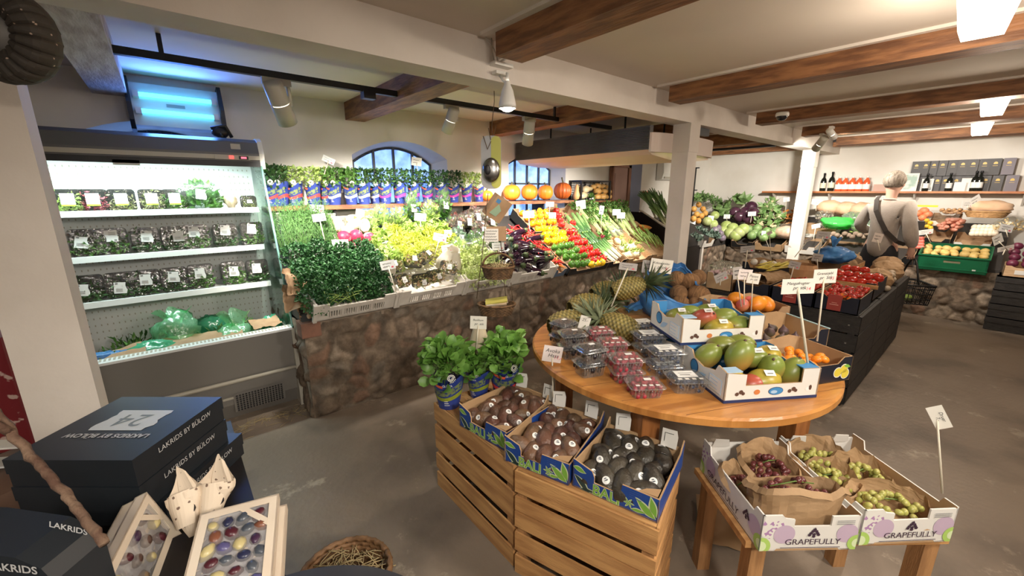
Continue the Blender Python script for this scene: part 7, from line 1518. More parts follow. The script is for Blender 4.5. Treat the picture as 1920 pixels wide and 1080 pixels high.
# right edge: red nets over a wooden tray on black crates
t=thing('black_crate_stack',TM((7.02,-.95,0)),'black slatted crate column at the right edge','crate')
for k in range(4): part('slatted_box',MB().box((0,0,.155*k+.005),(.42,.86,.155*k+.150)).box((-.006,-.006,.155*k+.09),(.426,.866,.155*k+.150)),mBlkW,t)
t,Mw,Ww=plain_box((7.03,-.12),(7.03,-.80),.38,.626,.12,mWoodL,mWoodL,'pale wooden tray of purple bulbs on the black crates',low=.85); part('tray_label',MB().box((.08,-.004,.03),(.22,0,.075)),mWh,t)
mPur=mat('purple_net_bulb',(.10,.012,.035),.45,(.17,.03,.07),9,rnd=.2); RO=MB().ball((0,0,0),(.045,.045,.042),14,10,0,lambda d:1+.06*noise.noise(d*3)).mesh('red_onion',mPur)
for r in range(4):
    for c in range(6): make(('red_onion',RO,[]),Mw@TM((.05+.1*c+g.uniform(-.01,.01),.04+.09*r,.13+.055*r+g.uniform(-.01,.02)),g.random()*6,g.uniform(-.5,.5)),'dark purple onion, %s in the %s row at the right edge'%(nth(c,6),ORD[r]),'onion','purple onions at the right edge')
leafbag('produce_bag',TM(Xp(1893,420,7.5)-Vector((0,0,.08))),.10,.12,.16,mat('shallot',(.60,.42,.20),.6),70,.04,.03,'clear bag of brown shallots above the purple onions','bag',seed=99,tag=False)
# ================================================================ the customer
PX,PY=6.42,.86
P=meta(put('person',None,TM((PX,PY,0),-.15,0,0,1.0)),'person seen from behind in a beige sweater, with a dark strap and a shopping basket','person')
def skin(name,verts,edges,m,parent,sub=2,root=0):
    me=bpy.data.meshes.new(name); me.from_pydata([v[:3] for v in verts],edges,[]); o=bpy.data.objects.new('tmp',me); COL.objects.link(o)
    md=o.modifiers.new('s','SKIN'); 
    for i,v in enumerate(verts):
        r=v[3]; me.skin_vertices[0].data[i].radius=(r if not isinstance(r,tuple) else r[0],r if not isinstance(r,tuple) else r[1]); me.skin_vertices[0].data[i].use_root=(i==root)
    md.use_smooth_shade=True
    s=o.modifiers.new('u','SUBSURF'); s.levels=sub; s.render_levels=sub
    dg=bpy.context.evaluated_depsgraph_get(); dg.update(); m2=bpy.data.meshes.new_from_object(o.evaluated_get(dg)); m2.name=name
    bpy.data.objects.remove(o); m2.materials.clear(); m2.materials.append(m); m2.polygons.foreach_set('use_smooth',[True]*len(m2.polygons))
    q=put(name,m2,None,parent); return q
mSkin=mat('skin',(.62,.36,.27),.5); mHair=mat('grey_blond_hair',(.16,.125,.095),.6,(.30,.25,.20),60,3,.4,120,stretch=(1,1,.2)); mSwt=mat('beige_sweater',(.40,.345,.30),.9,(.35,.30,.26),9,3,.3,90,sheen=.3); mTrs=mat('black_trousers',(.014,.014,.018),.8)
V=[(.01,0,.93,.10),(.01,0,1.10,.09),(.01,0,1.30,.095),(.0,0,1.43,.06),(.01,0,1.50,.052),(.02,0,1.56,.070),(.035,0,1.63,.090),(.03,0,1.70,.062),
   (0,.15,1.39,.055),(.06,.27,1.14,.044),(.30,.22,1.06,.030),(0,-.15,1.39,.055),(-.06,-.24,1.13,.044),(.03,-.27,.90,.030),
   (0,.09,.86,.095),(.01,.10,.48,.060),(-.01,.10,.09,.040),(.12,.10,.04,.035),(0,-.09,.86,.095),(.01,-.10,.48,.060),(-.01,-.10,.09,.040),(.12,-.10,.04,.035)]
E_=[(0,1),(1,2),(2,3),(3,4),(4,5),(5,6),(6,7),(2,8),(8,9),(9,10),(2,11),(11,12),(12,13),(0,14),(14,15),(15,16),(16,17),(0,18),(18,19),(19,20),(20,21)]
def hand(w,d,n):            # palm and five fingers curled round; w index of the wrist vertex
    wv=Vector(V[w][:3]); d=Vector(d).normalized(); n=Vector(n).normalized(); s=d.cross(n)
    b=len(V); V.append((*(wv+d*.05),.030)); E_.append((w,b))
    for k in range(4):
        L=(.030,.034,.032,.025)[k]; o=wv+d*.085+s*(.018*(k-1.5)); i=len(V)
        V.append((*o,.0095)); V.append((*(o+d*L*.8+n*.012),.0085)); V.append((*(o+d*L*.6+n*.040),.0075)); E_.extend([(b,i),(i,i+1),(i+1,i+2)])
    o=wv+d*.045-s*.030; i=len(V); V.append((*o,.010)); V.append((*(o+d*.025-s*.010+n*.02),.009)); E_.extend([(b,i),(i,i+1)])
hand(13,(.15,-.05,-1),(1,.3,0)); hand(10,(1,-.1,-.1),(0,0,-1))
body=skin('body',V,E_,mSkin,P)
hd=MB().ball((.035,0,1.635),(.098,.080,.118),24,16,0,lambda d:1+.02*noise.noise(d*4)); hd.ball((.135,0,1.62),(.018,.014,.022),8,6); 
for s in (-1,1): hd.ball((.03,.082*s,1.625),(.018,.010,.030),10,8); hd.ball((.118,.032*s,1.645),(.010,.012,.008),8,6)
part('face',hd,mSkin,P)
hr=MB().ball((.012,0,1.665),(.112,.100,.108),40,24,0,lambda d:1+.05*noise.noise(d*5)+.03*noise.noise(Vector((d.x*14,d.y*14,d.z*3)))-(.30 if d.x>.55 and d.z<.35 else 0)-.18*max(0,-d.z-.55))
part('hair',hr,mHair,P)
sw=[(0,0,.74,(.16,.13)),(0,0,1.0,(.185,.14)),(0,0,1.18,(.185,.13)),(-.005,0,1.33,(.175,.12)),(0,0,1.43,.085),(.005,0,1.475,.068),(0,.150,1.385,.080),(.055,.265,1.14,.068),(.16,.25,1.09,.060),(.27,.225,1.065,.045),(0,-.150,1.385,.080),(-.055,-.235,1.15,.072),(-.02,-.255,1.03,.074),(.02,-.268,.955,.052),(.03,-.27,.925,.040)]
skin('sweater',sw,[(0,1),(1,2),(2,3),(3,4),(4,5),(3,6),(6,7),(7,8),(8,9),(3,10),(10,11),(11,12),(12,13),(13,14)],mSwt,P)
skin('trousers',[(0,0,1.02,(.13,.12)),(0,0,.84,(.155,.135)),(.0,.095,.76,.105),(.01,.10,.48,.085),(-.01,.10,.10,.07),(0,-.095,.76,.105),(.01,-.10,.48,.085),(-.01,-.10,.10,.07)],[(0,1),(1,2),(2,3),(3,4),(1,5),(5,6),(6,7)],mTrs,P)
for s in (-1,1): part('shoe',MB().ball((.05,.10*s,.045),(.145,.05,.055),16,10),mBlack,P)
sp=MB()
st_=[(.03,.115,1.49),(-.075,.10,1.45),(-.160,.06,1.33),(-.178,.0,1.22),(-.172,-.07,1.10),(-.125,-.17,.99),(.0,-.215,.95)]
for a,b in zip(st_[:-1],st_[1:]):
    a,b=Vector(a),Vector(b); w=(b-a).cross(Vector((-1,0,0))).normalized()*.022; n=Vector((-.006,0,0)); sp.add([a-w+n,a+w+n,b+w+n,b-w+n,a-w-n,a+w-n,b+w-n,b-w-n],[(0,1,2,3),(7,6,5,4),(0,4,5,1),(1,5,6,2),(2,6,7,3),(3,7,4,0)])
t=thing('shoulder_bag',P.matrix_world.copy(),'dark crossbody bag worn by the person','bag'); part('strap',sp,mat('dark_strap',(.05,.04,.035),.8),t); part('pouch',MB().ball((.17,-.21,1.05),(.08,.05,.12),14,10),mBlack,t)
# shopping basket hanging from the right hand
hw=P.matrix_world@Vector((.075,-.275,.80))
t=thing('shopping_basket',TM((hw.x+.02,hw.y-.02,hw.z-.50),.5),'black plastic shopping basket hanging from the hand of the person','shopping basket')
b=MB(); a,c,h=.21,.15,.22
for z,k in ((0,.86),(.06,.9),(.12,.94),(.18,.98),(.22,1.0)):
    q=[(-a*k,-c*k,z),(a*k,-c*k,z),(a*k,c*k,z),(-a*k,c*k,z),(-a*k,-c*k,z)]; b.tube(q,.006 if z<.2 else .012,5)
for k in range(12):
    x=-a+2*a*k/11
    for s in (-1,1): b.tube([(x*.86,s*c*.86,0),(x,s*c,h)],.004,4)
for k in range(8):
    y=-c+2*c*k/7
    for s in (-1,1): b.tube([(s*a*.86,y*.86,0),(s*a,y,h)],.004,4)
    b.tube([(-a*.86,y*.86,0),(a*.86,y*.86,0)],.005,4)
part('basket_body',b,mBlack,t); part('handle',MB().tube([(-a,0,h),(-.10,0,h+.20),(-.03,0,h+.275),(.03,0,h+.275),(.10,0,h+.20),(a,0,h)],.010,6),mBlack,t)
solid('lettuce_pack',MB().ball((0,0,0),(.09,.06,.035),14,8,0,lambda d:1+.1*noise.noise(d*3)),gLight,TM((hw.x+.02,hw.y-.02,hw.z-.455),.5),'pale green vegetable lying in the shopping basket','vegetable')
# ================================================================ dark display table in the foreground with sweets
mDkT=mat('dark_table_top',(.045,.045,.05),.45,(.035,.035,.04),4); mBoxK=mat('soft_black_card',(.012,.016,.021),.42,(.016,.020,.026),3); mBoxS=mat('black_card_side',(.010,.008,.009),.5)
TT=.715
tc_=Vector((-.02,.56,0))
t=thing('display_table',TM(tc_),'round dark display table at the bottom left holding sweets','table')
part('table_top',MB().lathe([(0,TT-.03),(.34,TT-.03),(.345,TT-.015),(.34,TT),(0,TT)],64,smooth=False),mDkT,t)
part('pedestal',MB().lathe([(.0,0),(.20,0),(.20,.03),(.05,.06),(.045,TT-.03)],32),mDkT,t)
t2=thing('display_table',TM((-.17,1.28,0)),'square black plinth under the black sweet boxes','plinth'); part('plinth_body',MB().box((-.25,-.24,0),(.23,.26,.80)),mBoxS,t2)
# three stacked black boxes
zt=1.0
FR=Zp(247,862,zt); BR=Zp(413,745,zt); dv=(BR-FR); dp=dv.length; dv.normalize(); wv=Vector((-dv.y,dv.x,0)); Wb=.27
def lbox(o,dvec,w,d,z0,z1,label,top=True,txt=True):
    M=frame(Vector((o.x,o.y,z0)),dvec)           # x runs from the camera side to the back along the lettered side, y to the left
    t=thing('sweets_box',M,label,'box','black sweet boxes'); h=z1-z0
    b=MB().box((0,0,0),(d,w,h*.46)).box((-.002,-.002,h*.48),(d+.002,w+.002,h)); part('carton',b,mBoxK,t)
    if txt:
        l=MB(); l.text('LAKRIDS BY BÜLOW',.0175,0,Matrix.Translation((d*.52,-.0035,h*.70))@Matrix.Rotation(PI/2,4,'X')); part('lettering',l,mat('silver_print',(.50,.50,.50),.4),t)
    if top:
        l=MB(); Q=Matrix.Translation((d*.42,w*.47,h+.0008))@Matrix.Rotation(PI/2,4,'Z')
        # lettering reads from the far side
        Q=Matrix.Translation((d*.32,w*.50,h+.0012))@Matrix.Rotation(PI/2,4,'Z'); l.text('LAKRIDS BY BÜLOW',.021,0,Q,bold=.03); 
        x0,x1,y0,y1=d*.40,d*.74,w*.26,w*.74; gg=random.Random(2); pts=[]
        for k in range(9): pts.append((x0+(x1-x0)*k/8,y0+gg.uniform(-.006,.006),h+.0008))
        for k in range(9): pts.append((x1-(x1-x0)*k/8,y1+gg.uniform(-.006,.006),h+.0008))
        l.poly(pts,1); l.text('24',.075,2,Matrix.Translation(((x0+x1)/2,(y0+y1)/2,h+.0016))@Matrix.Rotation(PI/2,4,'Z'))
        part('lid_print',l,[MATS['silver_print'] if 'silver_print' in MATS else mLab,mat('foil_white',(.62,.66,.68),.4),mat('print_grey',(.20,.24,.25),.5)],t)
    return t
hb=.066
lbox(FR,dv,Wb,dp,zt-hb,zt,'top black sweets box with a white 24 on its lid')
lbox(FR+dv*.0,dv,Wb,dp,zt-2*hb-.001,zt-hb-.001,'middle black sweets box of the stack',False)
lbox(FR+dv*.035-wv*.012,dv,Wb,dp+.0,zt-3*hb-.002,zt-2*hb-.002,'lowest black sweets box, pushed out to the right',False)
# rounded black bag at the lower left, with lettering
bb=MB().ball((0,0,0),(.19,.16,.20),32,20,0,lambda d:1+.05*noise.noise(d*2)+(.06 if abs(d.z)<.5 else 0))
bp=Dp(40,1010,EYE+FWD*.60); rz=math.atan2(-_cy,_sy)
t=thing('black_bag',TM(bp,rz),'soft black gift bag with silver lettering at the lower left corner','bag')
part('bag_body',MB().prism([(-.17,-.06,TT-bp.z),(.112,-.06,TT-bp.z),(.112,-.06,-.01),(.10,-.06,.012),(.07,-.06,.030),(-.02,-.06,.046),(-.17,-.06,.05)],(0,.07,.0)),mBoxK,t)
l=MB(); iM=t.matrix_world.inverted()
# two lines of lettering on the front of the bag
for px_,py_,sz_,an_ in ((128,991,.0125,.28),(22,1066,.017,.14)):
    o_=iM@EYE; e_=iM@(EYE+ray(px_,py_)); dd=e_-o_; h_=o_+dd*((-.0615-o_.y)/dd.y); l.text('LAKRIDS',sz_,0,Matrix.Translation(h_)@Matrix.Rotation(an_,4,'Y')@Matrix.Rotation(PI/2,4,'X'),bold=.02)
l.M=Matrix(); part('lettering',l,MATS['silver_print'],t)
# leaning white boxes with windows
mCrC=mat('cream_card',(.70,.58,.46),.6,(.74,.64,.52),6,4); mWin=film('box_window',(.93,.92,.93),.07,.5,.12,.14,.5,14)
def cands(seed,cols): return cols
def project(p):
    q=Vector(p)-EYE; f=q.x*_cy+q.y*_sy; r=q.x*_sy-q.y*_cy; F_=f*_c-q.z*_s; D_=-(f*_s+q.z*_c); return (960+FPX*r/F_,540+FPX*D_/F_)
def lean_box(TL,TR,zt,target,L,th,label,pal,seed,ref=None,side=None):
    """flat box leaning back: top edge from TL to TR at height zt; its left edge falls so that it passes the image of the photo's edge"""
    if 1:
        A=Zp(*TL,zt); B=Zp(*TR,zt); x=(B-A).normalized(); n=Vector((x.y,-x.x,0)); n=n if n.dot(side or -FW)>0 else -n; best=None; ref=ref or TL; O=Zp(*ref,zt)
        for k in range(5,86):
            a=math.radians(k); d=n*math.cos(a)-UP*math.sin(a); P1=O+d*.10; px,py=project(P1); p0=Vector(ref); tt=Vector(target)-p0; w_=Vector((px,py))-p0; e=abs(tt.angle(w_))
            if best is None or e<best[0]: best=(e,d)
        d=best[1]; y=-d; z=x.cross(y); M=Matrix((x,y,z)).transposed().to_4x4(); M.translation=A; W=(B-A).length
    return M
def win_box(M,W,L,th,label,pal,seed):
    # local: x across the top edge, y up the face, z out of the face; face spans y from -L to 0
    t=thing('sweets_window_box',M,label,'box','cream window boxes of sweets'); e=.016; b=MB()
    b.box((0,-L,-th),(W,0,-th+.003)); b.box((0,-L,-th),(W,-L+.003,0)).box((0,-.003,-th),(W,0,0)).box((0,-L,-th),(.003,0,0)).box((W-.003,-L,-th),(W,0,0))
    b.box((0,-L,-.001),(e,0,0)).box((W-e,-L,-.001),(W,0,0)).box((e,-e,-.001),(W-e,0,0)).box((e,-L,-.001),(W-e,-L+e*2.2,0)); b.prism([(W-e-.05,-e,0),(W-e-.035,-e,0),(W-e,-e-.035,0),(W-e,-e-.05,0)],(0,0,.001))
    part('card_frame',b,mCrC,t); part('window',MB().poly([(e,-L+e,-.003),(W-e,-L+e,-.003),(W-e,-e,-.003),(e,-e,-.003)]),mWin,t)
    gg=random.Random(seed); 
    part('paper_wool',MB().grid(lambda u,v:Vector((.004+(W-.008)*u,-L+.004+(L-.008)*v,-th*.75+crumple((u*9,v*12,seed),1,.006))),16,22),mat('grey_shreds',(.50,.50,.52),.7,(.36,.33,.34),60),t)
    nx=4 if W>.10 else 3
    for r in range(int(L/.026)):
        for c in range(nx):
            m_=pal[gg.randrange(len(pal))]; o=part('sweet',_sw[gg.randrange(2)],None,t,TM((.024+(W-.048)*(c+.5*(r%2)*.7)/(nx-.6),-.03-.026*r,-th*.45),gg.uniform(0,6),gg.uniform(-.6,.6),gg.uniform(-.6,.6),gg.uniform(.85,1.1)))
            o.data=sweet_mesh(o.data,m_)
    return t
_sw=[MB().ball((0,0,0),(.0135,.0105,.0085),12,8).mesh('sweet',mLab),MB().tube([(-.014,0,0),(-.005,0,0),(.005,0,0),(.014,0,0)],[.003,.010,.010,.003],8).mesh('sweet',mLab)]
_sc={}
def sweet_mesh(me,m):
    k=(me.name,m.name)
    if k not in _sc: q=me.copy(); q.materials[0]=m; _sc[k]=q
    return _sc[k]
cN=dict(navy=(.022,.025,.065),plum=(.045,.018,.05),violet=(.09,.08,.20),cream=(.50,.42,.20),rust=(.19,.07,.04),slate=(.06,.07,.09),wine=(.07,.012,.02),brown=(.08,.04,.03),tan=(.24,.16,.09))
SC={k:mat('sweet_'+k,v,.35) for k,v in cN.items()}
Mr=lean_box((375,964),(523,925),.955,(345,1080),.3,.03,'',0,0); Wr=(Zp(523,925,.955)-Zp(375,964,.955)).length
win_box(Mr,Wr,.20,.018,'cream window box of dark blue and yellow sweets, front right',[SC[k] for k in ('navy','plum','violet','cream','rust','slate','wine','slate')],3)
win_box(Mr@Matrix.Translation((.012,-.012,-.0215)),Wr,.20,.018,'second cream window box leaning behind the front right one',[SC['plum'],SC['navy']],4)
Ml=lean_box((195,1080),(275,922),.965,(352,1015),.3,.03,'',0,0,(275,922),RT); xl=(Zp(275,922,.965)-Zp(195,1080,.965)); Ml=Matrix.Translation(xl-xl.normalized()*.21)@Ml
win_box(Ml,.21,.125,.020,'cream window box of brown and yellow sweets, left of the paper cones',[SC[k] for k in ('brown','plum','cream','tan','wine','brown')],7)
win_box(Ml@Matrix.Translation((.0,-.004,-.0235)),.21,.125,.020,'cream window box leaning behind the brown and yellow one',[SC['plum'],SC['brown']],8)
solid('display_riser',MB().box((-.16,-.16,0),(.085,.17,.150)),mBoxS,TM((-.03,.80,.7155),.15),'low black riser under the sweets boxes and paper cones','riser')
# paper cones
def xmas():
    m=mat('printed_cream_paper',(.70,.58,.45),.65); nt=m.node_tree; N=nt.nodes; L=nt.links; tc=N.new('ShaderNodeTexCoord'); v=N.new('ShaderNodeTexVoronoi'); v.inputs['Scale'].default_value=62; L.new(tc.outputs['Object'],v.inputs[0])
    no=N.new('ShaderNodeTexNoise'); no.inputs['Scale'].default_value=260; L.new(tc.outputs['Object'],no.inputs[0]); ad=N.new('ShaderNodeMath'); ad.operation='MULTIPLY_ADD'; ad.inputs[1].default_value=.35; L.new(no.outputs[0],ad.inputs[0]); L.new(v.outputs['Distance'],ad.inputs[2])
    r=N.new('ShaderNodeMapRange'); r.inputs[1].default_value=.36; r.inputs[2].default_value=.33; L.new(ad.outputs[0],r.inputs[0]); x=N.new('ShaderNodeMix'); x.data_type='RGBA'; x.inputs['A'].default_value=(.70,.58,.45,1); x.inputs['B'].default_value=(.16,.10,.07,1); L.new(r.outputs[0],x.inputs['Factor']); L.new(x.outputs['Result'],N['Principled BSDF'].inputs['Base Color']); return m
def cone(base,top,width,label,seed):
    ax=(Vector(top)-Vector(base)); L=ax.length; zz=ax.normalized(); xx=(RT-zz*RT.dot(zz)).normalized(); M=Matrix((xx,zz.cross(xx),zz)).transposed().to_4x4(); M.translation=base; mb=MB(); nu,nv=40,14
    def fn(u,v):
        q=2*PI*u; pk=.60+.40*max(0,math.sin(q))**1.6; z=L*v*pk; r=width*.5*(.18+.82*min(1,(z/L)/.52))*(1-.80*max(0,(z/L-.60))/.4) if math.sin(q)>0 else width*.5*(.18+.82*min(1,(z/L)/.52))
        return Vector((r*math.cos(q),r*.6*math.sin(q)*(1-.5*v*(pk>.9)),z))+Vector((crumple((math.cos(q),v,seed),3,.004),0,0))
    mb.grid(fn,nu,nv,0,False,True); t=thing('paper_cone',M,label,'paper cone','printed paper cones'); part('cone_paper',mb,xmas() if 'printed_cream_paper' not in MATS else MATS['printed_cream_paper'],t)
    part('front_flap',MB().grid(lambda u,v:Vector(((u-.5)*width*(.55+.3*v)*(1-.55*max(0,v-.6)),-.30*width-.004+.05*width*(2*u-1)**2*4,L*(.16+.46*v))),9,8,0,False),MATS['printed_cream_paper'],t)
    part('dark_gap',MB().prism([(.20*width,-.20*width,L*.22),(.36*width,-.16*width,L*.34),(.30*width,-.14*width,L*.52)],(0,.003,0)),mBoxS,t)
def cone_px(bx,by,tx,ty,z,w,label,seed):
    b=Zp(bx,by,z); cone(b,Dp(tx,ty,b+FW*.03),w,label,seed)
cone_px(362,1005,330,874,.868,.070,'left printed cream paper cone between the sweets boxes',1); cone_px(398,985,408,851,.868,.076,'right printed cream paper cone beside the black boxes',4)
# branch crossing the lower left
def br():
    a=Dp(-40,735,EYE+FWD*.50); b=Dp(52,848,EYE+FWD*.50); c=Dp(126,930,EYE+FWD*.49); d=Dp(196,1020,EYE+FWD*.47); pts=[]; rad=[]
    K=[a,b,c,d]
    for k in range(37):
        t=k/36*3; i=min(2,int(t)); p=K[i].lerp(K[i+1],t-i); pts.append(p+Vector((crumple((k*.5,0,0),1,.004),crumple((0,k*.5,0),1,.004),crumple((0,0,k*.5),1,.004)))); rad.append(.0040*(1+.35*noise.noise((k*.9,0,0)))+.001)
    return MB().tube(pts,rad,10).tube([pts[8],pts[8]+Vector((-.02,.0,.03)),pts[8]+Vector((-.05,.0,.035))],[.006,.004,.003],6)
solid('branch',br(),mat('lichen_bark',(.075,.036,.022),.9,(.16,.10,.065),28,4,.8,60),Matrix(),'brown lichen covered branch crossing the lower left corner','branch')
# things left of the pillar
rb=Yp(18,735,2.3)
t=thing('red_sack',TM((rb.x,2.3,rb.z-.25),-.3,0,0,1.2),'red patterned gift sack with white specks left of the pillar','sack'); part('sack_body',MB().box((-.10,-.05,0),(.045,.05,.40)),mat('red_speckled',(.20,.012,.018),.6,(.60,.42,.36),26,3,ramp=(.62,.66)),t); part('dark_base',MB().box((-.10,-.052,-.06),(.05,.05,.03)),mBoxS,t)
solid('side_shelf',MB().box((-.45,-.16,0),(.05,.20,rb.z-.325)),mat('brown_shelf_side',(.16,.09,.06),.6),TM((rb.x,2.3,0),-.3),'brown shelf unit standing behind the sweets at the left edge','shelf')
for i,(px,py,z,l) in enumerate([(8,835,.93,'white paper leaflet under the branch at the left edge'),(12,868,.90,'second white leaflet below it at the left edge')]): 
    q=Zp(px,py,z); solid('leaflet',MB().box((-.10,-.05,0),(.035,.05,.004)),mWh,TM(q,.6,.0,.5),l,'leaflet','leaflets at the left edge')
q=Zp(20,860,.90); solid('wooden_rack',MB().box((-.25,-.10,-.20),(.06,.12,-.03)),mat('brown_shelf_side'),TM(q,.6),'brown wooden rack holding the leaflets at the left edge','rack')
# straw basket on the floor
bc=Zp(646,1078,.26); 
solid('stool',MB().lathe([(0,.0),(.12,.0),(.12,.13),(0,.13)],24),mDkT,TM((bc.x,bc.y,0)),'low dark stool under the straw filled wicker basket','stool')
basket(TM((bc.x,bc.y,.135)),'brown wicker basket with straw at the bottom edge',.150,.150,.125,None,52,0,'floor basket',mat('brown_willow',(.26,.14,.065),.6,(.15,.075,.03),25,2,.4,60))
sw_=MB()
for i in range(170):
    a=R.uniform(0,6.28); r=.13*math.sqrt(R.random()); p=Vector((r*math.cos(a),r*math.sin(a),.085+R.uniform(0,.03))); d=rdir()*Vector((1,1,1)).length*.03; d.z*=.4; sw_.tube([p-d,p+Vector((R.uniform(-.01,.01),R.uniform(-.01,.01),.008)),p+d],.0016,4)
solid('straw',sw_,mat('pale_straw'),TM((bc.x,bc.y,.135)),'pale straw filling the wicker basket at the bottom edge','straw',kind='stuff')
solid('cellophane_pack',shell(.05,.04,.05,3,.03),mClear,TM((bc.x-.07,bc.y+.02,.235)),'small clear cellophane pack in the straw basket','pack')

hs=MB()
for i in range(150):
    p=Vector((R.uniform(-.38,.38),R.gauss(0,.05),.004)); a=R.uniform(0,6.28); L=R.uniform(.015,.05); d=Vector((math.cos(a),math.sin(a),R.uniform(-.05,.1)))*L; hs.tube([p-d,p+Vector((0,0,.004)),p+d],.0012,3)
solid('straw',hs,mat('pale_straw'),TM((.20,3.02,0)),'scattered pale straw on the floor at the foot of the fridge','straw',kind='stuff')
q=Zp(1350,985,0); solid('card_scrap',MB().grid(lambda u,v:Vector(((u-.5)*.30,(v-.5)*.20,.012+abs(crumple((u*3,v*3,0),1,.03,5)))),10,8),mat('tan_card'),TM(q,.5),'flattened brown card scrap on the floor under the grape stand','card')
# ================================================================ price cards
mStick=mat('pale_stick',(.66,.60,.48),.6); mCardW=mat('price_card',(.78,.75,.68),.6); mCardB=mat('bright_price_card',(.86,.86,.84),.6); mCardG=mat('grey_card_back',(.40,.37,.35),.7)
NT=0
def price(cx,cy,wpx,hpx,roll,bx,by,anchor,label,lines=None,red=None,mc=None,yaw=0,stick=True,pitch=0,group='price cards on sticks',seed=[0],lean=0.0,name='price_card'):
    global NT; NT+=1
    a=Vector(anchor); c=Dp(cx,cy,a+FWD*lean); dep=(c-EYE).dot(FWD); w=wpx*dep/FPX; h=hpx*dep/FPX
    x=RT.copy(); M=frame(c,x)@Matrix.Rotation(yaw,4,'Z')@Matrix.Rotation(pitch,4,'X')@Matrix.Rotation(math.radians(roll),4,'Y')
    t=thing(name,M,label,'price card',group); b=MB().box((-w/2,0,-h/2),(w/2,.0015,h/2)); gg=random.Random(NT)
    fs=h*.26
    if lines:
        for i,s in enumerate(lines):
            b.text(s,min(fs*1.25,w*1.5/max(4,len(s))),1,Matrix.Translation((-.02*w+.06*w*i,-.0008,h*(.20-.30*i)))@Matrix.Rotation(PI/2,4,'X'),shear=.25)
        if red: b.text(red,fs*1.2,2,Matrix.Translation((w*.30,-.0008,-h*.18))@Matrix.Rotation(PI/2,4,'X'),shear=.2)
    else:
        for i in range(2):
            z=h*(.18-.32*i); x0,x1=-w*.34,w*(.25-.15*i); n=16
            b.tube([(x0+(x1-x0)*k/n,-.0006,z+h*.055*math.sin(k*2.1+gg.random()*2)) for k in range(n+1)],h*.018,3,1)
        b.box((w*.22,-.0008,-h*.34),(w*.36,-.0002,-h*.18),2) if wpx>20 else None
    part('card',b,[mc or mCardW,mInk,mRedInk],t)
    if stick:
        p=Vector(anchor) if bx is None else Dp(bx,by,a); L=M.inverted()@p; r=min(.005,max(.003,w*.04)); part('stick',MB().tube([(0,.004,-h*.1),L],r,6),mStick,t)
    return t
def sl(px,py,wn=.12):
    d=ray(px,py); n=Vector((0,-math.sin(SA),math.cos(SA))); p0=Vector((0,SY,SZ))+n*wn; return EYE+d*((p0-EYE).dot(n)/d.dot(n))
price(1036,664,36,32,9,1037,745,Zp(1037,748,.60),'price card reading Avoka Hass on a stick among the avocado trays',['Avoka','Hass'],'11,-',mat('pinkish_card',(.76,.68,.66),.6))
price(897,605,31,25,3,893,655,(1.12,1.60,.70),'price card for basil standing in the middle basil pot',['Basilikum','pr. stk'])
price(1240,499,44,26,8,1240,505,bg+FW*.02+UP*.1,'price card for coconuts on top of the blue bag',['Kokosnødder','p. stk'],'8,-',stick=False,yaw=.1)
price(1217,500,26,24,4,1217,505,bg+FW*.05+UP*.1,'blank grey card behind the coconut price card',None,None,mCardG,stick=False)
price(1178,500,34,14,6,1146,575,Zp(1146,578,.9),'grey backed price card leaning over the pineapples',None,None,mCardG)
price(1096,605,20,26,14,1096,610,Zp(1096,606,.86),'small red and white price label on the front pineapple',['25,-'],None,mCardW,stick=False)
aM=Vector(M1@Vector((W1-.03,.05,.12)))
price(1497,537,62,29,-2,1516,692,aM,'large price card reading Mangofrugter in front of the tomatoes',['Mangofrugter','pr. stk'],'14',mCardW)
price(1547,518,43,27,-3,1532,640,Vector(MK@Vector((WK*.6,.2,.1))),'price card reading Granatæbl above the kumquat box',['Granatæbl','pr. Stk'],'15')
aD=Vector(MD@Vector((.03,.05,.10)))
price(1383,512,17,23,-8,1390,575,aD,'grey bent price card on the left stick behind the mangoes',None,None,mCardG)
price(1397,515,26,20,4,1395,572,aD,'pinkish price card on the middle stick behind the mangoes',None,None,mat('pinkish_card'))
price(1413,522,24,20,8,1408,590,aD+RT*.03,'white price card on the right stick behind the mangoes',['Papaya','pr. stk'])
price(1761,783,46,24,60,1767,925,Vector(MGb@Vector((WGb-.02,.03,.12))),'tilted price card on a tall stick at the grape boxes',['Druer','7,-'],None,mCardW,-.45)
for (cx,cy,w,h,ro,bx,by,l) in [(594,391,27,14,4,604,430,'upper of two white price cards above the dill'),(598,408,25,14,-8,611,460,'lower of two white price cards beside the dill'),(638,457,31,16,-1,641,478,'bright white price card at the back of the parsley'),(675,399,16,13,10,674,448,'grey white price card over the pale bagged lettuce'),(788,407,22,14,4,789,430,'white price card in the bagged romaine'),(825,445,25,14,10,815,478,'white price card at the right of the yellow lettuce'),(839,466,22,14,-10,846,490,'white price card over the cream paper wrap'),(840,438,14,13,0,842,452,'small square price card by the red lettuce bags'),(727,497,28,17,-10,744,552,'tilted white price card in front of the parsley'),(934,462,23,14,-3,936,490,'white price card left of the aubergines'),(991,402,21,13,-3,994,440,'bright white price card in the yellow peppers'),(1031,383,15,9,3,1030,402,'small grey price card at the back of the peppers'),(1033,404,19,11,2,1034,416,'white price card at the red peppers'),(1089,384,18,16,-8,1086,402,'white price card at the back of the cucumbers'),(1156,398,15,11,0,1158,415,'upper small price card in the celery'),(1164,404,16,11,0,1166,418,'lower small price card in the celery'),(1128,394,8,16,6,1127,430,'narrow price card on a stick in the celery tops')]:
    price(cx,cy,w,h,ro,bx,by,sl(bx,by,.13),l,None,None,mCardB)
price(616,300,24,11,25,607,330,(Yp(607,330,3.75)),'price card on the herb shelf above the white banded pots',None,None,mCardB,group='price cards on the herb shelf')
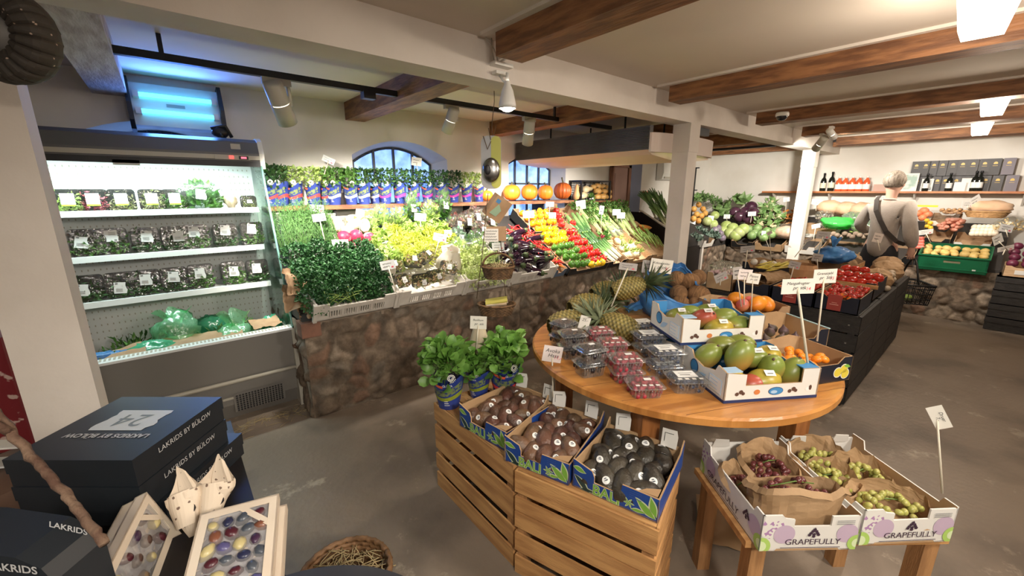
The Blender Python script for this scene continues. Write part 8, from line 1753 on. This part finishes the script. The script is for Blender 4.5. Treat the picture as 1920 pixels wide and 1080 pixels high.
price(781,303,19,15,8,784,330,(Yp(784,330,3.75)),'price card on the herb shelf in front of the arched window',None,None,mCardW,group='price cards on the herb shelf')
price(1112,378,8,16,-30,1105,372,Yp(1105,372,3.72),'white tag hanging at the end of the squashes',None,None,mCardB,stick=False)
for (cx,cy,w,h,ro,bx,by,X,l) in [(1298,419,12,10,0,1298,432,6.7,'small price card beside the white post'),(1333,409,11,9,5,1333,432,7.0,'small price card over the green cabbages'),(1363,406,12,8,0,1363,414,7.5,'price card left of the red cabbages'),(1410,401,15,8,-3,1407,418,7.5,'price card in front of the red cabbages'),(1475,374,12,8,-6,1472,398,7.8,'price card on a stick behind the carrots'),(1498,388,16,12,0,1498,398,7.7,'bright price card beside the far white post'),(1531,379,20,10,8,1530,395,7.9,'white price card right of the far white post'),(1652,372,21,10,-3,1650,390,7.8,'upper white price card left of the person'),(1640,387,20,11,-20,1642,398,7.6,'lower tilted price card left of the person'),(1736,435,27,9,-8,1745,455,7.3,'white price card right of the person'),(1815,383,22,12,0,1815,392,7.75,'left of two white cards below the far shelf'),(1829,376,20,16,-35,1829,392,7.78,'tilted one of two white cards below the far shelf'),(1887,428,26,14,8,1890,445,7.3,'white price card above the purple onions'),(1871,449,18,18,-30,1890,470,7.15,'tilted price card at the right end of the green crate'),(1886,466,30,9,-12,1880,478,7.1,'slanted white card at the corner of the wooden tray'),(1530,424,16,8,-12,1525,450,7.3,'small price card right of the far post foot'),(1432,437,8,8,0,1444,470,7.25,'end of a leaning stick card in front of the far counter')]:
    price(cx,cy,w,h,ro,bx,by,Xp(bx,by,X),l,None,None,mCardB if cy<440 else mCardW,group='price cards on the far counter')
for (cx,cy,w,h,ro,bx,by,z,l) in [(1402,467,27,12,-5,1397,502,.85,'brownish price card in front of the grey stone front'),(1533,483,20,14,8,1534,515,.82,'grey price card above the green peppers'),(1544,441,26,14,4,1530,492,.85,'dark grey price card left of the knotted blue bag'),(1646,446,18,17,10,1650,470,.95,'pale price card over the paper bags on the stand'),(1490,497,22,14,12,1480,530,.82,'grey price card behind the yellow beans'),(1352,520,24,16,-25,1350,535,.84,'clear grey card at the left end of the stand'),(1443,437,10,6,-30,1446,490,.82,'tip of a thin price stick behind the yellow beans'),(1515,450,16,6,-28,1490,482,.85,'tilted stick card over the brown bags')]:
    price(cx,cy,w,h,ro,bx,by,Zp(bx,by,z),l,None,None,mCardG if 'grey' in l else mat('beige_card',(.58,.50,.45),.6),group='price cards on the stand')
